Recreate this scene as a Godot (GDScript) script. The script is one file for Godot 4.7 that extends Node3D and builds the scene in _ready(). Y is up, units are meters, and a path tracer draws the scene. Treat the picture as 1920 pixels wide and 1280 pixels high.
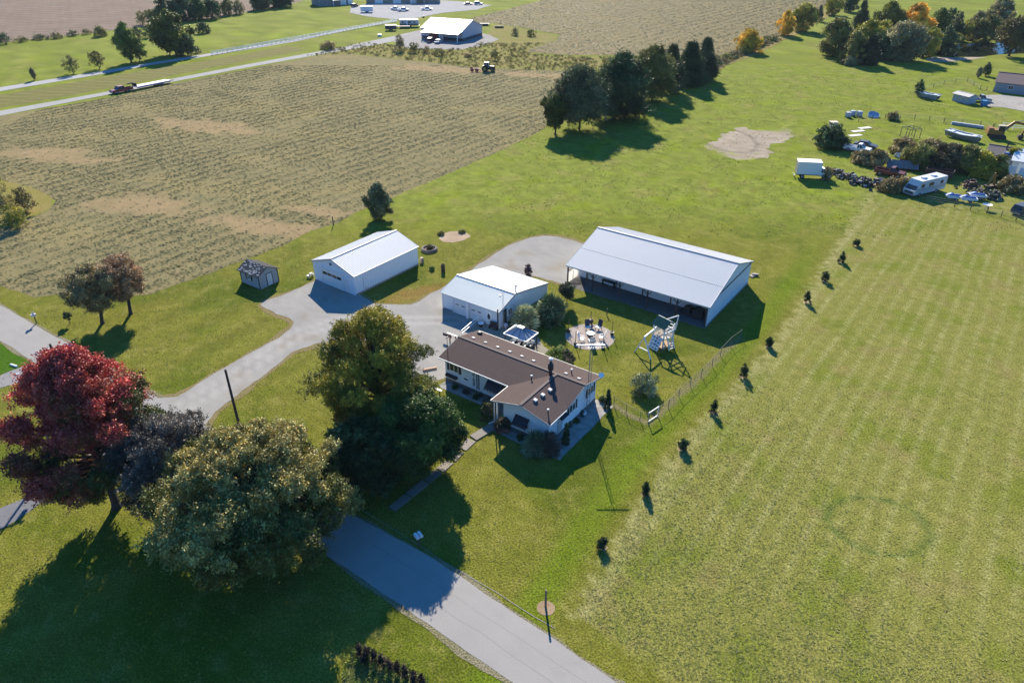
extends Node3D
# A farmstead seen from the air in early autumn. Units are metres; the house, garages and barn share one slanted lot grid.

var taken := {}
var mats := {}
var noise_a := FastNoiseLite.new()
var noise_b := FastNoiseLite.new()
var noise_c := FastNoiseLite.new()
var rng := RandomNumberGenerator.new()
const SIDE := ["leftmost", "second", "third", "fourth", "fifth", "sixth", "seventh", "eighth", "ninth", "tenth", "eleventh", "twelfth", "thirteenth", "fourteenth"]
const ORD := ["first", "second", "third", "fourth", "fifth", "sixth", "seventh", "eighth", "ninth", "tenth", "eleventh", "twelfth", "thirteenth", "fourteenth"]

# ---------------------------------------------------------------- mesh helpers
class MB:
	var st := SurfaceTool.new()
	var x := Transform3D()
	func _init() -> void:
		st.begin(Mesh.PRIMITIVE_TRIANGLES)
		st.set_smooth_group(-1)
	func tri(a: Vector3, b: Vector3, c: Vector3) -> MB:
		st.add_vertex(x * a)
		st.add_vertex(x * b)
		st.add_vertex(x * c)
		return self
	func quad(a: Vector3, b: Vector3, c: Vector3, d: Vector3) -> MB:
		tri(a, b, c)
		return tri(a, c, d)
	func box(c: Vector3, s: Vector3, b := Basis()) -> MB:
		var h := s / 2
		var p := []
		for i in 8:
			p.append(c + b * Vector3(h.x if i & 1 else -h.x, h.y if i & 2 else -h.y, h.z if i & 4 else -h.z))
		for q in [[0, 2, 3, 1], [4, 5, 7, 6], [0, 1, 5, 4], [2, 6, 7, 3], [0, 4, 6, 2], [1, 3, 7, 5]]:
			quad(p[q[3]], p[q[2]], p[q[1]], p[q[0]])
		return self
	func span(x0: float, x1: float, y0: float, y1: float, z0: float, z1: float) -> MB:
		return box(Vector3(x0 + x1, y0 + y1, z0 + z1) / 2, Vector3(x1 - x0, y1 - y0, z1 - z0))
	func bar(a: Vector3, b: Vector3, w: float, h := -1.0) -> MB:
		var d := b - a
		var f := d.normalized()
		var s := f.cross(Vector3.UP if absf(f.y) < 0.98 else Vector3.RIGHT).normalized()
		return box((a + b) / 2, Vector3(d.length(), h if h > 0 else w, w), Basis(f, s.cross(f), s))
	func tube(pts: Array, r: Array, n := 6, cap := true) -> MB:
		var rings := []
		for i in pts.size():
			var d: Vector3 = (pts[mini(i + 1, pts.size() - 1)] - pts[maxi(i - 1, 0)]).normalized()
			var s := d.cross(Vector3.UP if absf(d.y) < 0.95 else Vector3.RIGHT).normalized()
			var t := d.cross(s)
			var ring := []
			for k in n:
				ring.append(pts[i] + (s * cos(TAU * k / n) + t * sin(TAU * k / n)) * r[i])
			rings.append(ring)
		for i in pts.size() - 1:
			for k in n:
				quad(rings[i][k], rings[i + 1][k], rings[i + 1][(k + 1) % n], rings[i][(k + 1) % n])
		if cap:
			for k in n - 2:
				tri(rings[-1][0], rings[-1][k + 2], rings[-1][k + 1])
				tri(rings[0][0], rings[0][k + 1], rings[0][k + 2])
		return self
	func lathe(prof: Array, c := Vector3.ZERO, n := 14) -> MB:   # prof: Vector2(radius, height)
		for i in prof.size() - 1:
			for k in n:
				var a := TAU * k / n
				var b := TAU * (k + 1) / n
				quad(c + Vector3(cos(a) * prof[i].x, prof[i].y, sin(a) * prof[i].x), c + Vector3(cos(a) * prof[i + 1].x, prof[i + 1].y, sin(a) * prof[i + 1].x),
					c + Vector3(cos(b) * prof[i + 1].x, prof[i + 1].y, sin(b) * prof[i + 1].x), c + Vector3(cos(b) * prof[i].x, prof[i].y, sin(b) * prof[i].x))
		return self
	func prism(poly: Array, z0: float, z1: float, in1 := 0.0) -> MB:   # an outline in x and y, from z0 to z1
		var p := PackedVector2Array(poly)
		if Geometry2D.is_polygon_clockwise(p):
			p.reverse()
		for i in p.size():
			var a := p[i]
			var b := p[(i + 1) % p.size()]
			quad(Vector3(a.x, a.y, z0), Vector3(a.x, a.y, z1), Vector3(b.x, b.y, z1), Vector3(b.x, b.y, z0))
		var t := Geometry2D.triangulate_polygon(p)
		for i in range(0, t.size(), 3):
			tri(Vector3(p[t[i]].x, p[t[i]].y, z1), Vector3(p[t[i + 2]].x, p[t[i + 2]].y, z1), Vector3(p[t[i + 1]].x, p[t[i + 1]].y, z1))
			tri(Vector3(p[t[i]].x, p[t[i]].y, z0), Vector3(p[t[i + 1]].x, p[t[i + 1]].y, z0), Vector3(p[t[i + 2]].x, p[t[i + 2]].y, z0))
		return self
	func slab(a: Vector3, b: Vector3, c: Vector3, d: Vector3, t: float) -> MB:   # a sheet of thickness t under a-b-c-d
		var n := (b - a).cross(d - a).normalized()
		if n.y < 0:
			n = -n
		var o := -n * t
		quad(a, b, c, d)
		quad(a + o, d + o, c + o, b + o)
		for e in [[a, b], [b, c], [c, d], [d, a]]:
			quad(e[0], e[0] + o, e[1] + o, e[1])
		return self
	func ribs(a: Vector3, b: Vector3, c: Vector3, d: Vector3, step: float, w: float, h: float) -> MB:   # standing ribs from edge a-b to edge d-c
		var n := (b - a).cross(d - a).normalized()
		if n.y < -0.01:
			n = -n
		var k := int((b - a).length() / step)
		for i in range(0, k + 1):
			var t := (i + 0.02) / (k + 0.04)
			var p := a.lerp(b, t)
			var q := d.lerp(c, t)
			var s := (b - a).normalized() * w / 2
			quad(p - s, p + n * h - s * 0.4, q + n * h - s * 0.4, q - s)
			quad(p + n * h - s * 0.4, p + n * h + s * 0.4, q + n * h + s * 0.4, q + n * h - s * 0.4)
			quad(p + n * h + s * 0.4, p + s, q + s, q + n * h + s * 0.4)
		return self
	func wheel(c: Vector3, r: float, w: float, n := 12) -> MB:   # a drum on an axle along z
		var p := []
		for k in n:
			p.append(Vector2(c.x + cos(TAU * k / n) * r, c.y + sin(TAU * k / n) * r))
		return prism(p, c.z - w / 2, c.z + w / 2)
	func mesh(m: Material) -> ArrayMesh:
		st.generate_normals()
		var r := st.commit()
		r.surface_set_material(0, m)
		return r

func numbered(n: String) -> String:
	taken[n] = taken.get(n, -1) + 1
	return n if taken[n] == 0 else "%s_%03d" % [n, taken[n]]

func thing(nm: String, label: String, cat: String, at := Vector3.ZERO, yaw := 0.0, group := "") -> Node3D:
	var o := Node3D.new()
	o.name = numbered(nm)
	add_child(o)
	o.position = at
	o.rotation.y = yaw
	return tag(o, label, cat, group)

func tag(o: Node3D, label: String, cat: String, group := "") -> Node3D:
	o.set_meta("label", label)
	o.set_meta("category", cat)
	if group:
		o.set_meta("group", group)
	return o

func part(p: Node3D, nm: String, mb: MB, m: Material, label := "") -> MeshInstance3D:
	var o := MeshInstance3D.new()
	o.name = nm
	o.mesh = mb.mesh(m)
	p.add_child(o, true)
	if label:
		o.set_meta("label", label)
	return o

func again(p: Node3D, nm: String, me: Mesh, at: Vector3, yaw := 0.0) -> MeshInstance3D:
	var o := MeshInstance3D.new()
	o.name = nm
	o.mesh = me
	o.position = at
	o.rotation.y = yaw
	p.add_child(o, true)
	return o

func single(nm: String, mb: MB, m: Material, label: String, cat: String, at := Vector3.ZERO, yaw := 0.0, group := "") -> MeshInstance3D:
	var o := MeshInstance3D.new()
	o.name = numbered(nm)
	o.mesh = mb.mesh(m)
	add_child(o)
	o.position = at
	o.rotation.y = yaw
	tag(o, label, cat, group)
	return o

func dup(root: Node3D, at: Vector3, yaw: float, label: String) -> Node3D:
	var r: Node3D = root.duplicate()
	r.name = numbered(String(root.name).rstrip("0123456789").rstrip("_"))
	add_child(r)
	r.position = at
	r.rotation.y = yaw
	r.set_meta("label", label)
	return r

# ---------------------------------------------------------------- materials
func noise_tex(freq: float, lo: float, hi: float, oct := 5, size := 512, seed_ := 1, kind := FastNoiseLite.TYPE_SIMPLEX_SMOOTH) -> NoiseTexture2D:
	var n := FastNoiseLite.new()
	n.seed = seed_
	n.noise_type = kind
	n.frequency = freq
	n.fractal_octaves = oct
	n.fractal_gain = 0.62
	var g := Gradient.new()
	g.set_color(0, Color(lo, lo, lo))
	g.set_color(1, Color(hi, hi, hi))
	g.set_offset(0, 0.18)
	g.set_offset(1, 0.82)
	var t := NoiseTexture2D.new()
	t.width = size
	t.height = size
	t.seamless = true
	t.noise = n
	t.color_ramp = g
	return t

var tex := {}
func make_textures() -> void:
	tex.turf = noise_tex(0.06, 0.62, 1.0, 5, 1024, 3)
	tex.turf2 = noise_tex(0.06, 0.78, 1.0, 5, 1024, 8)
	tex.grit = noise_tex(0.2, 0.72, 1.0, 4, 512, 5)
	tex.wear = noise_tex(0.03, 0.66, 1.0, 6, 1024, 6)
	tex.streak = noise_tex(0.03, 0.8, 1.0, 5, 512, 9)

func mt(c: Color, rough := 0.7, metal := 0.0, t := "", scale := 1.0, bump := 0.0, spec := 0.5) -> StandardMaterial3D:
	var key := str(c, rough, metal, t, scale, bump, spec)
	if mats.has(key):
		return mats[key]
	var m := StandardMaterial3D.new()
	m.albedo_color = c.linear_to_srgb()
	m.roughness = rough
	m.metallic = metal
	m.metallic_specular = spec
	if t:
		m.albedo_texture = tex[t]
		m.uv1_triplanar = true
		m.uv1_world_triplanar = true
		m.uv1_scale = Vector3.ONE / scale
		if bump:
			m.heightmap_enabled = true
			m.heightmap_texture = tex[t]
			m.heightmap_scale = bump
	mats[key] = m
	return m

func soil(scale: float, scale2: float, bump: float, t := "turf") -> StandardMaterial3D:   # ground whose colour comes from the vertices
	var m := StandardMaterial3D.new()
	m.vertex_color_use_as_albedo = true
	m.roughness = 0.95
	m.metallic_specular = 0.12
	m.albedo_texture = tex[t]
	m.uv1_triplanar = true
	m.uv1_world_triplanar = true
	m.uv1_scale = Vector3.ONE / scale
	m.heightmap_enabled = true
	m.heightmap_texture = tex[t]
	m.heightmap_scale = bump
	m.detail_enabled = true
	m.detail_blend_mode = BaseMaterial3D.BLEND_MODE_MUL
	m.detail_albedo = tex.turf2
	m.detail_uv_layer = BaseMaterial3D.DETAIL_UV_2
	m.uv2_triplanar = true
	m.uv2_world_triplanar = true
	m.uv2_scale = Vector3.ONE / scale2
	return m

func leaf_mat(back: float) -> StandardMaterial3D:
	var m := StandardMaterial3D.new()
	m.vertex_color_use_as_albedo = true
	m.roughness = 0.55
	m.metallic_specular = 0.4
	m.backlight_enabled = true
	m.backlight = Color(back, back, back)
	return m

# ---------------------------------------------------------------- ground sheets
func nz(n: FastNoiseLite, x: float, z: float, s: float) -> float:   # 0..1
	return clampf(n.get_noise_2d(x / s, z / s) * 0.62 + 0.5, 0.0, 1.0)

func structure(nm: String, me: Mesh, y := 0.0) -> MeshInstance3D:
	var o := MeshInstance3D.new()
	o.name = numbered(nm)
	o.mesh = me
	o.position.y = y
	o.set_meta("kind", "structure")
	add_child(o)
	return o

func sheet_mesh(pos: PackedVector3Array, col: PackedColorArray, idx: PackedInt32Array, m: Material) -> ArrayMesh:
	var nrm := PackedVector3Array()
	nrm.resize(pos.size())
	nrm.fill(Vector3.UP)
	var arr := []
	arr.resize(Mesh.ARRAY_MAX)
	arr[Mesh.ARRAY_VERTEX] = pos
	arr[Mesh.ARRAY_NORMAL] = nrm
	for i in col.size():   # the grain textures average well under white
		col[i] = col[i] * 1.55
	arr[Mesh.ARRAY_COLOR] = col
	arr[Mesh.ARRAY_INDEX] = idx
	var me := ArrayMesh.new()
	me.add_surface_from_arrays(Mesh.PRIMITIVE_TRIANGLES, arr, [], {}, 0)
	me.surface_set_material(0, m)
	return me

func ragged(poly: PackedVector2Array, step: float, amp: float, sd: int) -> PackedVector2Array:
	var out := PackedVector2Array()
	for i in poly.size():
		var a := poly[i]
		var b := poly[(i + 1) % poly.size()]
		var n := maxi(1, int(a.distance_to(b) / step))
		var s := (b - a).normalized().orthogonal()
		for k in n:
			var p := a.lerp(b, float(k) / n)
			out.append(p + s * amp * (noise_a.get_noise_2d(p.x * 0.9 + sd * 31.0, p.y * 0.9) + 0.8 * noise_a.get_noise_2d(p.x * 4.0, p.y * 4.0 + sd * 17.0)))
	return out

func field(nm: String, poly0: PackedVector2Array, cell: float, y: float, colf: Callable, m: Material, step := 0.5, amp := 0.25) -> MeshInstance3D:
	var poly := ragged(poly0, step, amp, nm.length())
	var lo := poly[0]
	var hi := poly[0]
	for p in poly:
		lo = lo.min(p)
		hi = hi.max(p)
	lo -= Vector2.ONE * cell
	var nx := int((hi.x - lo.x) / cell) + 2
	var ny := int((hi.y - lo.y) / cell) + 2
	var edge := {}
	for i in poly.size():
		var a := poly[i]
		var b := poly[(i + 1) % poly.size()]
		var n := maxi(1, int(a.distance_to(b) / cell * 6.0))
		for k in n + 1:
			var p := a.lerp(b, float(k) / n)
			edge[int((p.x - lo.x) / cell) + int((p.y - lo.y) / cell) * nx] = true
	var pos := PackedVector3Array()
	var col := PackedColorArray()
	var idx := PackedInt32Array()
	var at := {}
	for j in ny:
		var row_in := false
		var fresh := true
		for i in nx:
			var c0 := lo + Vector2(i, j) * cell
			if edge.has(i + j * nx):
				fresh = true
				var sq := PackedVector2Array([c0, c0 + Vector2(cell, 0), c0 + Vector2(cell, cell), c0 + Vector2(0, cell)])
				for piece in Geometry2D.intersect_polygons(sq, poly):
					var t := Geometry2D.triangulate_polygon(piece)
					var base := pos.size()
					for p in piece:
						pos.append(Vector3(p.x, 0, p.y))
						col.append(colf.call(p.x, p.y))
					for k in t:
						idx.append(base + k)
				continue
			if fresh:
				row_in = Geometry2D.is_point_in_polygon(c0 + Vector2.ONE * cell / 2, poly)
				fresh = false
			if row_in:
				var q := []
				for d in [Vector2i(0, 0), Vector2i(1, 0), Vector2i(1, 1), Vector2i(0, 1)]:
					var key: int = i + d.x + (j + d.y) * (nx + 1)
					if not at.has(key):
						at[key] = pos.size()
						var w := lo + Vector2(i + d.x, j + d.y) * cell
						pos.append(Vector3(w.x, 0, w.y))
						col.append(colf.call(w.x, w.y))
					q.append(at[key])
				idx.append_array([q[0], q[1], q[2], q[0], q[2], q[3]])
	return structure(nm, sheet_mesh(pos, col, idx, m), y)

func speckled(a: Color, b: Color, s: float) -> Callable:
	return func(x: float, z: float) -> Color: return a.lerp(b, nz(noise_a, x, z, s) * 0.6 + nz(noise_b, x, z, s * 0.2) * 0.4)

# the edge between the lawn and the mown field on the right, as x for each z
var edge_line: PackedVector2Array
func edge_x(z: float) -> float:
	for i in edge_line.size() - 1:
		var a := edge_line[i]
		var b := edge_line[i + 1]
		if z <= a.y and z >= b.y:
			return lerpf(a.x, b.x, (z - a.y) / (b.y - a.y))
	return edge_line[0].x if z > edge_line[0].y else edge_line[-1].x

func along(p: Vector2, line: PackedVector2Array) -> float:
	var d := 1e9
	for i in line.size() - 1:
		d = minf(d, p.distance_to(Geometry2D.get_closest_point_to_segment(p, line[i], line[i + 1])))
	return d

var fence_run: PackedVector2Array
func verge_d(x: float, z: float) -> float:   # how far beyond the mown verge of the road
	var a := Vector2(4.47, -35.64)
	var d := (Vector2(12.41, -29.17) - a).normalized()
	return (x - a.x) * d.y - (z - a.y) * d.x
func turf(x: float, z: float) -> Color:
	var big := nz(noise_a, x, z, 0.9)
	var mid := nz(noise_b, x, z, 0.22)
	var fine := nz(noise_c, x, z, 0.07)
	# mown lawn
	var c := Color(0.14, 0.153, 0.02).lerp(Color(0.2, 0.192, 0.036), mid * 0.6 + fine * 0.4)
	c = c.lerp(Color(0.09, 0.125, 0.011), smoothstep(0.52, 0.75, big) * 0.7)
	var lane := sin((x * 0.815 + z * 0.579) * 1.15 + big * 1.5) * sin((x * 0.579 - z * 0.815) * 0.16 + 1.0)
	c = c * (1.0 + 0.09 * lane)
	c = c.lerp(Color(0.22, 0.205, 0.055), smoothstep(0.55, 0.8, mid * 0.5 + fine * 0.5) * 0.55)
	# the far meadow is brighter and coarser
	var far := smoothstep(-100.0, -128.0, z)
	var mead := Color(0.15, 0.205, 0.022).lerp(Color(0.225, 0.242, 0.045), mid * 0.6 + fine * 0.4)
	mead = mead.lerp(Color(0.19, 0.245, 0.012), smoothstep(0.56, 0.78, nz(noise_b, x + 300.0, z, 0.55)) * 0.6)
	mead = mead.lerp(Color(0.25, 0.225, 0.07), smoothstep(0.6, 0.85, nz(noise_a, x - 90.0, z + 40.0, 0.5)) * 0.5)
	mead = mead * (0.78 + 0.44 * nz(noise_c, x + 40.0, z, 0.22)) * (0.84 + 0.32 * nz(noise_b, x, z + 60.0, 0.12))
	var swath := sin((x * 0.84 + z * 0.54) * 1.3 + big * 3.0)
	mead = mead.lerp(Color(0.25, 0.26, 0.075), smoothstep(0.8, 1.0, swath) * 0.35 * nz(noise_b, x, z, 0.4))
	c = c.lerp(mead, far)
	# the mown field with its pale windrow lines
	var inside := smoothstep(-0.8, 0.8, minf(x - edge_x(z), verge_d(x, z)) + (fine - 0.5) * 2.4)
	if inside > 0.0 and z > -160.0:
		var bendy := smoothstep(8.0, 40.0, x - edge_x(z)) * 0.06
		var t := x * (0.80 - bendy) + z * (0.60 - bendy * 1.2) + (big - 0.5) * 0.5 + (fine - 0.5) * 0.12
		var saw := absf(fposmod(t / 1.9, 1.0) - 0.5) * 2.0
		var f := Color(0.185, 0.196, 0.042).lerp(Color(0.238, 0.226, 0.06), mid * 0.4 + fine * 0.6)
		f = f.lerp(Color(0.15, 0.182, 0.022), smoothstep(0.5, 0.8, nz(noise_b, x + 70.0, z, 0.5)) * 0.7)
		f = f.lerp(Color(0.42, 0.4, 0.2), smoothstep(0.7, 0.96, saw) * (0.25 + 0.75 * fine) * smoothstep(-30.0, -50.0, z - (x - 12.0) * 0.3) * (0.35 + 0.65 * big) * (0.7 + 0.3 * sin(t * 1.7)))
		f = f.lerp(Color(0.25, 0.195, 0.08), smoothstep(0.66, 0.85, nz(noise_a, x + 11.0, z - 140.0, 0.35)) * 0.4)
		var ring := absf(Vector2((x - 31.9) / 4.2, (z + 44.8) / 3.4).length() - 1.0)
		f = f.lerp(Color(0.09, 0.14, 0.035), smoothstep(0.2, 0.04, ring + fine * 0.12) * 0.75)
		f = f.lerp(Color(0.34, 0.31, 0.14), smoothstep(2.2, 0.3, absf(x - edge_x(z) - 0.7)) * (0.15 + 0.5 * fine))
		c = c.lerp(f, inside * smoothstep(-158.0, -112.0, z))
	# a greener strip along the fence, and by the road
	var k := smoothstep(2.6, 0.6, absf(x - edge_x(z) + 3.2)) * smoothstep(-112.0, -92.0, z)
	c = c.lerp(Color(0.115, 0.18, 0.008), k * (0.4 + 0.4 * mid))
	if z > -100.0 and z < -40.0:
		var fd := along(Vector2(x, z), fence_run)
		if fd < 1.2:
			c = c.lerp(Color(0.24, 0.2, 0.12), smoothstep(0.55, 0.1, fd + (fine - 0.5) * 0.5) * 0.75)
	# worn earth beside the long garage
	var worn := Vector2((x + 13.2) * 0.6 + (z + 88.5) * 0.8, (x + 13.2) * 0.8 - (z + 88.5) * 0.6)
	c = c.lerp(Color(0.25, 0.15, 0.05), smoothstep(1.25, 0.3, Vector2(worn.x / 2.2, worn.y / 5.5).length() + (mid - 0.5) * 0.7) * 0.75)
	return c * (0.86 + 0.3 * fine)

func ground() -> void:
	var pos := PackedVector3Array()
	var col := PackedColorArray()
	var idx := PackedInt32Array()
	for r in [[-75, 81, -138, -21, 0.4], [-75, 141, -258, -138, 1.0], [81, 141, -138, -21, 1.5], [-195, -75, -258, -21, 3.0], [141, 201, -258, -21, 3.0], [-495, 501, -654, -258, 6.0], [-495, -195, -258, -21, 12.0], [201, 501, -258, -21, 12.0],
			[-495, 501, -21, 279, 50.0], [-2995, 3005, -3154, -654, 250.0], [-2995, -495, -654, 346, 250.0], [501, 3001, -654, 346, 250.0]]:
		var nx := int(round((r[1] - r[0]) / r[4]))
		var ny := int(round((r[3] - r[2]) / r[4]))
		var base := pos.size()
		for j in ny + 1:
			for i in nx + 1:
				var px: float = lerpf(r[0], r[1], float(i) / nx)
				var pz: float = lerpf(r[2], r[3], float(j) / ny)
				pos.append(Vector3(px, 0, pz))
				col.append(turf(px, pz))
		for j in ny:
			for i in nx:
				var a: int = base + i + j * (nx + 1)
				idx.append_array([a, a + 1, a + nx + 2, a, a + nx + 2, a + nx + 1])
	structure("ground", sheet_mesh(pos, col, idx, soil(14.0, 4.3, 5.0)))

# ---------------------------------------------------------------- plants
var clumps := {}
var leafy: StandardMaterial3D
var thin_leaf: StandardMaterial3D
var bark: StandardMaterial3D

func clump(kind: String) -> ArrayMesh:
	if clumps.has(kind):
		return clumps[kind]
	var o: Array = {"leaf": [16, 0.42, 0.30, 0.7], "fine": [16, 0.34, 0.2, 0.6], "needle": [18, 0.5, 0.5, 0.16], "far": [16, 0.8, 0.52, 0.7], "farneedle": [18, 0.8, 0.85, 0.2], "tiny": [12, 0.16, 0.12, 0.6], "blade": [14, 0.5, 0.9, 0.09], "weed": [10, 0.3, 0.5, 0.14]}[kind]
	var st := SurfaceTool.new()
	st.begin(Mesh.PRIMITIVE_TRIANGLES)
	st.set_smooth_group(-1)
	rng.seed = 77 + kind.hash() % 1000
	for i in o[0]:
		var d := Vector3(rng.randfn(), rng.randfn(), rng.randfn()).normalized()
		var p: Vector3 = d * o[1] * pow(rng.randf(), 0.45)
		var nrm := (d + Vector3(rng.randfn(), rng.randfn() + 0.7, rng.randfn()) * 0.6).normalized()
		var a := nrm.cross(Vector3(rng.randfn(), rng.randfn(), rng.randfn())).normalized()
		if kind in ["needle", "farneedle"]:
			a = (d + Vector3(rng.randfn(), rng.randfn() + 0.4, rng.randfn()) * 0.35).normalized()
		elif kind in ["blade", "weed"]:
			a = (Vector3.UP * 1.3 + d).normalized()
			p = Vector3(d.x, 0.0, d.z) * o[1] * 0.4 + a * o[2] * 0.5
		var s := a.cross(nrm).normalized()
		nrm = s.cross(a)
		var ln: float = o[2] * rng.randf_range(0.7, 1.25)
		var w: float = ln * o[3] * 0.5
		var tip := p + a * ln * 0.5 - nrm * ln * 0.12
		var butt := p - a * ln * 0.5
		var m1 := p + s * w + nrm * ln * 0.05
		var m2 := p - s * w + nrm * ln * 0.05
		for v in [butt, m1, tip, butt, tip, m2]:
			st.add_vertex(v)
	st.generate_normals()
	var me := st.commit()
	me.surface_set_material(0, leafy if not kind in ["needle", "farneedle", "blade"] else thin_leaf)
	clumps[kind] = me
	return me

func scatter(p: Node, nm: String, me: Mesh, xs: Array, cs: Array) -> MultiMeshInstance3D:
	var mm := MultiMesh.new()
	mm.transform_format = MultiMesh.TRANSFORM_3D
	mm.use_colors = true
	mm.mesh = me
	mm.instance_count = xs.size()
	for i in xs.size():
		mm.set_instance_transform(i, xs[i])
		mm.set_instance_color(i, cs[i])
	var o := MultiMeshInstance3D.new()
	o.name = nm
	o.multimesh = mm
	o.set_meta("kind", "stuff")
	p.add_child(o, true)
	return o

func envelope(shape: String, t: float) -> float:
	match shape:
		"cone": return pow(1.0 - t, 0.75) * (0.55 + 0.45 * smoothstep(0.0, 0.12, t))
		"column": return pow(maxf(0.0, 1.0 - pow(absf(t - 0.42) / 0.58, 3.0)), 0.6)
		"egg": return pow(maxf(0.0, sin(PI * pow(t, 0.75))), 0.65)
		"vase": return pow(maxf(0.0, sin(PI * pow(t, 1.25))), 0.6)
		"dome": return sqrt(maxf(0.0, 1.0 - t * t)) * (0.86 + 0.14 * smoothstep(0.0, 0.2, t))
	return pow(maxf(0.0, 1.0 - pow(absf(2.0 * t - 1.0), 2.3)), 0.55)

# o: base (share of the height that is bare), shape, pal (leaf colours), n (clumps), kind (of clump), lobes, size, top / top_amt / top_from (another leaf colour, or a painted sunlit tone, high up)
func tree(nm: String, label: String, cat: String, at: Vector3, h: float, r: float, o: Dictionary, group := "") -> Node3D:
	var root := thing(nm, label, cat, at, 0.0, group)
	rng.seed = absi(int(at.x * 131.0) * 7919 + int(at.z * 57.0)) + 5
	var base: float = o.get("base", 0.2)
	var shape: String = o.get("shape", "round")
	var pal: Array = o.pal
	var lobes: int = o.get("lobes", 26)
	var n: int = o.n
	var k: float = o.get("size", 1.0)
	var centres := []
	var radii := []
	var y0 := base * h
	for i in lobes:
		var t := (i + rng.randf()) / lobes
		t = pow(t, o.get("even", 0.85))
		var e := envelope(shape, t)
		var lr = r * rng.randf_range(0.2, 0.42) * (0.5 + 0.5 * e) * o.get("lump", 1.0)
		var ang := i * 2.4 + rng.randf() * 0.9
		if i > 6 and rng.randf() < o.get("gaps", 0.12):
			continue
		e *= 1.0 + 0.3 * noise_a.get_noise_3d(cos(ang) * 14.0 + at.x * 9.0, t * 26.0, sin(ang) * 14.0 + at.z * 9.0)
		var d := maxf(0.0, e * r - lr * 0.8) * (rng.randf_range(0.86, 1.12) if rng.randf() < 0.7 else rng.randf_range(0.3, 0.86))
		var y := y0 + t * (h - y0)
		y = clampf(y, y0 + lr * 0.5, h - lr * 0.75) + rng.randfn() * lr * 0.12
		centres.append(Vector3(cos(ang) * d, y, sin(ang) * d))
		radii.append(lr)
	centres.append(Vector3(0, lerpf(y0, h, 0.5), 0))
	radii.append(r * 0.5)
	# trunk and limbs
	var mb := MB.new()
	var tr: float = o.get("trunk", clampf(h * 0.022, 0.04, 0.4))
	var bend := Vector3(rng.randfn(), 0, rng.randfn()) * 0.02 * h
	var tip := Vector3(bend.x * 1.5, lerpf(y0, h, 0.7), bend.z * 1.5)
	var fork := Vector3(bend.x, lerpf(y0, h, 0.15), bend.z)
	mb.tube([Vector3(0, -0.1, 0), Vector3(0, 0.25 + tr * 0.5, 0), fork, tip], [tr * 1.5, tr * 1.05, tr * 0.85, tr * 0.25], 7)
	for i in lobes:
		if i < centres.size() and i % (1 if lobes < 18 else 2) == 0:
			var s := Vector3.ZERO.lerp(tip, clampf(0.18 + centres[i].y / h * 0.55, 0.15, 0.95))
			s.x = fork.x * s.y / maxf(fork.y, 0.1) if s.y < fork.y else s.x
			var mid: Vector3 = s.lerp(centres[i], 0.5) + Vector3(0, 0.1, 0) * centres[i].distance_to(s)
			mb.tube([s, mid, centres[i]], [tr * 0.42, tr * 0.26, tr * 0.09], 5, false)
	part(root, "trunk", mb, bark if not o.has("bark") else mt(o.bark, 0.9))
	# leaves
	var total := 0.0
	for q in radii:
		total += q * q
	var xs := []
	var cs := []
	var inner: float = o.get("inner", 0.45)
	for i in centres.size():
		var m := int(n * radii[i] * radii[i] / total)
		var tint := rng.randf()
		for j in m:
			var far_out := 1.6 if rng.randf() < 0.22 else 1.08
			var d := Vector3(rng.randfn(), rng.randfn() * 0.9 + 0.25, rng.randfn()).normalized()
			var p: Vector3 = centres[i] + d * radii[i] * lerpf(inner, far_out, pow(rng.randf(), 0.55)) * Vector3(1.1, 0.92, 1.1)
			if p.y < 0.05:
				p.y = 0.05 + rng.randf() * 0.2
			var f := clampf(tint * 0.5 + rng.randf() * 0.5 + rng.randfn() * 0.08, 0.0, 0.999) * (pal.size() - 1)
			var c: Color = pal[int(f)].lerp(pal[int(f) + 1], f - int(f)) if pal.size() > 1 else pal[0]
			if o.has("top"):
				var w := smoothstep(o.top_from - 0.2, o.top_from + 0.22, p.y / h + (tint - 0.5) * 0.5 + rng.randfn() * 0.07 + o.get("top_x", 0.0) * p.x / r)
				c = c.lerp(o.top.lerp(o.get("top2", o.top), rng.randf()), w * o.get("top_amt", 1.0))
			c = c * rng.randf_range(0.65, 1.35) * (0.8 + 0.4 * tint) * o.get("bright", 1.0)
			c.a = 1.0
			var b := Basis.from_euler(Vector3(rng.randf() * TAU, rng.randf() * TAU, rng.randf() * TAU)) if not o.kind in ["needle", "farneedle", "blade", "weed"] else Basis(Quaternion(Vector3.UP, (d + Vector3(0, 0.5, 0)).normalized())) * Basis(Vector3.UP, rng.randf() * TAU)
			xs.append(Transform3D(b.scaled(Vector3.ONE * k * rng.randf_range(0.75, 1.3)), p))
			cs.append(c)
	scatter(root, o.get("leaves", "crown"), clump(o.kind), xs, cs)
	return root

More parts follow.
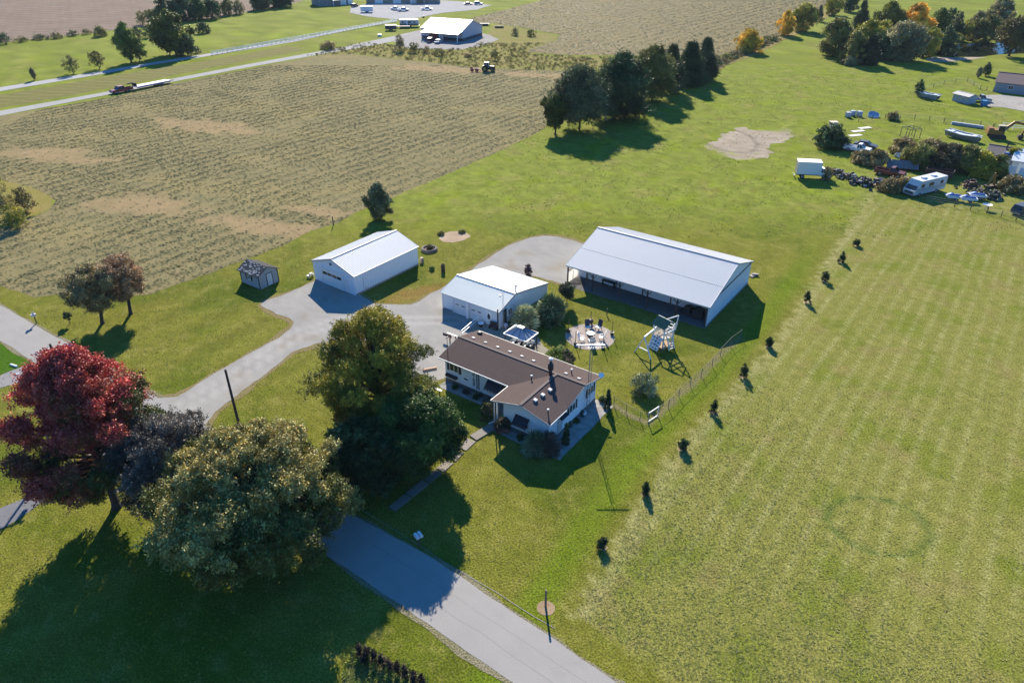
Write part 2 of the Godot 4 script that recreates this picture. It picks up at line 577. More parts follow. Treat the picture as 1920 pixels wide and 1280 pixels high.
const GREEN := [Color(0.045, 0.085, 0.014), Color(0.085, 0.125, 0.02), Color(0.13, 0.165, 0.03)]
const DARK := [Color(0.024, 0.048, 0.016), Color(0.044, 0.078, 0.024), Color(0.09, 0.13, 0.045)]
const PINE := [Color(0.035, 0.055, 0.022), Color(0.07, 0.09, 0.035), Color(0.18, 0.185, 0.085)]
const YELLOW := [Color(0.12, 0.14, 0.018), Color(0.22, 0.21, 0.025), Color(0.36, 0.29, 0.035)]
const GOLD := [Color(0.25, 0.19, 0.02), Color(0.45, 0.3, 0.03), Color(0.6, 0.4, 0.04)]
const ORANGE := [Color(0.32, 0.2, 0.03), Color(0.55, 0.31, 0.035), Color(0.65, 0.4, 0.05)]
const OLIVE := [Color(0.09, 0.095, 0.022), Color(0.15, 0.145, 0.035), Color(0.22, 0.2, 0.05)]
const GREY := [Color(0.13, 0.12, 0.055), Color(0.2, 0.18, 0.08), Color(0.27, 0.24, 0.12)]
const BROWN := [Color(0.13, 0.1, 0.04), Color(0.2, 0.155, 0.065), Color(0.28, 0.22, 0.1)]
const STRAW := [Color(0.22, 0.18, 0.07), Color(0.32, 0.26, 0.1), Color(0.28, 0.25, 0.06)]

func near_trees() -> void:
	tree("maple_tree", "tall maple turning crimson red at its top, beside the road", "tree", Vector3(-35.47, 0, -46.96), 16.4, 5.3, {"base": 0.17, "shape": "egg", "n": 9500, "kind": "fine", "lobes": 130, "lump": 0.52, "gaps": 0.2, "size": 0.95, "trunk": 0.36,
		"pal": [Color(0.05, 0.085, 0.02), Color(0.1, 0.125, 0.025), Color(0.28, 0.18, 0.045)], "top": Color(0.40, 0.025, 0.045), "top2": Color(0.58, 0.13, 0.09), "top_from": 0.48, "top_x": -0.3, "top_amt": 0.9})
	tree("plum_tree", "dark purple leaved tree between the red maple and the big green tree", "tree", Vector3(-28.80, 0, -45.33), 10.6, 4.2, {"base": 0.12, "n": 7000, "kind": "fine", "lobes": 70, "lump": 0.7, "size": 0.7, "trunk": 0.28,
		"pal": [Color(0.05, 0.04, 0.036), Color(0.1, 0.085, 0.068), Color(0.24, 0.21, 0.17)]})
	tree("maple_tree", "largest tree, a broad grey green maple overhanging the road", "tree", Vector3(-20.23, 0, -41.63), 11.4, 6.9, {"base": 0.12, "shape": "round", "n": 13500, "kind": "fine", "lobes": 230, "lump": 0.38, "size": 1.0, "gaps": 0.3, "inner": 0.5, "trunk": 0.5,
		"pal": [Color(0.085, 0.10, 0.018), Color(0.155, 0.165, 0.035), Color(0.27, 0.265, 0.085)], "top": Color(0.40, 0.38, 0.16), "top2": Color(0.5, 0.34, 0.08), "top_from": 0.7, "top_amt": 0.6})  # the paler crown top has sunlight painted into its leaf colour
	tree("linden_tree", "tall yellowing green tree between the gravel drive and the house", "tree", Vector3(-13.31, 0, -57.44), 14.2, 5.5, {"base": 0.14, "shape": "egg", "n": 9800, "kind": "fine", "lobes": 130, "lump": 0.52, "gaps": 0.2, "size": 0.78, "trunk": 0.33,
		"pal": [Color(0.065, 0.1, 0.014), Color(0.14, 0.155, 0.018), Color(0.26, 0.235, 0.028)], "top": Color(0.36, 0.31, 0.03), "top2": Color(0.46, 0.35, 0.045), "top_from": 0.72, "top_amt": 0.75})
	tree("dark_tree", "low spreading dark green tree in front of the house walk", "tree", Vector3(-8.66, 0, -51.78), 8.4, 3.9, {"base": 0.08, "n": 8500, "kind": "fine", "lobes": 80, "lump": 0.65, "size": 1.0, "trunk": 0.28, "pal": [Color(0.03, 0.065, 0.014), Color(0.06, 0.115, 0.022), Color(0.13, 0.19, 0.04)]})
	tree("dark_tree", "smaller dark green tree under the yellowing tree, by the road shade", "tree", Vector3(-13.35, 0, -50.01), 6.8, 3.9, {"base": 0.06, "n": 3200, "kind": "leaf", "lobes": 40, "lump": 0.75, "size": 0.8, "trunk": 0.2, "pal": DARK})
	tree("crabapple_tree", "bronze leaved small tree nearer the road of a pair on the lawn", "tree", Vector3(-52.94, 0, -79.97), 8.0, 3.2, {"base": 0.22, "shape": "vase", "n": 1500, "kind": "fine", "lobes": 60, "lump": 0.55, "bright": 2.2, "size": 0.95, "trunk": 0.22, "inner": 0.5, "pal": [Color(0.08, 0.07, 0.03), Color(0.14, 0.11, 0.05), Color(0.18, 0.15, 0.06)]})
	tree("crabapple_tree", "reddish brown small tree on the hayfield side of the lawn pair", "tree", Vector3(-50.44, 0, -82.51), 8.0, 3.1, {"base": 0.26, "shape": "vase", "n": 1500, "kind": "fine", "lobes": 60, "lump": 0.55, "bright": 2.2, "size": 0.95, "trunk": 0.22, "inner": 0.5, "pal": [Color(0.1, 0.07, 0.035), Color(0.18, 0.115, 0.06), Color(0.24, 0.16, 0.09)]})
	tree("pear_tree", "lone dark round topped tree at the hayfield edge behind the long garage", "tree", Vector3(-22.78, 0, -115.87), 6.3, 2.05, {"base": 0.04, "shape": "egg", "n": 1900, "kind": "fine", "lobes": 44, "lump": 0.65, "bright": 1.7, "size": 1.0, "trunk": 0.16, "pal": [Color(0.035, 0.05, 0.018), Color(0.065, 0.085, 0.034), Color(0.14, 0.16, 0.08)]})

func row_trees() -> void:
	var g := "trees along the edge of the hay field"
	tree("young_maple", "small yellow green tree at the house end of the tree row", "tree", Vector3(10.21, 0, -169.38), 8.78, 3.18, {"base": 0.25, "n": 1700, "kind": "leaf", "size": 1.1, "pal": [Color(0.05, 0.08, 0.01), Color(0.09, 0.11, 0.012), Color(0.13, 0.13, 0.02)]}, g)
	var rows := [
		[Vector3(16.25, 0, -174.11), 13.97, 5.63, 3200, 0.24, "egg", PINE, "open pine with bare lower trunks, second in the tree row"],
		[Vector3(27.37, 0, -184.28), 15.05, 5.78, 4200, 0.04, "egg", DARK, "dense blackish green evergreen, widest of the tree row"],
		[Vector3(38.82, 0, -204.13), 13.87, 4.89, 2600, 0.1, "egg", OLIVE, "loose olive toned pine in the middle of the tree row"],
		[Vector3(45.57, 0, -214.82), 12.46, 3.76, 2200, 0.06, "cone", PINE, "narrow greyish pine just past the middle of the tree row"],
		[Vector3(52.97, 0, -223.50), 11.69, 4.67, 3000, 0.03, "cone", DARK, "dense dark spruce next to the far end of the tree row"],
		[Vector3(59.23, 0, -231.23), 11.71, 3.53, 2400, 0.03, "cone", PINE, "pointed dark spruce at the far end of the tree row"],
	]
	for q in rows:
		tree("pine_tree", q[7], "tree", q[0], q[1], q[2] * 1.3, {"base": q[4] * 0.7, "shape": q[5], "n": int(q[3] * 0.9), "kind": "needle", "lobes": 60, "lump": 0.85, "bright": 1.5, "size": 1.3, "pal": q[6], "trunk": 0.22}, g)

func far_tree_table(rows: Array, nm: String, cat: String, g: String) -> void:
	for q in rows:
		var soft: bool = not q[4] in ["cone"]
		tree(q[6] if q.size() > 6 else nm, q[5], cat, q[0], q[1], q[2] * 1.06, {"base": 0.1 if nm in ["lane_tree", "bank_tree"] else 0.01, "shape": q[4], "n": int(clampf(q[2] * q[1] * 22.0, 250, 1700)), "kind": "far" if soft else "farneedle", "lobes": 40, "lump": 0.72, "bright": 1.6, "size": clampf(q[2] * 0.17, 0.4, 1.0), "pal": q[3]}, g)

func far_trees() -> void:
	far_tree_table([
		[Vector3(87.35, 0, -281.64), 7.32, 4.79, GOLD, "dome", "golden yellow tree standing alone on the field hedge line"],
		[Vector3(114.17, 0, -321.37), 9.37, 3.68, GOLD, "egg", "bright gold tree at the near end of the far hedge clump"],
		[Vector3(125.46, 0, -333.34), 10.49, 4.92, YELLOW, "round", "olive yellow tree behind the bright gold one on the hedge"],
		[Vector3(143.68, 0, -363.51), 6.82, 2.42, PINE, "cone", "small dark spruce past the yellow hedge trees"],
		[Vector3(158.76, 0, -386.59), 8.14, 4.11, YELLOW, "round", "yellowish hedge tree touching the top edge of view"],
		[Vector3(172.31, 0, -399.18), 8.86, 3.97, DARK, "egg", "dark hedge tree farthest along the field boundary"],
	], "hedge_tree", "tree", "trees on the far field hedge")
	far_tree_table([
		[Vector3(115.58, 0, -272.81), 12.51, 5.03, OLIVE, "round", "dark olive tree at the field end of the pond woodland"],
		[Vector3(138.32, 0, -307.49), 14.38, 4.15, PINE, "cone", "tall dark spruce at the back of the pond woodland"],
		[Vector3(117.07, 0, -259.49), 9.86, 4.27, OLIVE, "dome", "brown green bushy tree at the woodland's near corner"],
		[Vector3(130.58, 0, -278.27), 10.79, 5.69, YELLOW, "round", "yellow green round tree in front of the tall dark spruce"],
		[Vector3(144.44, 0, -297.15), 14.71, 6.44, [Color(0.07, 0.09, 0.015), Color(0.13, 0.13, 0.02), Color(0.2, 0.17, 0.03)], "egg", "tall mottled yellow tree left of the orange one"],
		[Vector3(154.04, 0, -294.66), 14.61, 5.99, ORANGE, "egg", "bright orange autumn tree topping the pond woodland"],
		[Vector3(136.37, 0, -265.49), 11.73, 6.54, GREY, "round", "grey half bare tree below the orange one"],
		[Vector3(132.04, 0, -267.54), 8.39, 5.86, DARK, "dome", "dark understory tree at the foot of the woodland"],
		[Vector3(148.65, 0, -271.74), 9.54, 4.08, YELLOW, "egg", "pale yellow green tree leaning at the pond's near end"],
		[Vector3(166.93, 0, -302.23), 12.30, 4.50, GREEN, "egg", "mid green tree right behind the pale pond tree"],
		[Vector3(156.81, 0, -276.06), 9.31, 3.76, DARK, "dome", "dark green tree shading the pond's left bank"],
		[Vector3(177.11, 0, -312.91), 11.11, 3.38, DARK, "round", "round blackish green tree behind the pond"],
		[Vector3(173.16, 0, -299.67), 11.47, 2.84, PINE, "egg", "blue grey pine on the pond's back bank"],
		[Vector3(179.72, 0, -304.84), 7.81, 2.88, YELLOW, "round", "small bright yellow tree on the pond's back bank"],
		[Vector3(185.00, 0, -307.49), 10.57, 4.15, GREY, "egg", "grey olive tree on the back bank beside the yellow one"],
		[Vector3(186.74, 0, -302.23), 10.04, 4.09, OLIVE, "round", "olive bushy tree over the middle of the pond"],
		[Vector3(196.26, 0, -312.91), 14.97, 4.64, GREY, "vase", "tall sparse pale tree behind the pond"],
		[Vector3(197.28, 0, -302.23), 10.23, 2.25, PINE, "cone", "small blue spruce behind the forked pond tree"],
		[Vector3(201.29, 0, -302.23), 11.55, 3.68, OLIVE, "round", "olive tree at the far right of the back bank"],
		[Vector3(198.78, 0, -289.80), 12.06, 4.72, YELLOW, "round", "yellowish tree just beyond the right edge of the pond"],
	], "woodland_tree", "tree", "trees round the pond")
	tree("willow_tree", "forked yellow olive tree on the mown bank of the pond", "tree", Vector3(178.94, 0, -272.81), 12.17, 5.59, {"base": 0.22, "shape": "round", "n": 1500, "kind": "far", "lobes": 30, "size": 0.75, "trunk": 0.4, "inner": 0.6, "pal": [Color(0.09, 0.08, 0.025), Color(0.14, 0.12, 0.035), Color(0.16, 0.14, 0.04)]}, "trees round the pond")
	tree("cedar_tree", "grey green cedar standing out in front of the pond woodland", "tree", Vector3(121.15, 0, -256.58), 8.94, 3.70, {"base": 0.02, "shape": "cone", "n": 1500, "kind": "farneedle", "lobes": 26, "size": 0.8, "pal": [Color(0.035, 0.05, 0.025), Color(0.06, 0.08, 0.035), Color(0.09, 0.105, 0.045)]}, "trees round the pond")
	far_tree_table([
		[Vector3(-121.82, 0, -274.97), 14.31, 6.75, [Color(0.04, 0.06, 0.012), Color(0.085, 0.1, 0.014), Color(0.15, 0.145, 0.02)], "egg", "big round yellow green tree beside the white lane"],
		[Vector3(-117.15, 0, -273.88), 7.15, 3.74, DARK, "dome", "dark low tree at the foot of the big round one"],
		[Vector3(-131.46, 0, -260.47), 12.71, 3.93, GREEN, "egg", "tall light green tree of two close together by the lane"],
		[Vector3(-129.85, 0, -263.46), 7.10, 2.89, GREEN, "round", "shorter light green tree of two close together by the lane"],
		[Vector3(-141.38, 0, -241.15), 5.66, 2.17, OLIVE, "egg", "olive brown small tree alone on the far left lawn"],
		[Vector3(-136.89, 0, -249.10), 5.48, 2.40, [Color(0.07, 0.06, 0.012), Color(0.13, 0.11, 0.02)], "round", "yellow brown small round tree on the far left lawn"],
		[Vector3(-148.08, 0, -231.23), 3.46, 0.80, GREY, "vase", "tiny nearly bare sapling by the far lane"],
	], "lane_tree", "tree", "")
	far_tree_table([
		[Vector3(-168.48, 0, -352.91), 5.77, 2.36, OLIVE, "egg", "slim olive tree left of the far dark tree belt"],
		[Vector3(-163.86, 0, -352.91), 6.21, 3.30, OLIVE, "round", "olive tree touching the left end of the dark belt"],
		[Vector3(-160.18, 0, -359.91), 10.53, 4.80, DARK, "egg", "first dark tree of the belt behind the far lawn"],
		[Vector3(-153.42, 0, -363.51), 10.85, 4.61, DARK, "round", "second dark tree of the belt, behind the big round tree"],
		[Vector3(-149.45, 0, -370.91), 8.99, 4.94, GREEN, "egg", "third tree of the belt, mid green"],
		[Vector3(-143.94, 0, -374.72), 7.92, 4.24, DARK, "round", "fourth tree of the belt above the far lawn's shade"],
		[Vector3(-140.77, 0, -386.59), 7.19, 3.59, OLIVE, "egg", "fifth tree of the belt, olive and thin"],
		[Vector3(-136.82, 0, -390.70), 6.30, 3.11, GREY, "egg", "sparse grey tree ending the dark belt"],
		[Vector3(-130.79, 0, -408.01), 8.03, 5.13, DARK, "egg", "dark tree of the pair casting one long shade on the lawn"],
		[Vector3(-123.40, 0, -419.57), 7.47, 6.10, DARK, "round", "wider dark tree of the pair nearest the far farmhouse"],
	], "belt_tree", "tree", "tree belt behind the far lawn")

func shrub(label: String, at: Vector3, h: float, r: float, pal: Array, kind := "fine", n := 300, k := 1.0, g := "", nm := "shrub") -> Node3D:
	return tree(nm, label, "shrub", at, h, r * 0.92, {"base": 0.0, "shape": "dome", "n": n, "kind": kind, "lobes": 22, "lump": 0.8, "bright": 1.45, "size": k, "pal": pal, "trunk": clampf(h * 0.02, 0.02, 0.1), "inner": 0.3, "leaves": "foliage"}, g)

func shrubs() -> void:
	for q in [
		[Vector3(71.53, 0, -159.72), 4.50, 3.60, DARK, "big dark green round bush by the white pickup truck"],
		[Vector3(73.65, 0, -147.61), 2.60, 2.17, BROWN, "leftmost low brown bush in front of the white pickup truck"],
		[Vector3(75.84, 0, -145.45), 3.45, 2.26, BROWN, "brown bush behind the maroon pickup's loading bed"],
		[Vector3(84.95, 0, -154.05), 3.48, 2.71, BROWN, "brown brush below the metal cage frame"],
		[Vector3(84.19, 0, -145.09), 4.87, 3.11, OLIVE, "olive brown thicket behind the maroon pickup's grey panels"],
		[Vector3(90.10, 0, -152.49), 3.45, 2.91, BROWN, "brown thicket in the middle, nearest the grey boat"],
		[Vector3(88.62, 0, -142.98), 5.46, 3.18, [Color(0.055, 0.05, 0.025), Color(0.09, 0.08, 0.035), Color(0.12, 0.1, 0.05)], "dark brown thicket above the rusty dump trailer"],
		[Vector3(91.59, 0, -141.61), 5.43, 2.94, OLIVE, "olive thicket right of the dump trailer"],
		[Vector3(93.55, 0, -138.93), 5.15, 2.48, YELLOW, "yellow green bush among the brown thicket"],
		[Vector3(96.16, 0, -138.27), 4.71, 1.75, OLIVE, "small olive bush between the yellow ones"],
		[Vector3(102.66, 0, -144.38), 4.20, 2.03, YELLOW, "yellow green bush against the white outbuilding"],
		[Vector3(71.48, 0, -130.16), 2.28, 1.96, BROWN, "brown brush between scrap heap and motorhome, left clump"],
		[Vector3(73.90, 0, -130.16), 2.70, 1.57, BROWN, "brown brush touching the front of the motorhome"],
		[Vector3(61.92, 0, -136.97), 2.57, 0.82, BROWN, "little brown weed bush at the box truck's bonnet"],
		[Vector3(94.70, 0, -130.16), 2.70, 2.35, BROWN, "brown thorny brush at the right under the outbuilding"],
		[Vector3(96.12, 0, -183.22), 1.72, 1.31, BROWN, "grey brown bush beside the round blue tank"],
		[Vector3(114.41, 0, -255.62), 2.73, 2.11, GREY, "grey bush at the foot of the cedar"]]:
		shrub(q[4], q[0], q[1] * 0.92, q[2] * 1.22, q[3], "leaf", int(clampf(q[2] * q[1] * 75.0, 150, 1700)), 1.0, "brush in the neighbour's yard")
	for q in [
		[Vector3(-198.68, 0, -299.67), 4.26, 2.64, DARK, "dark bush at the left end of the ploughed field hedge"],
		[Vector3(-195.01, 0, -304.84), 1.58, 3.30, OLIVE, "low olive hedge bush, second along the ploughed field"],
		[Vector3(-191.23, 0, -310.17), 1.60, 3.35, DARK, "low dark hedge bush, third along the ploughed field"],
		[Vector3(-186.03, 0, -312.91), 1.61, 3.59, OLIVE, "low olive hedge bush, fourth along the ploughed field"],
		[Vector3(-182.54, 0, -319.93), 1.85, 3.02, DARK, "low dark hedge bush, fifth along the ploughed field"],
		[Vector3(-179.20, 0, -324.29), 2.08, 2.62, BROWN, "rusty brown hedge bush near the light green trees"],
		[Vector3(-170.73, 0, -318.50), 3.67, 3.65, OLIVE, "tall olive hedge bush just left of the light green trees"],
		[Vector3(-153.99, 0, -315.68), 4.05, 2.98, DARK, "clipped blackish hedge block left of the big round tree"],
		[Vector3(-148.94, 0, -315.68), 4.45, 2.98, DARK, "clipped blackish hedge block touching the big round tree"],
		[Vector3(-131.28, 0, -327.26), 3.97, 3.74, DARK, "clipped blackish hedge block right of the big round tree"],
		[Vector3(-115.75, 0, -279.38), 2.38, 1.33, GREY, "small grey bush at the lane under the big round tree"],
		[Vector3(-68.85, 0, -287.42), 2.25, 3.91, BROWN, "brown brush at the bend of the far road"],
		[Vector3(-41.65, 0, -282.78), 5.89, 2.50, GREY, "tall grey green bush at the far farm's entrance"],
		[Vector3(-36.23, 0, -280.51), 3.49, 2.48, OLIVE, "lower olive bush beside the tall one at the far farm"],
		[Vector3(-31.39, 0, -279.38), 2.38, 1.71, BROWN, "brown weed clump in front of the grey pole building"],
		[Vector3(-26.40, 0, -273.88), 2.35, 2.24, OLIVE, "dark weed clump right of the grey building's cars"],
		[Vector3(-5.99, 0, -265.49), 3.34, 1.64, OLIVE, "small round bush alone in the weeds by the tractor"],
		[Vector3(1.34, 0, -321.37), 3.09, 1.95, GREY, "grey bush behind the grey pole building"],
		[Vector3(7.96, 0, -318.50), 2.45, 2.79, OLIVE, "olive bush on the tongue of weeds in the far field"],
		[Vector3(-15.63, 0, -270.68), 0.90, 1.66, BROWN, "flat brown weeds in front of the tractor"],
		[Vector3(-87.51, 0, -116.61), 6.00, 2.33, STRAW, "tall straw coloured weeds at the left edge of the hayfield"],
		[Vector3(-85.36, 0, -118.62), 4.65, 2.36, [Color(0.1, 0.08, 0.03), Color(0.17, 0.14, 0.05), Color(0.13, 0.12, 0.03)], "brown weeds at the tip of the wild patch in the hayfield"],
		[Vector3(-83.42, 0, -112.52), 3.76, 2.09, YELLOW, "yellow weeds in front of the wild patch in the hayfield"],
		[Vector3(-98.43, 0, -131.96), 2.82, 1.19, YELLOW, "green yellow bush cut by the left edge of view"]]:
		shrub(q[4], q[0], q[1], q[2], q[3], "far", int(clampf(q[2] * q[1] * 22.0, 90, 800)), clampf(q[2] * 0.14, 0.4, 0.8))
	for i in 14:
		var f := i / 13.0
		var p := (Vector3(68.79, 0, -255.62)).lerp(Vector3(106.19, 0, -310.17), f)
		shrub("%s low dark bush of the hedge between tree row and yellow tree" % ORD[i], p, 1.3 + 0.3 * (i % 3), 3.4, [DARK, BROWN, OLIVE][i % 3], "far", 120, 0.5, "low hedge along the far field")
	# round the house and garages
	tree("lollipop_tree", "small clipped tree on a thin stem before the open barn", "tree", Vector3(7.43, 0, -85.03), 3.06, 1.15, {"base": 0.4, "n": 700, "kind": "fine", "lobes": 12, "size": 0.7, "trunk": 0.05, "pal": [Color(0.04, 0.055, 0.02), Color(0.08, 0.095, 0.04)]})
	shrub("pale green ornamental bush at the corner of the two door garage", Vector3(1.64, 0, -79.14), 2.19, 1.35, [Color(0.2, 0.23, 0.11), Color(0.34, 0.35, 0.2), Color(0.5, 0.48, 0.3)], "blade", 300, 1.0)
	shrub("dark spiky bush behind the pale one at the two door garage", Vector3(4.78, 0, -80.52), 2.83, 1.5, [Color(0.07, 0.1, 0.045), Color(0.14, 0.18, 0.08), Color(0.4, 0.42, 0.26)], "blade", 330, 1.15)
	shrub("slim purple bush on the gravel edge behind the two door garage", Vector3(2.34, 0, -94.02), 1.71, 0.6, [Color(0.05, 0.03, 0.04), Color(0.09, 0.055, 0.065)], "tiny", 260, 1.2)
	shrub("green bush at the end of the patio behind the house", Vector3(5.57, 0, -71.09), 1.7, 1.5, GREEN, "fine", 420, 0.8)
	shrub("rose bush behind the patio with dusty pink heads", Vector3(6.47, 0, -70.39), 1.9, 0.9, [Color(0.03, 0.05, 0.015), Color(0.07, 0.08, 0.03), Color(0.28, 0.16, 0.13)], "tiny", 500, 1.3)
	shrub("flowering shrub with creamy tufts beside the porch step", Vector3(-2.42, 0, -60.12), 1.7, 1.05, [Color(0.035, 0.05, 0.018), Color(0.09, 0.09, 0.035), Color(0.33, 0.23, 0.14)], "tiny", 700, 1.2)
	shrub("rose bush with pink flowers at the house corner by the walk", Vector3(-0.82, 0, -57.96), 1.45, 0.95, [Color(0.025, 0.035, 0.015), Color(0.06, 0.06, 0.03), Color(0.42, 0.14, 0.13)], "tiny", 620, 1.2)
	shrub("large grey green ornamental grass before the front gable window", Vector3(2.32, 0, -54.59), 1.5, 0.9, [Color(0.13, 0.145, 0.08), Color(0.22, 0.23, 0.13)], "blade", 200, 0.9)
	shrub("brownish seed headed grass at the front corner of the house", Vector3(3.58, 0, -54.43), 1.6, 0.7, [Color(0.09, 0.06, 0.045), Color(0.15, 0.11, 0.08)], "blade", 120, 0.8)
	shrub("open shrub with pale variegated leaves alone on the back lawn", Vector3(14.67, 0, -64.67), 2.2, 1.7, [Color(0.05, 0.07, 0.025), Color(0.15, 0.17, 0.08), Color(0.28, 0.3, 0.17)], "fine", 300, 0.8)
	var beds := [Vector3(-6.33, 0, -65.49), Vector3(-5.08, 0, -64.46), Vector3(-3.91, 0, -63.36), Vector3(-2.60, 0, -62.48), Vector3(0.81, 0, -56.50), Vector3(5.85, 0, -58.49), Vector3(6.63, 0, -59.29), Vector3(7.34, 0, -60.49), Vector3(9.87, 0, -62.97), Vector3(-3.35, 0, -64.06)]
	var names := ["dark clump under the small front window", "small dark clump right of the small window bed", "dark clump below the house numbers", "dark clump below the front awning", "round dark clump in front of the gable window", "dark clump in the side bed nearest the front", "middle dark clump in the white stone side bed", "dark clump by the white tyre planter in the side bed", "small green clump at the back corner of the house", "low clump on the front bed between the two larger"]
	for i in beds.size():
		shrub("%s of the ranch house" % names[i], beds[i], 0.5 + 0.08 * (i % 3), 0.42 if i != 3 else 0.6, DARK if i % 2 == 0 else [Color(0.05, 0.05, 0.045), Color(0.08, 0.09, 0.06)], "tiny", 150, 0.9, "plants in the beds round the house")
	for q in [[Vector3(10.24, 0, -61.61), 2.5, 0.42, "dark narrow cypress on the lawn behind the house's side wall"], [Vector3(5.39, 0, -55.66), 2.6, 0.42, "dark narrow cypress in the stone bed at the house's side door"]]:
		tree("cypress", q[3], "tree", q[0], q[1], q[2], {"base": 0.0, "shape": "cone", "n": 800, "kind": "tiny", "lobes": 30, "size": 0.9, "lump": 0.8, "pal": DARK, "trunk": 0.05}, "narrow cypresses by the house")
	# the row of young evergreens along the field
	var row := [Vector3(7.58, 0, -42.21), Vector3(12.21, 0, -48.52), Vector3(16.92, 0, -54.84), Vector3(21.44, 0, -60.86), Vector3(26.43, 0, -67.61), Vector3(31.39, 0, -74.21), Vector3(40.05, 0, -85.64), Vector3(44.93, 0, -92.11), Vector3(49.87, 0, -98.41), Vector3(54.67, 0, -104.57)]
	var first: Node3D
	for i in row.size():
		var lb := "%s young dark evergreen counted from the road, in the row between lawn and mown field" % ORD[i]
		tree("young_evergreen", lb, "tree", row[i], [1.1, 1.45, 1.25, 1.6, 1.75, 1.3, 1.85, 1.5, 1.7, 1.15][i], [0.52, 0.42, 0.5, 0.45, 0.55, 0.48, 0.62, 0.5, 0.6, 0.55][i], {"base": 0.0, "shape": ["egg", "cone", "round", "cone", "egg"][i % 5], "n": 150 + 30 * (i % 3), "kind": "needle", "lobes": 9 + i % 4, "size": 0.36, "lump": 0.9, "bright": 0.9 + 0.2 * (i % 3), "pal": DARK, "trunk": 0.03}, "young evergreens along the mown field")
		rng.seed = 900 + i
		var poly := []
		for k in 10:
			poly.append(Vector2(row[i].x, row[i].z) + Vector2(cos(TAU * k / 10), sin(TAU * k / 10)) * rng.randf_range(0.32, 0.55))
		var mb := MB.new()
		for k in 10:
			mb.tri(Vector3(row[i].x, 0.06, row[i].z), Vector3(poly[k].x, 0.012, poly[k].y), Vector3(poly[(k + 1) % 10].x, 0.012, poly[(k + 1) % 10].y))
		var pm := structure("mulch_ring", mb.mesh(mt(Color(0.36, 0.28, 0.16), 0.95, 0, "grit", 1.0)))
	# the row of seedlings across the road
	var pts := [Vector3(-10.96, 0, -32.10), Vector3(-10.37, 0, -31.81), Vector3(-9.82, 0, -31.59), Vector3(-9.21, 0, -31.22), Vector3(-8.61, 0, -30.89), Vector3(-8.05, 0, -30.64), Vector3(-7.45, 0, -30.32), Vector3(-6.81, 0, -29.96), Vector3(-6.24, 0, -29.68), Vector3(-10.51, 0, -31.43)]
	var sname := ["leftmost", "second", "third", "fourth", "fifth", "sixth", "seventh", "eighth", "ninth", "small out of line"]
	for i in pts.size():
		tree("seedling", "%s dark upright seedling in the planted row beyond the road shade" % sname[i], "plant", pts[i], 1.35 if i < 9 else 1.0, 0.2, {"base": 0.0, "shape": "column", "n": 110, "kind": "tiny", "lobes": 8, "size": 0.9, "pal": [Color(0.03, 0.022, 0.018), Color(0.055, 0.035, 0.025)], "trunk": 0.02}, "planted row of seedlings by the road")

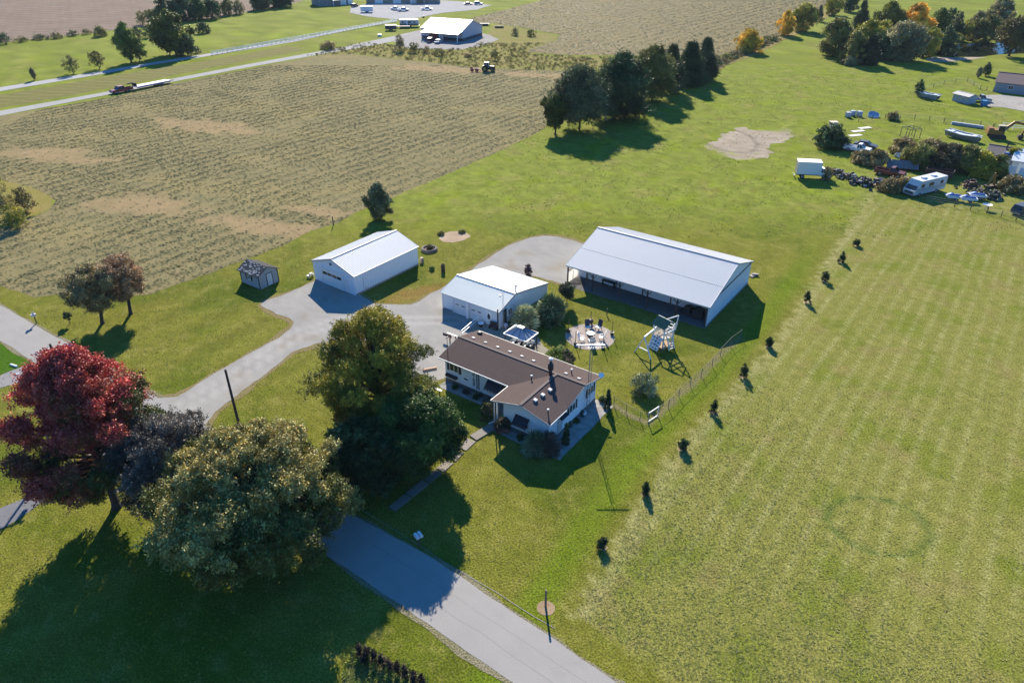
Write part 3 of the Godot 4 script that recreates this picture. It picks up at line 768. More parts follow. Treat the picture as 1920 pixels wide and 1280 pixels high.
func grass_cover() -> void:
	# standing tufts: one mass for each kind of cover
	var xs := []
	var cs := []
	rng.seed = 4242
	while xs.size() < 60000:   # cut hay lying in rough clumps
		var p := Vector2(rng.randf_range(-125, 62), rng.randf_range(-255, -62))
		if not Geometry2D.is_point_in_polygon(p, hay_poly):
			continue
		if patch_share(p.x, p.y) > 0.4 and rng.randf() < 0.85:
			continue
		var q := sin((p.x * 0.8 + p.y * 0.6) * 2.1 + nz(noise_a, p.x, p.y, 0.8) * 2.0)
		if rng.randf() > (0.35 + 0.65 * smoothstep(-0.6, 0.9, q)) * (0.35 + 0.65 * smoothstep(0.25, 0.6, nz(noise_a, p.x, p.y, 1.1))):
			continue
		var s := rng.randf_range(0.2, 0.62)
		xs.append(Transform3D(Basis(Vector3.UP, 0.93 + rng.randfn() * 0.35).scaled(Vector3(s * 1.5, s * rng.randf_range(0.35, 0.7), s)), Vector3(p.x, 0.02, p.y)))
		cs.append(Color(0.10, 0.12, 0.045).lerp(Color(0.3, 0.28, 0.13), rng.randf()))
	scatter(self, numbered("cut_hay"), clump("weed"), xs, cs)
	xs = []
	cs = []
	while xs.size() < 13000:   # rough tufts of the mown field
		var z := -26.0 - 40.0 * pow(rng.randf(), 1.4)
		var x := rng.randf_range(-5.0, 75.0)
		var w := minf(x - edge_x(z), verge_d(x, z))
		if w < 0.4 or rng.randf() > 0.12 + 0.88 * smoothstep(24.0, 1.0, w) * smoothstep(-66.0, -40.0, z) or rng.randf() > 0.3 + nz(noise_b, x, z, 0.25):
			continue
		var s := rng.randf_range(0.1, 0.26)
		xs.append(Transform3D(Basis(Vector3.UP, rng.randf() * TAU).scaled(Vector3(s * 1.6, s, s * 1.6)), Vector3(x, 0.0, z)))
		cs.append(Color(0.26, 0.3, 0.06).lerp(Color(0.55, 0.5, 0.22), rng.randf()))
	scatter(self, numbered("field_tufts"), clump("weed"), xs, cs)
	xs = []
	cs = []
	while xs.size() < 16000:   # coarse clumps in the far cut field
		var p := Vector2(rng.randf_range(-30, 220), rng.randf_range(-480, -240))
		if not Geometry2D.is_point_in_polygon(p, far_poly):
			continue
		if rng.randf() > 0.3 + 0.7 * smoothstep(-0.6, 0.9, sin((p.x * 0.8 + p.y * 0.6) * 1.3 + nz(noise_a, p.x, p.y, 0.8) * 2.0)):
			continue
		var s := rng.randf_range(0.5, 1.2)
		xs.append(Transform3D(Basis(Vector3.UP, 0.93 + rng.randfn() * 0.35).scaled(Vector3(s * 2.0, s * rng.randf_range(0.3, 0.6), s)), Vector3(p.x, 0.05, p.y)))
		cs.append(Color(0.12, 0.14, 0.055).lerp(Color(0.3, 0.27, 0.13), rng.randf()))
	scatter(self, numbered("far_cut_hay"), clump("weed"), xs, cs)
	xs = []
	cs = []
	while xs.size() < 34000:   # the lawn's uneven blades and clippings
		var p := Vector2(rng.randf_range(-62, 30), rng.randf_range(-106, -27))
		if Geometry2D.is_point_in_polygon(p, drive_poly) or Geometry2D.is_point_in_polygon(p, road_poly) or Geometry2D.is_point_in_polygon(p, hay_poly) or rng.randf() > 0.3 + 0.7 * nz(noise_b, p.x, p.y, 0.3):
			continue
		var s := rng.randf_range(0.06, 0.17)
		xs.append(Transform3D(Basis(Vector3.UP, rng.randf() * TAU).scaled(Vector3(s * 2.0, s * 0.9, s * 1.6)), Vector3(p.x, 0, p.y)))
		cs.append(Color(0.15, 0.19, 0.03).lerp(Color(0.4, 0.37, 0.14), pow(rng.randf(), 1.6)))
	scatter(self, numbered("lawn_grass"), clump("weed"), xs, cs)
	xs = []
	cs = []
	while xs.size() < 9000:   # uneven grass of the far meadow
		var p := Vector2(rng.randf_range(-5, 140), rng.randf_range(-240, -108))
		if Geometry2D.is_point_in_polygon(p, hay_poly) or rng.randf() > smoothstep(0.3, 0.7, nz(noise_b, p.x, p.y, 0.5)):
			continue
		var s := rng.randf_range(0.12, 0.36)
		xs.append(Transform3D(Basis(Vector3.UP, rng.randf() * TAU).scaled(Vector3(s * 2.0, s, s * 1.5)), Vector3(p.x, 0, p.y)))
		cs.append(Color(0.18, 0.25, 0.03).lerp(Color(0.4, 0.4, 0.11), rng.randf()))
	scatter(self, numbered("meadow_tufts"), clump("weed"), xs, cs)
	xs = []
	cs = []
	for k in 5000:   # weeds in the wild ground round the far farm and the near planted strip
		var p := Vector2(rng.randf_range(-75, 60), rng.randf_range(-300, -215)) if k < 3600 else Vector2(rng.randf_range(-16, -2), rng.randf_range(-33, -25))
		if k < 3600 and not Geometry2D.is_point_in_polygon(p, weed_poly):
			continue
		if k >= 3600 and not Geometry2D.is_point_in_polygon(p, strip_poly):
			continue
		var s := rng.randf_range(0.8, 2.0) if k < 3600 else rng.randf_range(0.35, 0.8)
		xs.append(Transform3D(Basis(Vector3.UP, rng.randf() * TAU).scaled(Vector3(s * 1.3, s, s * 1.3)), Vector3(p.x, 0, p.y)))
		cs.append(Color(0.17, 0.2, 0.035).lerp(Color(0.34, 0.26, 0.11), rng.randf()) if k < 3600 else Color(0.15, 0.24, 0.035).lerp(Color(0.28, 0.3, 0.09), rng.randf()))
	scatter(self, numbered("weeds"), clump("weed"), xs, cs)

# ---------------------------------------------------------------- the farmstead
const WHITE := Color(0.74, 0.74, 0.74)
func white() -> StandardMaterial3D: return mt(WHITE, 0.55, 0, "streak", 5.0)
func trim() -> StandardMaterial3D: return mt(Color(0.8, 0.8, 0.8), 0.5)
func black() -> StandardMaterial3D: return mt(Color(0.02, 0.022, 0.025), 0.6)
func steel() -> StandardMaterial3D: return mt(Color(0.3, 0.31, 0.32), 0.45, 0.4)
func wood() -> StandardMaterial3D: return mt(Color(0.16, 0.11, 0.07), 0.9, 0, "streak", 1.0)
func glass() -> StandardMaterial3D: return mt(Color(0.02, 0.025, 0.03), 0.08, 0.0)
func siding() -> StandardMaterial3D: return mt(Color(0.70, 0.76, 0.82), 0.55)
func roof_steel() -> StandardMaterial3D: return mt(Color(0.52, 0.52, 0.525), 0.6, 0.0, "", 1.0, 0.0, 0.35)
func stone() -> StandardMaterial3D: return mt(Color(0.2, 0.2, 0.21), 0.9, 0, "grit", 1.2, 2.0)

func along_x(mb: MB) -> MB:   # outlines are then given as (z, y) and run along x
	mb.x = Transform3D(Basis(Vector3(0, 0, 1), Vector3(0, 1, 0), Vector3(1, 0, 0)), Vector3.ZERO)
	return mb

func window_on(p: Node3D, c: Vector3, w: float, h: float, face: Vector3, shutters := true, panes := 2) -> void:   # a window with its centre at c in a wall that faces «face»
	var s := Vector3.UP.cross(face).normalized()
	var b := Basis(s, Vector3.UP, face)
	var fr := MB.new()
	fr.x = Transform3D(b, c)
	for k in panes + 1:
		fr.box(Vector3(-w / 2 + w * k / panes, 0, 0.03), Vector3(0.07, h + 0.07, 0.07))
	fr.box(Vector3(0, h / 2, 0.03), Vector3(w - 0.07, 0.07, 0.06)).box(Vector3(0, -h / 2, 0.04), Vector3(w - 0.07, 0.08, 0.1))
	var win := part(p, "window", fr, trim())
	for k in panes:
		var g := MB.new()
		g.x = Transform3D(b, c)
		g.box(Vector3(-w / 2 + w * (k + 0.5) / panes, 0, 0.008), Vector3(w / panes - 0.07, h - 0.06, 0.02))
		part(win, "pane", g, glass())
	if shutters:
		for k in [-1, 1]:
			var g := MB.new()
			g.x = Transform3D(b, c)
			g.box(Vector3(k * (w / 2 + 0.22), 0, 0.025), Vector3(0.34, h + 0.12, 0.05))
			for j in 5:
				g.box(Vector3(k * (w / 2 + 0.22), -h / 2 + h * (j + 0.5) / 5, 0.056), Vector3(0.26, h / 8, 0.012))
			part(win, "shutter", g, mt(Color(0.02, 0.026, 0.035), 0.6))

func door_on(p: Node3D, c: Vector3, w: float, h: float, face: Vector3, m: Material, nm := "door") -> MeshInstance3D:   # c: the middle of its sill
	var s := Vector3.UP.cross(face).normalized()
	var d := MB.new()
	d.x = Transform3D(Basis(s, Vector3.UP, face), c)
	d.box(Vector3(0, h / 2, 0.025), Vector3(w, h, 0.05)).box(Vector3(-w * 0.02, h * 0.74, 0.055), Vector3(w * 0.6, h * 0.34, 0.014)).box(Vector3(-w * 0.02, h * 0.28, 0.055), Vector3(w * 0.6, h * 0.4, 0.014))
	var o := part(p, nm, d, m)
	var k := MB.new()
	k.x = d.x
	k.box(Vector3(w * 0.4, h * 0.47, 0.08), Vector3(0.07, 0.07, 0.07))
	part(o, "handle", k, steel())
	return o

func ranch_house() -> void:
	var h := thing("ranch_house", "white ranch house with brown shingle roof, front wing and house numbers", "house", Vector3(-5.95, 0, -69.64), deg_to_rad(-35.36))
	var wall := along_x(MB.new())
	wall.prism([Vector2(-3.15, 0.5), Vector2(3.15, 0.5), Vector2(3.15, 3.24), Vector2(0, 4.02), Vector2(-3.15, 3.24)], 0.35, 16.1)
	part(h, "wall", wall, mt(Color(0.78, 0.83, 0.88), 0.6))
	var w2 := MB.new()
	w2.prism([Vector2(10.6, 0.5), Vector2(16.08, 0.5), Vector2(16.08, 3.22), Vector2(13.05, 4.02), Vector2(10.6, 3.4)], 3.15, 6.15)
	w2.prism([Vector2(9.75, 2.95), Vector2(10.6, 2.95), Vector2(10.6, 3.38), Vector2(9.75, 3.16)], 5.98, 6.12)
	part(h, "wing_wall", w2, mt(Color(0.78, 0.83, 0.88), 0.6))
	var lap := MB.new()
	for k in 11:   # lapped boards on the walls that show
		var y := 0.72 + k * 0.24
		lap.box(Vector3(5.0, y, 3.155), Vector3(9.3, 0.02, 0.02)).box(Vector3(13.3, y, 6.155), Vector3(5.3, 0.02, 0.02)).box(Vector3(16.105, y, 0.02), Vector3(0.02, 0.02, 6.2)).box(Vector3(16.085, y, 4.65), Vector3(0.02, 0.02, 2.9))
	part(h, "lap_board", lap, mt(Color(0.78, 0.83, 0.88), 0.6)).set_meta("kind", "stuff")
	part(h, "foundation", MB.new().span(0.3, 16.13, 0, 0.5, -3.19, 3.19).span(9.55, 16.12, 0, 0.48, 3.19, 6.2), stone())
	var r := MB.new()
	var R0 := Vector3(-0.15, 4.2, 0)
	var R1 := Vector3(16.55, 4.2, 0)
	var K := Vector3(13.05, 4.2, 0)
	var V1 := Vector3(9.45, 3.28, 3.65)
	var V2 := Vector3(16.55, 3.28, 3.65)
	r.slab(R0, K, V1, Vector3(-0.15, 3.28, 3.65), 0.1)
	r.slab(K, R1, V2, V2, 0.1)
	r.slab(R0, R1, Vector3(16.55, 3.2, -3.68), Vector3(-0.15, 3.2, -3.68), 0.1)
	r.slab(K, Vector3(13.05, 4.2, 6.75), Vector3(9.45, 3.28, 6.75), V1, 0.1)
	r.slab(K, Vector3(13.05, 4.2, 6.75), Vector3(16.55, 3.28, 6.75), V2, 0.1)
	var roof := part(h, "roof", r, mt(Color(0.128, 0.096, 0.09), 0.95, 0, "wear", 4.5, 1.5, 0.2))
	var cap := MB.new()
	cap.bar(R0 + Vector3(0, 0.015, 0), R1 + Vector3(0, 0.015, 0), 0.3, 0.035).bar(K + Vector3(0, 0.016, 0.1), Vector3(13.05, 4.216, 6.74), 0.3, 0.035)
	part(roof, "ridge_cap", cap, mt(Color(0.1, 0.078, 0.075), 0.9))
	var gut := MB.new()
	gut.bar(Vector3(-0.15, 3.2, 3.68), Vector3(9.42, 3.2, 3.68), 0.07, 0.11).bar(Vector3(9.42, 3.2, 3.73), Vector3(9.42, 3.2, 6.75), 0.07, 0.11).bar(Vector3(16.58, 3.2, 3.66), Vector3(16.58, 3.2, 6.75), 0.06, 0.1).bar(Vector3(-0.15, 3.13, -3.71), Vector3(16.55, 3.13, -3.71), 0.06, 0.1)
	part(roof, "gutter", gut, trim())
	var rk := [[Vector3(9.45, 3.2, 6.765), Vector3(13.05, 4.12, 6.765)], [Vector3(13.05, 4.12, 6.765), Vector3(16.55, 3.2, 6.765)]]
	for x in [-0.165, 16.565]:
		rk.append([Vector3(x, 4.12, 0), Vector3(x, 3.2, 3.62 if x < 0 else 3.6)])
		rk.append([Vector3(x, 4.12, 0), Vector3(x, 3.12, -3.66)])
	for q in rk:
		part(roof, "rake_board", MB.new().bar(q[0], q[1], 0.03, 0.14), mt(Color(0.5, 0.48, 0.47), 0.6))
	part(h, "soffit", MB.new().span(9.5, 10.6, 2.9, 2.95, 3.2, 6.15), trim())
	for v in [[1.22, -0.94], [2.96, -0.92], [4.65, -0.95], [6.32, -0.95], [7.95, -0.93], [9.5, -0.91], [13.69, -0.8], [15.3, -0.77]]:
		var y: float = 4.2 + v[1] * 0.272
		part(roof, "roof_vent", MB.new().box(Vector3(v[0], y + 0.06, v[1]), Vector3(0.32, 0.11, 0.32), Basis(Vector3.RIGHT, -0.26)), mt(Color(0.5, 0.47, 0.46), 0.6))
	for v in [[13.95, 2.7], [13.85, 3.9], [13.75, 5.1]]:
		part(roof, "roof_vent", MB.new().box(Vector3(v[0], 4.2 - (v[0] - 13.05) * 0.263 + 0.1, v[1]), Vector3(0.36, 0.2, 0.36), Basis(Vector3.BACK, -0.25)), mt(Color(0.6, 0.58, 0.57), 0.6))
	for v in [[11.15, 1.9, 3.72], [15.6, 5.6, 3.53], [14.0, -1.45, 3.8]]:
		var pipe := part(roof, "vent_pipe", MB.new().tube([Vector3(v[0], v[2] - 0.1, v[1]), Vector3(v[0], v[2] + 0.45, v[1])], [0.06, 0.06], 8), black())
		part(pipe, "pipe_cap", MB.new().lathe([Vector2(0, 0.62), Vector2(0.11, 0.58), Vector2(0.11, 0.45)], Vector3(v[0], v[2], v[1]), 8), trim())
	part(roof, "attic_fan", MB.new().lathe([Vector2(0.3, 0), Vector2(0.34, 0.2), Vector2(0.2, 0.32), Vector2(0, 0.34)], Vector3(0.75, 3.45, -2.75), 12), black())
	var ch := part(roof, "chimney", MB.new().lathe([Vector2(0.17, -0.4), Vector2(0.17, 0.5), Vector2(0.3, 0.62), Vector2(0.3, 1.3), Vector2(0.14, 1.42), Vector2(0.14, 1.75)], Vector3(12.5, 4.1, 0.35), 14), mt(Color(0.022, 0.022, 0.026), 0.5))
	part(ch, "chimney_cap", MB.new().lathe([Vector2(0, 2.08), Vector2(0.24, 1.98), Vector2(0.24, 1.76), Vector2(0.1, 1.7)], Vector3(12.5, 4.1, 0.35), 12), mt(Color(0.75, 0.75, 0.75), 0.3, 0.4))
	var dish := part(roof, "satellite_dish", MB.new().lathe([Vector2(0.3, 0.1), Vector2(0.2, 0.04), Vector2(0, 0)], Vector3.ZERO, 16).bar(Vector3(0, 0, 0), Vector3(-0.15, -0.35, 0.1), 0.05), mt(Color(0.8, 0.8, 0.8), 0.4))
	dish.position = Vector3(16.55, 3.55, -3.3)
	dish.rotation = Vector3(0.5, 0, -0.5)
	var mast := MB.new().tube([Vector3(1.05, 3.3, 3.4), Vector3(1.05, 6.1, 3.4)], [0.035, 0.03], 6)
	mast.box(Vector3(1.05, 6.12, 3.36), Vector3(0.09, 0.12, 0.34))
	part(roof, "roof_mast", mast, black())
	# openings
	window_on(h, Vector3(1.65, 2.25, 3.15), 1.2, 0.95, Vector3.BACK)
	window_on(h, Vector3(13.0, 1.6, 6.15), 1.3, 1.0, Vector3.BACK, false)
	window_on(h, Vector3(7.6, 1.75, 3.15), 2.1, 1.1, Vector3.BACK, false, 3)
	window_on(h, Vector3(16.1, 2.2, 1.75), 1.15, 0.95, Vector3.RIGHT)
	window_on(h, Vector3(16.1, 2.2, -1.95), 1.05, 0.95, Vector3.RIGHT)
	for a in [[6.35, 8.85, 3.15], [12.15, 13.85, 6.17]]:
		var aw := MB.new()
		var y0 := 2.62 if a[2] < 4 else 2.42
		aw.slab(Vector3(a[0], y0, a[2] + 0.04), Vector3(a[1], y0, a[2] + 0.04), Vector3(a[1], y0 - 0.72, a[2] + 0.75), Vector3(a[0], y0 - 0.72, a[2] + 0.75), 0.03)
		for k in 12:
			var x: float = lerpf(a[0], a[1] - 0.08, k / 11.0)
			aw.box(Vector3(x + 0.04, y0 - 0.82, a[2] + 0.75), Vector3(0.1 if k % 2 else 0.13, 0.18 if k % 2 else 0.26, 0.02))
		part(h, "awning", aw, mt(Color(0.012, 0.017, 0.03), 0.7), "dark awning over the gable window" if a[2] > 4 else "dark scalloped awning over the wide front window")
	part(h, "awning", MB.new().slab(Vector3(16.1, 2.95, 4.75), Vector3(16.1, 2.95, 3.45), Vector3(16.75, 2.6, 3.45), Vector3(16.75, 2.6, 4.75), 0.03), mt(Color(0.012, 0.017, 0.03), 0.7), "small dark awning over the side door")
	door_on(h, Vector3(16.08, 0.5, 4.1), 0.9, 2.0, Vector3.RIGHT, mt(Color(0.55, 0.55, 0.55), 0.5))
	door_on(h, Vector3(10.6, 0.5, 4.9), 0.95, 2.05, Vector3.LEFT, mt(Color(0.03, 0.05, 0.06), 0.5))
	part(h, "porch_floor", MB.new().span(9.62, 10.58, 0.48, 0.52, 3.2, 6.1), mt(Color(0.06, 0.22, 0.10), 0.9), "green mat on the porch floor")
	part(h, "porch_post", MB.new().box(Vector3(9.72, 1.75, 6.05), Vector3(0.13, 2.4, 0.13)), trim())
	part(h, "downspout", MB.new().bar(Vector3(9.5, 3.1, 6.3), Vector3(9.55, 0.35, 6.3), 0.09).bar(Vector3(9.55, 0.35, 6.3), Vector3(9.1, 0.12, 6.75), 0.09), trim())
	part(h, "porch_step", MB.new().span(8.9, 9.55, 0, 0.2, 4.9, 6.3).span(9.2, 9.55, 0.2, 0.36, 4.9, 6.3), mt(Color(0.3, 0.29, 0.27), 0.9, 0, "grit", 1.0))
	for x in [4.86, 5.12]:
		part(h, "wall_stripe", MB.new().span(x - 0.045, x + 0.045, 0.75, 3.1, 3.17, 3.22), mt(Color(0.02, 0.035, 0.06), 0.5))
	part(h, "planter_box", MB.new().span(0.55, 2.1, 0.95, 1.25, 3.17, 3.5), mt(Color(0.03, 0.028, 0.03), 0.8))
	var digits := ["3", "7", "0", "8"]
	for i in 4:
		var t := TextMesh.new()
		var f := SystemFont.new()
		f.font_names = PackedStringArray(["Droid Serif"])
		t.font = f
		t.text = digits[i]
		t.font_size = 48
		t.pixel_size = 0.0125
		t.depth = 0.03
		var o := MeshInstance3D.new()
		o.name = "house_number"
		o.mesh = t
		o.material_override = mt(Color(0.015, 0.025, 0.045), 0.5)
		o.position = Vector3(4.42, 2.72 - i * 0.5, 3.2)
		h.add_child(o, true)
	part(h, "vent_grille", MB.new().box(Vector3(3.3, 1.4, 3.17), Vector3(0.5, 0.16, 0.03)), black())
	# standing against or by the house
	var tower := thing("antenna_tower", "thin lattice antenna tower with a white television aerial at the house's side wall", "antenna", h.transform * Vector3(16.45, 0, -0.9))
	var tw := MB.new()
	var q := []
	for k in 3:
		q.append(Vector3(cos(TAU * k / 3), 0, sin(TAU * k / 3)) * 0.17)
	for k in 3:
		tw.bar(q[k], q[k] + Vector3(0, 8.1, 0), 0.045)
		for j in 18:
			tw.bar(q[k] + Vector3(0, j * 0.45, 0), q[(k + 1) % 3] + Vector3(0, j * 0.45 + 0.4, 0), 0.02)
	part(tower, "lattice", tw, steel())
	part(tower, "mast", MB.new().tube([Vector3(0, 8.0, 0), Vector3(0, 9.0, 0)], [0.03, 0.03], 6), steel())
	var ya := MB.new().bar(Vector3(-1.55, 8.55, 0.1), Vector3(1.35, 8.55, 0.1), 0.09)
	for k in 10:
		var x := -0.4 + k * 0.17
		ya.bar(Vector3(x, 8.5, -0.1 - 0.05 * k), Vector3(x + 0.02, 8.5, 0.75 - 0.02 * k), 0.022)
	part(tower, "aerial", ya, mt(Color(0.85, 0.85, 0.87), 0.4))
	var tyre := MB.new().lathe([Vector2(0.2, 0.05), Vector2(0.38, 0.05), Vector2(0.4, 0.3), Vector2(0.26, 0.34), Vector2(0.2, 0.2)], Vector3.ZERO, 18)
	single("tyre_planter", tyre, mt(Color(0.7, 0.7, 0.72), 0.7), "white painted tyre ring in the stone bed along the house's side wall", "planter", Vector3(7.53, 0, -60.67))
	single("utility_meter", MB.new().box(Vector3(0, 1.0, 0), Vector3(0.3, 0.45, 0.18)).box(Vector3(0, 0.5, 0), Vector3(0.08, 0.7, 0.08)), mt(Color(0.05, 0.06, 0.08), 0.5), "dark meter box on the front corner of the house wing", "meter", h.transform * Vector3(16.25, 0.35, 5.7), deg_to_rad(54.6))
	# the walk
	var wk := structure("walkway", MB.new().slab(Vector3(0, 0.02, 0), Vector3(0.02, 0.02, 0), Vector3(0.02, 0.02, 0.02), Vector3(0, 0.02, 0.02), 0.02).mesh(stone()))
	wk.position = Vector3(-5.26, 0, -54.43)
	var slabs := [[Vector2(-1.72, -58.76), Vector2(-3.94, -56.58)], [Vector2(-4.09, -56.33), Vector2(-4.98, -54.92)], [Vector2(-5.17, -54.59), Vector2(-5.92, -53.32)], [Vector2(-6.05, -53.01), Vector2(-6.88, -51.78)], [Vector2(-7.02, -51.63), Vector2(-8.00, -50.30)], [Vector2(-8.08, -50.15), Vector2(-9.37, -48.45)], [Vector2(-9.45, -48.31), Vector2(-10.72, -46.63)]]
	for i in slabs.size():
		var a: Vector2 = slabs[i][0] - Vector2(wk.position.x, wk.position.z)
		var b: Vector2 = slabs[i][1] - Vector2(wk.position.x, wk.position.z)
		var y := 0.07 if i else 0.12
		var m := MB.new().bar(Vector3(a.x, y / 2, a.y), Vector3(b.x, y / 2, b.y), 1.05 if i < 3 else 0.9, y)
		part(wk, "paving_slab", m, mt(Color(0.27, 0.24, 0.21) * (1.0 if i % 2 else 0.9), 0.9, 0, "grit", 1.3))

func overhead(p: Node3D, x0: float, x1: float, h: float, z: float, glazed: bool) -> void:   # a sectional garage door in a wall that faces +z
	var n := 4
	var d := part(p, "garage_door", MB.new().span(x0, x1, 0.0, h, z, z + 0.02), mt(Color(0.66, 0.67, 0.68), 0.5))
	for k in n:
		part(d, "door_panel", MB.new().span(x0 + 0.02, x1 - 0.02, h * k / n + 0.015, h * (k + 1) / n - 0.015, z + 0.022, z + 0.05), mt(Color(0.72, 0.73, 0.74), 0.45))
	if glazed:
		for k in 2:
			var x := lerpf(x0, x1, 0.27 + 0.46 * k)
			part(d, "pane", MB.new().span(x - 0.26, x + 0.26, h * 0.66, h * 0.66 + 0.13, z + 0.052, z + 0.06), glass())

func two_door_garage() -> void:
	var g := thing("two_door_garage", "white steel garage with two overhead doors and a bright roof, nearest the house", "garage", Vector3(-7.35, 0, -86.84), deg_to_rad(-35.2))
	var prof := [Vector2(3.4, 0), Vector2(3.4, 2.36), Vector2(0, 3.46), Vector2(-3.6, 2.74), Vector2(-7.9, 1.72), Vector2(-7.9, 0)]
	part(g, "wall", along_x(MB.new()).prism(prof, 0.08, 9.42), siding())
	var rb := MB.new()
	for s in 6:
		var z0: float = [3.4, 1.6, 0.0, -1.8, -3.6, -5.8][s]
		var z1: float = [1.6, 0.0, -1.8, -3.6, -5.8, -7.9][s]
		for k in 4:
			var z := lerpf(z0, z1, k / 4.0)
			var y := 3.4 - maxf(0, z) * 0.32 - maxf(0, minf(-z, 3.6)) * 0.2 - maxf(0, -z - 3.6) * 0.237
			rb.box(Vector3(9.43, y / 2, z), Vector3(0.03, y - 0.06, 0.05))
	part(g, "wall_rib", rb, siding()).set_meta("kind", "stuff")
	var r := MB.new()
	var a := [Vector3(-0.08, 3.58, 0), Vector3(9.55, 3.58, 0), Vector3(9.55, 2.42, 3.6), Vector3(-0.08, 2.42, 3.6)]
	var b := [Vector3(-0.08, 3.58, 0), Vector3(9.55, 3.58, 0), Vector3(9.55, 2.85, -3.6), Vector3(-0.08, 2.85, -3.6)]
	var c := [b[3], b[2], Vector3(9.55, 1.82, -8.05), Vector3(-0.08, 1.82, -8.05)]
	for q in [a, b, c]:
		r.slab(q[0], q[1], q[2], q[3], 0.09).ribs(q[0], q[1], q[2], q[3], 0.3, 0.07, 0.035)
	var roof := part(g, "roof", r, mt(Color(0.58, 0.61, 0.585), 0.55, 0.0, "", 1.0, 0.0, 0.35))
	part(roof, "ridge_cap", MB.new().bar(Vector3(-0.1, 3.62, 0), Vector3(9.57, 3.62, 0), 0.24, 0.04), mt(Color(0.09, 0.12, 0.19), 0.5))
	part(roof, "rake_trim", MB.new().bar(Vector3(9.57, 3.55, 0.1), Vector3(9.57, 2.4, 3.62), 0.05, 0.16).bar(Vector3(9.57, 3.55, -0.1), Vector3(9.57, 2.82, -3.6), 0.05, 0.16).bar(Vector3(9.57, 2.8, -3.62), Vector3(9.57, 1.8, -8.05), 0.05, 0.16), mt(Color(0.09, 0.13, 0.19), 0.5))
	part(roof, "flue", MB.new().tube([Vector3(9.1, 3.4, -0.7), Vector3(9.1, 4.25, -0.7)], [0.08, 0.08], 8).lathe([Vector2(0, 0.18), Vector2(0.14, 0.12), Vector2(0.14, 0)], Vector3(9.1, 4.22, -0.7), 8), steel())
	overhead(g, 2.05, 4.2, 2.0, 3.4, true)
	overhead(g, 4.72, 6.85, 2.0, 3.4, true)
	part(g, "base_trim", MB.new().span(0.02, 1.84, 0, 0.22, 3.41, 3.46).span(6.9, 7.3, 0, 0.22, 3.41, 3.46), mt(Color(0.3, 0.29, 0.27), 0.9, 0, "streak", 2.0)).set_meta("kind", "stuff")
	part(g, "gable_base", MB.new().span(9.43, 9.46, 0, 0.25, -7.85, 1.85), mt(Color(0.3, 0.29, 0.27), 0.9, 0, "streak", 2.0))
	part(g, "door_pillar", MB.new().span(4.27, 4.62, 0, 2.3, 3.42, 3.75), trim())
	for q in [[1.86, 1.98, 3.52], [9.33, 9.47, 3.47], [0.04, 0.16, 3.47]]:
		part(g, "corner_trim", MB.new().span(q[0], q[1], 0, 2.3, 3.41, q[2]), trim())
	var d := door_on(g, Vector3(7.8, 0.05, 3.4), 0.95, 2.0, Vector3.BACK, trim())
	var ov := MB.new().lathe([Vector2(0, 0.02), Vector2(0.2, 0.02), Vector2(0.22, 0)], Vector3.ZERO, 18)
	var w := part(d, "pane", ov, mt(Color(0.05, 0.035, 0.05), 0.15))
	w.transform = Transform3D(Basis(Vector3(1, 0, 0), Vector3(0, 0, 1), Vector3(0, -1.9, 0)), Vector3(7.8, 1.25, 3.465))
	door_on(g, Vector3(9.43, 0.05, 2.25), 0.75, 2.25, Vector3.RIGHT, mt(Color(0.012, 0.04, 0.028), 0.6), "green_door")
	window_on(g, Vector3(9.43, 1.45, 1.1), 0.8, 0.9, Vector3.RIGHT, false)
	single("wooden_post", MB.new().bar(Vector3.ZERO, Vector3(0, 2.9, 0), 0.16), black(), "tall black post at the front corner of the two door garage", "post", g.transform * Vector3(9.35, 0, 3.62))
	var lat := MB.new()
	for k in 3:
		var q := Vector3(cos(TAU * k / 3), 0, sin(TAU * k / 3)) * 0.13
		var q2 := Vector3(cos(TAU * (k + 1) / 3), 0, sin(TAU * (k + 1) / 3)) * 0.13
		lat.bar(q, q + Vector3(0, 6.0, 0), 0.03)
		for j in 15:
			lat.bar(q + Vector3(0, j * 0.4, 0), q2 + Vector3(0, j * 0.4 + 0.36, 0), 0.016)
	lat.bar(Vector3(0, 5.9, 0), Vector3(0, 6.9, 0), 0.03).box(Vector3(-0.3, 4.6, 0.05), Vector3(0.22, 0.22, 0.22))
	single("radio_mast", lat, mt(Color(0.6, 0.6, 0.62), 0.5), "slender pale lattice mast at the corner of the two door garage", "antenna", g.transform * Vector3(9.65, 0, 2.95))
	var bench := thing("garden_bench", "reddish brown bench under the little round window plaque by the garage side door", "bench", g.transform * Vector3(8.85, 0, 3.95), g.rotation.y)
	part(bench, "seat", MB.new().box(Vector3(0, 0.42, 0), Vector3(1.25, 0.06, 0.45)), mt(Color(0.1, 0.045, 0.04), 0.8))
	part(bench, "backrest", MB.new().box(Vector3(0, 0.7, -0.21), Vector3(1.25, 0.45, 0.05)), mt(Color(0.045, 0.03, 0.03), 0.8))
	for x in [-0.55, 0.55]:
		part(bench, "leg", MB.new().box(Vector3(x, 0.2, 0), Vector3(0.08, 0.4, 0.4)), black())
	single("patio_ball", MB.new().lathe([Vector2(0.12, 0), Vector2(0.2, 0.3), Vector2(0.3, 0.45), Vector2(0.28, 0.7), Vector2(0, 0.82)], Vector3.ZERO, 14), mt(Color(0.5, 0.46, 0.55), 0.4), "pale gazing ball on a stand beside the green garage door", "ornament", g.transform * Vector3(10.1, 0, 2.95))
	var pl := thing("flower_pot", "dark pot with a pale rim between the railing and the garage doors", "planter", g.transform * Vector3(7.2, 0, 4.35))
	part(pl, "pot", MB.new().lathe([Vector2(0.2, 0), Vector2(0.34, 0.45)], Vector3.ZERO, 14), black())
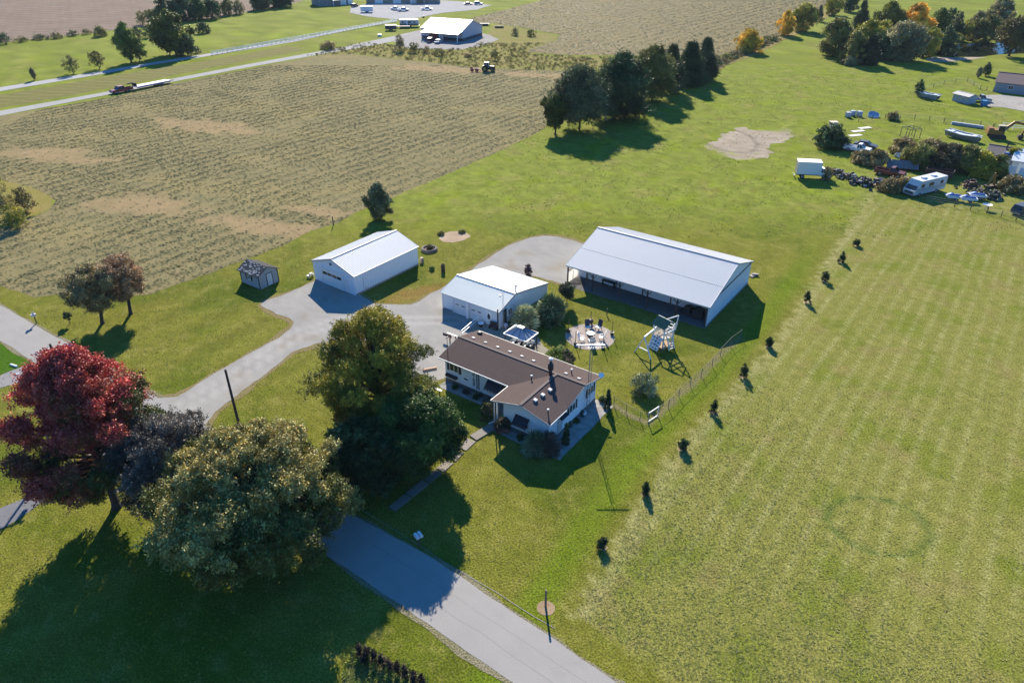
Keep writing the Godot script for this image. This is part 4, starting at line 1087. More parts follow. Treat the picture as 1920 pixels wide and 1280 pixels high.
	part(pl, "rim", MB.new().lathe([Vector2(0.34, 0.45), Vector2(0.38, 0.52), Vector2(0.3, 0.52), Vector2(0, 0.4)], Vector3.ZERO, 14), trim())
	var rail := thing("hand_railing", "white two rail pipe railing on the concrete between house and garage", "railing")
	var e := [Vector3(-4.35, 0, -80.10), Vector3(-5.36, 0, -78.20), Vector3(-6.27, 0, -76.49)]
	for p in e:
		part(rail, "post", MB.new().bar(p, p + Vector3(0, 1.0, 0), 0.08), black() if p == e[1] else trim())
	for y in [0.55, 0.97]:
		part(rail, "rail", MB.new().bar(e[0] + Vector3(0, y, 0), e[2] + Vector3(0, y, 0), 0.07), trim())

func long_garage() -> void:
	var g := thing("long_garage", "long white steel garage with four panes in its door, by the gravel drive", "garage", Vector3(-25.08, 0, -90.11), deg_to_rad(52.94))
	part(g, "wall", along_x(MB.new()).prism([Vector2(4.3, 0), Vector2(4.3, 2.93), Vector2(0, 4.32), Vector2(-4.3, 2.93), Vector2(-4.3, 0)], 0.1, 12.6), siding())
	var rb := MB.new()
	for k in 28:
		rb.box(Vector3(0.3 + k * 0.45, 1.45, 4.31), Vector3(0.05, 2.86, 0.03))
	part(g, "wall_rib", rb, siding()).set_meta("kind", "stuff")
	var r := MB.new()
	for s in [1, -1]:
		var a := Vector3(-0.05, 4.44, 0)
		var b := Vector3(12.75, 4.44, 0)
		r.slab(a, b, Vector3(12.75, 3.0, 4.45 * s), Vector3(-0.05, 3.0, 4.45 * s), 0.08).ribs(a, b, Vector3(12.75, 3.0, 4.45 * s), Vector3(-0.05, 3.0, 4.45 * s), 0.3, 0.07, 0.035)
	var roof := part(g, "roof", r, mt(Color(0.54, 0.545, 0.555), 0.55, 0.0, "", 1.0, 0.0, 0.35))
	part(roof, "ridge_cap", MB.new().bar(Vector3(-0.07, 4.48, 0), Vector3(12.77, 4.48, 0), 0.22, 0.04), mt(Color(0.12, 0.14, 0.2), 0.5))
	var tr := MB.new()
	for s in [1, -1]:
		tr.bar(Vector3(-0.08, 4.4, 0), Vector3(-0.08, 2.96, 4.47 * s), 0.05, 0.14)
	part(roof, "rake_trim", tr, mt(Color(0.12, 0.16, 0.22), 0.5))
	var d := part(g, "garage_door", MB.new().span(0.06, 0.095, 0, 2.5, -2.4, 1.9), mt(Color(0.6, 0.61, 0.62), 0.5))
	for k in 5:
		if k != 3:
			part(d, "door_panel", MB.new().span(0.02, 0.058, 0.5 * k + 0.01, 0.5 * k + 0.49, -2.38, 1.88), mt(Color(0.74, 0.75, 0.75), 0.45))
	part(d, "door_panel", MB.new().span(0.045, 0.058, 1.51, 1.99, -2.38, 1.88), mt(Color(0.74, 0.75, 0.75), 0.45))
	for k in 4:
		part(d, "pane", MB.new().span(0.01, 0.04, 1.56, 1.96, -2.2 + k * 0.99, -1.36 + k * 0.99), glass())
	part(g, "door_trim", MB.new().span(0.0, 0.09, 0, 2.7, -2.62, -2.45).span(0.0, 0.09, 0, 2.7, 1.95, 2.08).span(0.0, 0.09, 2.55, 2.7, -2.44, 1.94), trim())
	door_on(g, Vector3(0.1, 0.04, 2.62), 0.85, 2.0, Vector3.LEFT, mt(Color(0.7, 0.7, 0.7), 0.5))
	part(g, "gable_vent", MB.new().box(Vector3(0.08, 3.5, -0.3), Vector3(0.06, 0.32, 0.42)), black())
	part(g, "wall_base", MB.new().span(0.15, 12.58, 0, 0.26, 4.32, 4.35), mt(Color(0.32, 0.31, 0.29), 0.9, 0, "streak", 2.0))
	part(g, "gutter", MB.new().bar(Vector3(-0.03, 2.98, 4.49), Vector3(12.73, 2.98, 4.49), 0.08, 0.1), mt(Color(0.5, 0.52, 0.54), 0.5))
	part(g, "side_door", MB.new().span(1.62, 1.7, 0.05, 2.3, 4.31, 4.36).span(1.7, 2.5, 0.06, 0.6, 4.31, 4.34), mt(Color(0.55, 0.58, 0.6), 0.5))
	var t := MB.new().box(Vector3(0, 0.35, 0), Vector3(1.1, 0.08, 0.5)).box(Vector3(-0.4, 0.15, 0), Vector3(0.08, 0.3, 0.4)).box(Vector3(0.4, 0.15, 0), Vector3(0.08, 0.3, 0.4)).box(Vector3(0.1, 0.5, 0.1), Vector3(0.5, 0.25, 0.3))
	single("junk_bench", t, mt(Color(0.4, 0.38, 0.36), 0.7), "low grey bench with a box at the left wall of the long garage", "bench", Vector3(-29.32, 0, -93.49), 0.9)
	single("oil_tank", MB.new().lathe([Vector2(0.3, 0), Vector2(0.34, 0.5), Vector2(0.22, 0.8), Vector2(0, 0.84)], Vector3.ZERO, 12), mt(Color(0.28, 0.2, 0.17), 0.7), "rusty little tank at the far back corner of the long garage", "tank", Vector3(-13.64, 0, -98.41))

func pole_barn() -> void:
	var g := thing("pole_barn", "large open fronted pole barn with pale ribbed roof", "barn", Vector3(12.78, 0, -98.18), deg_to_rad(-35.71))
	var w := MB.new()
	w.span(0.1, 20.85, 0, 3.5, -6.62, -6.5).span(0.1, 20.85, 0.0, 3.9, 5.2, 5.32)
	part(g, "wall", w, siding())
	var e := along_x(MB.new())
	e.prism([Vector2(-6.62, 0), Vector2(8.42, 0), Vector2(8.42, 2.93), Vector2(0, 5.6), Vector2(-6.62, 3.48)], 20.86, 20.98)
	part(g, "end_wall", e, siding())
	part(g, "end_wall", along_x(MB.new()).prism([Vector2(-6.5, 0), Vector2(5.2, 0), Vector2(5.2, 3.9), Vector2(0, 5.6), Vector2(-6.5, 3.5)], 0.02, 0.1), siding())
	var rb := MB.new()
	for k in 32:
		var z := -6.5 + k * 0.47
		var y := 3.0
		rb.box(Vector3(20.99, y / 2, z), Vector3(0.03, minf(y, 2.88), 0.05))
	for k in 42:
		rb.box(Vector3(0.4 + k * 0.49, 1.7, 5.33), Vector3(0.05, 3.2, 0.03))
	part(g, "wall_rib", rb, siding()).set_meta("kind", "stuff")
	part(g, "wall_base", MB.new().span(20.985, 21.02, 0, 0.3, -6.6, 8.4), mt(Color(0.3, 0.29, 0.28), 0.9, 0, "streak", 2.0))
	part(g, "eave_band", MB.new().span(20.985, 21.03, 3.22, 3.48, -6.6, 6.6), mt(Color(0.06, 0.12, 0.16), 0.5))
	var r := MB.new()
	var A := Vector3(-0.15, 5.76, 0)
	var B := Vector3(21.2, 5.76, 0)
	var F := [A, B, Vector3(21.2, 2.98, 8.75), Vector3(-0.15, 2.98, 8.75)]
	var K := [A, B, Vector3(21.2, 3.55, -6.75), Vector3(-0.15, 3.55, -6.75)]
	for q in [F, K]:
		r.slab(q[0], q[1], q[2], q[3], 0.07).ribs(q[0], q[1], q[2], q[3], 0.26, 0.07, 0.035)
	var roof := part(g, "roof", r, roof_steel())
	part(roof, "ridge_cap", MB.new().bar(A + Vector3(0, 0.04, 0), B + Vector3(0, 0.04, 0), 0.26, 0.04), mt(Color(0.2, 0.215, 0.25), 0.5, 0.1))
	var lap := A.lerp(F[3], 0.55) + Vector3(0, 0.012, 0)
	part(roof, "sheet_lap", MB.new().bar(lap, lap + Vector3(21.35, 0, 0), 0.05, 0.03), mt(Color(0.36, 0.36, 0.37), 0.6))
	part(roof, "fascia", MB.new().bar(Vector3(-0.15, 2.88, 8.7), Vector3(21.2, 2.88, 8.7), 0.06, 0.18).bar(Vector3(21.22, 5.7, 0), Vector3(21.22, 2.93, 8.75), 0.05, 0.16).bar(Vector3(21.22, 5.7, 0), Vector3(21.22, 3.5, -6.75), 0.05, 0.16), mt(Color(0.42, 0.46, 0.5), 0.5))
	for x in [0.1, 4.15, 8.35, 12.5, 16.75, 20.8]:
		var p := part(g, "post", MB.new().box(Vector3(x, 1.42, 8.45), Vector3(0.17, 2.84, 0.17)), mt(Color(0.085, 0.07, 0.06), 0.9, 0, "streak", 1.0))
		for s in [-1, 1]:
			if x + s > 0.5 and x + s < 20.5:
				part(p, "brace", MB.new().bar(Vector3(x, 2.0, 8.45), Vector3(x + s * 0.75, 2.82, 8.45), 0.09), wood())
	for x in [1.5, 6.25, 10.4, 14.6]:
		part(g, "wall_post", MB.new().box(Vector3(x, 1.7, 5.43), Vector3(0.14, 3.4, 0.14)), wood())
	var gate := thing("pipe_gate", "grey pipe gate closing the left end of the open barn bay", "gate", g.transform * Vector3(0.05, 0, 5.4), g.rotation.y)
	var pg := MB.new()
	for y in [0.25, 0.55, 0.85, 1.15, 1.45]:
		pg.bar(Vector3(0, y, 0.1), Vector3(0, y, 2.9), 0.05)
	part(gate, "rail", pg, steel())
	for z in [0.1, 1.5, 2.9]:
		part(gate, "upright", MB.new().bar(Vector3(0, 0.15, z), Vector3(0, 1.5, z), 0.06), steel())
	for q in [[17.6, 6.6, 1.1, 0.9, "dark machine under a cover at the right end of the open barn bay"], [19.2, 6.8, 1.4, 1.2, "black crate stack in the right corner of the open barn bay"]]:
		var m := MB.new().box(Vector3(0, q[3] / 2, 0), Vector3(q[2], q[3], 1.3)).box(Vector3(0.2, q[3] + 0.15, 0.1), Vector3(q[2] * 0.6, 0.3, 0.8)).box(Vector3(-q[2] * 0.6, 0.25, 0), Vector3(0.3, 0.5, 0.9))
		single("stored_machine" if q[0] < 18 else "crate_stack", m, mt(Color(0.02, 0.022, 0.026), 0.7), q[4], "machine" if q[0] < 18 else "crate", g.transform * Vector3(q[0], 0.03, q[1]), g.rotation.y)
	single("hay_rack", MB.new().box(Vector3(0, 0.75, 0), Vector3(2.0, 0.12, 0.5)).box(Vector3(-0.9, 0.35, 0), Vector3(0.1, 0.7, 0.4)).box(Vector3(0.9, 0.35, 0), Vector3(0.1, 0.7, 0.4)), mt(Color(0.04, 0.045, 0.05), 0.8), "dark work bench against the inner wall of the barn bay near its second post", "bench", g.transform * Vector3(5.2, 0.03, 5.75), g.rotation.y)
	single("scrap_boards", MB.new().box(Vector3(0, 0.1, 0), Vector3(1.4, 0.2, 0.6), Basis(Vector3.UP, 0.3)).box(Vector3(0.2, 0.28, 0.1), Vector3(1.0, 0.15, 0.3), Basis(Vector3.UP, -0.5)), mt(Color(0.25, 0.22, 0.2), 0.8), "grey boards lying at the back right corner of the pole barn", "boards", Vector3(35.24, 0, -93.85), 0.4)
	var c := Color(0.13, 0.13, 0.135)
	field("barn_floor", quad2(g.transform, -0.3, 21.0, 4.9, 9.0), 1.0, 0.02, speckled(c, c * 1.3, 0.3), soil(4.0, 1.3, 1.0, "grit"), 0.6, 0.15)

func quad2(t: Transform3D, x0: float, x1: float, z0: float, z1: float) -> PackedVector2Array:
	var o := PackedVector2Array()
	for p in [Vector3(x0, 0, z0), Vector3(x1, 0, z0), Vector3(x1, 0, z1), Vector3(x0, 0, z1)]:
		var q: Vector3 = t * p
		o.append(Vector2(q.x, q.z))
	return o

func small_shed() -> void:
	var s := thing("garden_shed", "small weathered white shed with patchy dark shingles on the lawn", "shed", Vector3(-36.1, 0, -91.95), deg_to_rad(-35.0))
	var wm := mt(Color(0.60, 0.61, 0.62), 0.8, 0, "wear", 2.5)
	part(s, "wall", along_x(MB.new()).prism([Vector2(-1.6, 0), Vector2(1.6, 0), Vector2(1.6, 2.1), Vector2(0, 2.92), Vector2(-1.6, 2.1)], -2.05, 2.05), wm)
	var lb := MB.new()
	for k in 10:
		lb.box(Vector3(0, 0.12 + k * 0.2, 1.608), Vector3(4.08, 0.03, 0.022)).box(Vector3(2.058, 0.12 + k * 0.2, 0), Vector3(0.022, 0.03, 3.18))
	part(s, "lap_board", lb, wm).set_meta("kind", "stuff")
	part(s, "corner_trim", MB.new().span(-2.09, -1.98, 0, 2.08, 1.6, 1.66), black())
	part(s, "corner_trim", MB.new().span(1.97, 2.1, 0, 2.08, 1.6, 1.67), black())
	part(s, "corner_trim", MB.new().span(2.06, 2.1, 0, 2.08, -1.66, -1.55), black())
	var r := MB.new()
	for d in [1, -1]:
		r.slab(Vector3(-2.3, 3.02, 0), Vector3(2.3, 3.02, 0), Vector3(2.3, 2.0, 1.95 * d), Vector3(-2.3, 2.0, 1.95 * d), 0.07)
		for k in 9:
			var f := (k + 1) / 9.5
			r.bar(Vector3(-2.31, 3.03 - 1.02 * f, 1.95 * d * f), Vector3(2.31, 3.03 - 1.02 * f, 1.95 * d * f), 0.05, 0.03)
	var roof := part(s, "roof", r, mt(Color(0.075, 0.072, 0.07), 0.9, 0, "grit", 1.0))
	var bare := MB.new()
	rng.seed = 55
	for k in 60:   # shingles bleached or lost
		var f := rng.randf_range(0.08, 0.95)
		var x := rng.randf_range(-2.15, 2.1)
		bare.box(Vector3(x, 3.045 - 1.02 * f, 1.95 * f), Vector3(rng.randf_range(0.12, 0.4), 0.02, 0.16), Basis(Vector3.RIGHT, 0.48))
	part(roof, "worn_shingle", bare, mt(Color(0.36, 0.36, 0.36), 0.9)).set_meta("kind", "stuff")
	part(s, "door", MB.new().span(2.055, 2.1, 0.1, 1.85, -0.55, 0.3), mt(Color(0.62, 0.63, 0.64), 0.7))
	part(s, "door_frame", MB.new().span(2.06, 2.11, 0.1, 1.92, -0.65, -0.56).span(2.06, 2.11, 0.1, 1.92, 0.31, 0.4).span(2.06, 2.11, 1.86, 1.94, -0.55, 0.3), black())
	window_on(s, Vector3(-0.15, 1.35, 1.61), 0.7, 0.75, Vector3.BACK, false)
	for x in [-0.72, 0.42]:
		part(s, "shutter", MB.new().box(Vector3(x, 1.3, 1.64), Vector3(0.3, 0.85, 0.05)), black())

# ---------------------------------------------------------------- the yard
func chair(label: String, at: Vector3, yaw: float, dark: bool) -> void:
	var c := thing("lawn_chair", label, "chair", at, yaw, "chairs round the fire pit")
	var m := mt(Color(0.02, 0.025, 0.05), 0.6) if dark else mt(Color(0.62, 0.62, 0.64), 0.5)
	part(c, "seat", MB.new().box(Vector3(0, 0.42, 0.02), Vector3(0.62, 0.06, 0.6)), mt(Color(0.62, 0.62, 0.65), 0.5) if dark else m)
	part(c, "backrest", MB.new().box(Vector3(0, 0.85, -0.36), Vector3(0.62, 0.9, 0.05), Basis(Vector3.RIGHT, -0.3)), m)
	for x in [-0.28, 0.28]:
		for z in [-0.28, 0.28]:
			part(c, "leg", MB.new().bar(Vector3(x, 0, z), Vector3(x, 0.42, z), 0.05), m)
		part(c, "armrest", MB.new().box(Vector3(x * 1.15, 0.66, 0), Vector3(0.07, 0.04, 0.6)), m)

func yard() -> void:
	var ctr := Vector3(9.76, 0, -76.75)
	var pt := [[Vector3(8.59, 0, -75.46), 1.3, false, "white lawn chair on the left of the fire pit circle"], [Vector3(9.64, 0, -78.33), 0.2, true, "dark blue reclining chair at the back of the fire pit circle"], [Vector3(11.00, 0, -78.33), -0.7, true, "dark backed chair at the back right of the fire pit circle"], [Vector3(11.14, 0, -75.85), -1.7, false, "white chair on the right of the fire pit circle"], [Vector3(9.78, 0, -74.83), 3.3, false, "white chair nearest the house on the fire pit circle"]]
	for q in pt:
		chair(q[3], q[0], q[1], q[2])
	var t := thing("fire_table", "round white topped table in the middle of the chair circle", "table", Vector3(9.81, 0, -76.49))
	part(t, "table_top", MB.new().lathe([Vector2(0, 0.62), Vector2(0.5, 0.62), Vector2(0.52, 0.58), Vector2(0.1, 0.55)], Vector3.ZERO, 20), trim())
	part(t, "base", MB.new().lathe([Vector2(0.34, 0), Vector2(0.3, 0.54)], Vector3.ZERO, 16), black())
	single("grill", MB.new().lathe([Vector2(0.12, 0), Vector2(0.12, 0.5), Vector2(0.3, 0.65), Vector2(0.26, 0.95), Vector2(0, 1.05)], Vector3.ZERO, 12), mt(Color(0.05, 0.03, 0.025), 0.6), "dark round grill behind the blue chair at the circle's rim", "grill", Vector3(10.14, 0, -79.28))
	var poles := [[Vector3(7.15, 0, -77.67), 1.9, "left rim"], [Vector3(7.80, 0, -74.71), 2.0, "front left rim"], [Vector3(10.15, 0, -79.83), 1.9, "back rim"], [Vector3(12.58, 0, -77.01), 2.0, "right rim"], [Vector3(11.08, 0, -74.09), 2.0, "front right rim"]]
	for q in poles:
		var p := thing("light_pole", "thin wooden pole in a dark bucket, %s of the fire pit circle" % q[2], "pole", q[0], 0.0, "light poles round the fire pit")
		part(p, "bucket", MB.new().lathe([Vector2(0.2, 0), Vector2(0.27, 0.42), Vector2(0.23, 0.42), Vector2(0, 0.36)], Vector3.ZERO, 12), black())
		part(p, "shaft", MB.new().tube([Vector3(0, 0.2, 0), Vector3(0, q[1], 0)], [0.045, 0.04], 6), mt(Color(0.12, 0.07, 0.045), 0.8))
	single("wooden_post", MB.new().bar(Vector3.ZERO, Vector3(0, 1.0, 0), 0.12), wood(), "short lone post on the lawn between fire pit circle and barn", "post", Vector3(12.51, 0, -82.08))
	# play set
	var g := thing("play_set", "white wooden play set with dark green roof panel, climbing wall and swing beam", "playground", Vector3(18.43, 0, -74.71), deg_to_rad(-52))
	var pm := mt(Color(0.62, 0.64, 0.66), 0.6)
	for x in [-0.85, 0.85]:
		for z in [-0.85, 0.85]:
			part(g, "post", MB.new().bar(Vector3(x, 0, z), Vector3(x, 3.0, z), 0.13), pm)
	part(g, "deck", MB.new().box(Vector3(0, 1.45, 0), Vector3(1.9, 0.1, 1.9)), mt(Color(0.5, 0.42, 0.33), 0.8))
	for k in 9:
		var x := -0.8 + k * 0.2
		part(g, "baluster", MB.new().box(Vector3(x, 1.85, -0.9), Vector3(0.09, 0.7, 0.04)), pm)
		part(g, "baluster", MB.new().box(Vector3(-0.9, 1.85, x), Vector3(0.04, 0.7, 0.09)), pm)
	part(g, "peak_beam", MB.new().bar(Vector3(-1.5, 2.3, 0.0), Vector3(1.2, 4.3, -0.95), 0.12), pm)
	part(g, "peak_beam", MB.new().bar(Vector3(1.2, 4.3, -0.95), Vector3(1.0, 2.2, -0.95), 0.11), pm)
	part(g, "upper_rail", MB.new().box(Vector3(0.9, 2.75, 0), Vector3(0.08, 0.08, 1.8)).box(Vector3(0, 2.75, -0.9), Vector3(1.7, 0.08, 0.08)), pm)
	part(g, "sandbox", MB.new().box(Vector3(0, 0.1, 0), Vector3(1.9, 0.2, 1.9)), mt(Color(0.33, 0.24, 0.15), 0.9))
	part(g, "rail", MB.new().box(Vector3(0, 2.24, -0.9), Vector3(1.9, 0.1, 0.1)).box(Vector3(-0.9, 2.24, 0), Vector3(0.1, 0.1, 1.7)).box(Vector3(0.9, 2.24, 0), Vector3(0.1, 0.1, 1.7)), pm)
	part(g, "roof_panel", MB.new().slab(Vector3(-1.05, 3.75, 0), Vector3(1.05, 3.75, 0), Vector3(1.05, 2.95, 1.15), Vector3(-1.05, 2.95, 1.15), 0.03), mt(Color(0.006, 0.045, 0.05), 0.95, 0, "", 1.0, 0.0, 0.15))
	part(g, "roof_frame", MB.new().bar(Vector3(-1.05, 3.72, 0), Vector3(-1.05, 2.95, -1.15), 0.1).bar(Vector3(1.05, 3.72, 0), Vector3(1.05, 2.95, -1.15), 0.1).bar(Vector3(-1.05, 3.7, 0), Vector3(1.05, 3.7, 0), 0.08), pm)
	var cw := part(g, "climbing_wall", MB.new().slab(Vector3(-0.75, 1.5, 0.95), Vector3(0.75, 1.5, 0.95), Vector3(0.75, 0.05, 1.75), Vector3(-0.75, 0.05, 1.75), 0.06), mt(Color(0.55, 0.62, 0.68), 0.6))
	for k in 12:
		var f := (k / 3 + 0.5) / 4.0
		part(cw, "hold", MB.new().box(Vector3(-0.45 + (k % 3) * 0.45, 1.5 - f * 1.45 + 0.03, 0.96 + f * 0.8), Vector3(0.2, 0.1, 0.16)), mt(Color(0.02, 0.06, 0.12), 0.6))
	var ld := MB.new().bar(Vector3(1.5, 0, -0.55), Vector3(0.95, 1.6, -0.55), 0.1).bar(Vector3(1.5, 0, 0.35), Vector3(0.95, 1.6, 0.35), 0.1)
	var lad := part(g, "ladder", ld, pm)
	for k in 6:
		var f := (k + 0.5) / 6.0
		part(lad, "rung", MB.new().bar(Vector3(1.5 - 0.55 * f, 1.6 * f, -0.5), Vector3(1.5 - 0.55 * f, 1.6 * f, 0.3), 0.08), pm)
	var tf: Transform3D = g.transform.affine_inverse()
	var top: Vector3 = tf * (Vector3(15.74, 0, -72.62) + Vector3(0, 2.35, 0))
	var f1: Vector3 = tf * Vector3(14.85, 0, -73.11)
	var f2: Vector3 = tf * Vector3(16.49, 0, -71.32)
	part(g, "swing_beam", MB.new().bar(top, Vector3(-0.6, 2.35, 0.85), 0.16), trim())
	part(g, "beam_leg", MB.new().bar(f1, top, 0.12), pm)
	part(g, "beam_leg", MB.new().bar(f2, top, 0.12), pm)
	part(g, "cross_bar", MB.new().bar(f1.lerp(top, 0.35), f2.lerp(top, 0.35), 0.1), pm)
	var tyre := MB.new().lathe([Vector2(0.22, -0.08), Vector2(0.38, -0.1), Vector2(0.42, 0), Vector2(0.38, 0.1), Vector2(0.22, 0.08)], Vector3.ZERO, 18)
	single("tyre_swing", tyre.bar(Vector3(0.3, 0, 0), Vector3(0, 1.75, 0), 0.03).bar(Vector3(-0.3, 0, 0), Vector3(0, 1.75, 0), 0.03), black(), "black tyre swing hanging beside the play set's climbing wall", "swing", Vector3(17.71, 0, -73.96) + Vector3(0, 0.6, 0))
	single("toy_tub", MB.new().lathe([Vector2(0.3, 0), Vector2(0.42, 0.3), Vector2(0.36, 0.3), Vector2(0, 0.08)], Vector3.ZERO, 14), mt(Color(0.16, 0.05, 0.05), 0.6), "dark red tub on the worn ground under the swing", "tub", Vector3(17.44, 0, -74.71))
	# gazebo
	var h := Transform3D(Basis(Vector3.UP, deg_to_rad(-35.36)), Vector3(-5.95, 0, -69.64))
	var z := thing("gazebo", "grey metal gazebo with a translucent hipped roof behind the house", "gazebo", h * Vector3(3.3, 0, -7.5), deg_to_rad(-35.36))
	var hip := MB.new()
	var E := [Vector3(-1.65, 2.15, -1.25), Vector3(1.65, 2.15, -1.25), Vector3(1.65, 2.15, 1.25), Vector3(-1.65, 2.15, 1.25)]
	var T := [Vector3(-0.35, 2.95, -0.2), Vector3(0.35, 2.95, -0.2), Vector3(0.35, 2.95, 0.2), Vector3(-0.35, 2.95, 0.2)]
	for k in 4:
		hip.quad(E[k], T[k], T[(k + 1) % 4], E[(k + 1) % 4])
	var canopy := part(z, "canopy", hip, mt(Color(0.2, 0.25, 0.33), 0.35))
	part(canopy, "cap", MB.new().box(Vector3(0, 3.02, 0), Vector3(0.85, 0.08, 0.5)), mt(Color(0.35, 0.38, 0.44), 0.4))
	for k in 4:
		part(canopy, "edge_rail", MB.new().bar(E[k], E[(k + 1) % 4], 0.12), mt(Color(0.62, 0.62, 0.66), 0.5))
		for f in [0.0, 0.33, 0.67]:
			part(canopy, "rafter", MB.new().bar(E[k].lerp(E[(k + 1) % 4], f) + Vector3(0, 0.02, 0), T[k].lerp(T[(k + 1) % 4], f) + Vector3(0, 0.03, 0), 0.05), mt(Color(0.03, 0.035, 0.05), 0.5))
		part(z, "post", MB.new().bar(Vector3(E[k].x * 0.92, 0, E[k].z * 0.92), Vector3(E[k].x * 0.92, 2.15, E[k].z * 0.92), 0.1), black())
	for q in [[Vector3(0.20, 0, -74.71), "first from the left", true], [Vector3(0.92, 0, -74.46), "second from the left", false], [Vector3(1.69, 0, -73.96), "third from the left", true], [Vector3(2.34, 0, -73.96), "rightmost", false]]:
		var c := thing("patio_chair", "%s patio chair with a pale cushion under the gazebo's front edge" % q[1], "chair", q[0], -0.6, "patio chairs under the gazebo")
		part(c, "frame", MB.new().box(Vector3(0, 0.3, 0), Vector3(0.6, 0.06, 0.6)).box(Vector3(-0.28, 0.3, 0), Vector3(0.05, 0.6, 0.6)).box(Vector3(0.28, 0.3, 0), Vector3(0.05, 0.6, 0.6)), black())
		part(c, "cushion", MB.new().box(Vector3(0, 0.62, -0.28), Vector3(0.52, 0.62, 0.1), Basis(Vector3.RIGHT, -0.2)).box(Vector3(0, 0.38, 0.02), Vector3(0.52, 0.1, 0.5)), trim() if q[2] else mt(Color(0.45, 0.45, 0.47), 0.7))
	# fences, posts, boxes
	var fp := [Vector3(14.20, 0, -59.20), Vector3(15.39, 0, -60.30), Vector3(16.77, 0, -61.66), Vector3(18.36, 0, -63.86), Vector3(19.99, 0, -65.75), Vector3(21.69, 0, -67.72), Vector3(23.41, 0, -69.77), Vector3(25.00, 0, -72.15), Vector3(26.75, 0, -74.46), Vector3(28.58, 0, -76.36)]
	var f := thing("chain_link_fence", "wire fence running from the white rails toward the pole barn's shade", "fence")
	fence_build(f, fp, 1.15)
	var f2n := thing("chain_link_fence", "short wire fence from the house's cypress to the white rails", "fence")
	fence_build(f2n, [Vector3(11.00, 0, -62.19), Vector3(12.13, 0, -60.76), Vector3(13.42, 0, -59.57), Vector3(14.18, 0, -59.11)], 1.15)
	var wg := thing("white_rail_gate", "white two rail gate frame standing at the fence corner", "gate")
	for p in [fp[0], fp[1]]:
		part(wg, "post", MB.new().bar(p, p + Vector3(0, 1.3, 0), 0.07), trim())
	for y in [0.12, 1.25]:
		part(wg, "rail", MB.new().bar(fp[0] + Vector3(0, y, 0), fp[1] + Vector3(0, y, 0), 0.075), trim())
	var up := [[Vector3(-45.2, 0, -59.4), 9.5, "utility pole with a pale crossarm rising behind the red maple", true], [Vector3(-26.5, 0, -54.9), 9.5, "bare black utility pole beside the gravel drive", false]]
	for q in up:
		var p := thing("utility_pole", q[2], "utility pole", q[0])
		part(p, "shaft", MB.new().tube([Vector3(0, -0.2, 0), Vector3(0, q[1], 0)], [0.17, 0.11], 8), mt(Color(0.06, 0.048, 0.042), 0.9))
		if q[3]:
			part(p, "crossarm", MB.new().box(Vector3(0.05, q[1] - 0.55, 0.12), Vector3(2.9, 0.14, 0.12), Basis(Vector3.UP, 0.62)), mt(Color(0.5, 0.5, 0.5), 0.8))
			for k in [-1.3, 0.6, 1.3]:
				part(p, "insulator", MB.new().lathe([Vector2(0.07, 0), Vector2(0.09, 0.1), Vector2(0.04, 0.2), Vector2(0, 0.22)], Vector3(0.05 + k * cos(0.62), q[1] - 0.47, 0.12 - k * sin(0.62)), 8), trim())
			part(p, "transformer", MB.new().lathe([Vector2(0, 0), Vector2(0.24, 0.02), Vector2(0.24, 0.8), Vector2(0, 0.86)], Vector3(0.75, q[1] - 1.6, -0.15), 12), mt(Color(0.42, 0.46, 0.52), 0.5))
	var mail := thing("mailbox", "double mailbox with pale rounded tops on a post at the lawn's road edge", "mailbox", Vector3(-7.82, 0, -42.39), deg_to_rad(35))
	part(mail, "post", MB.new().bar(Vector3.ZERO, Vector3(0, 1.05, 0), 0.12), wood())
	part(mail, "arm", MB.new().box(Vector3(0, 1.08, 0), Vector3(0.62, 0.06, 0.5)), wood())
	for x in [-0.17, 0.17]:
		var b := []
		for k in 9:
			b.append(Vector2(x + cos(PI * k / 8) * 0.14, 1.26 + sin(PI * k / 8) * 0.14))
		b.append(Vector2(x - 0.14, 1.11))
		b.append(Vector2(x + 0.14, 1.11))
		part(mail, "box", MB.new().prism(b, -0.3, 0.3), mt(Color(0.7, 0.7, 0.72), 0.35))
	var ml := thing("mailbox", "pale mailbox on bare ground across from the bronze crabapple", "mailbox", Vector3(-61.48, 0, -79.97), deg_to_rad(-50))
	part(ml, "post", MB.new().bar(Vector3.ZERO, Vector3(0, 1.1, 0), 0.12), wood())
	part(ml, "box", MB.new().box(Vector3(0, 1.22, 0), Vector3(0.26, 0.26, 0.6)).lathe([Vector2(0.13, -0.3), Vector2(0.13, 0.3)], Vector3(0, 1.33, 0), 8), mt(Color(0.6, 0.6, 0.6), 0.4))
	var m3 := thing("mailbox", "blue grey mailbox on a leaning post beside the grey side drive", "mailbox", Vector3(-55.52, 0, -66.32), 0.3)
	part(m3, "post", MB.new().bar(Vector3.ZERO, Vector3(-0.05, 1.1, 0), 0.13), mt(Color(0.2, 0.27, 0.33), 0.6))
	part(m3, "box", MB.new().box(Vector3(0, 1.2, 0), Vector3(0.55, 0.28, 0.26)), mt(Color(0.45, 0.5, 0.55), 0.4))
	single("culvert_pipe", MB.new().tube([Vector3(-0.5, 0.08, -0.2), Vector3(0.5, 0.08, 0.25)], [0.13, 0.13], 8), trim(), "white pipe end in the grass at the mouth of the side drive", "pipe", Vector3(-58.40, 0, -69.94))
	var pst := single("wooden_post", MB.new().tube([Vector3.ZERO, Vector3(0.02, 1.9, 0)], [0.09, 0.08], 8), mt(Color(0.2, 0.15, 0.1), 0.9), "lone weathered post in a ring of bare earth by the road", "post", Vector3(2.59, 0, -36.27))
	pst.rotation.z = 0.02
	single("wooden_post", MB.new().bar(Vector3.ZERO, Vector3(0, 1.6, 0), 0.14), black(), "dark corner post on the hayfield edge above the shed", "post", Vector3(-30.20, 0, -113.22))
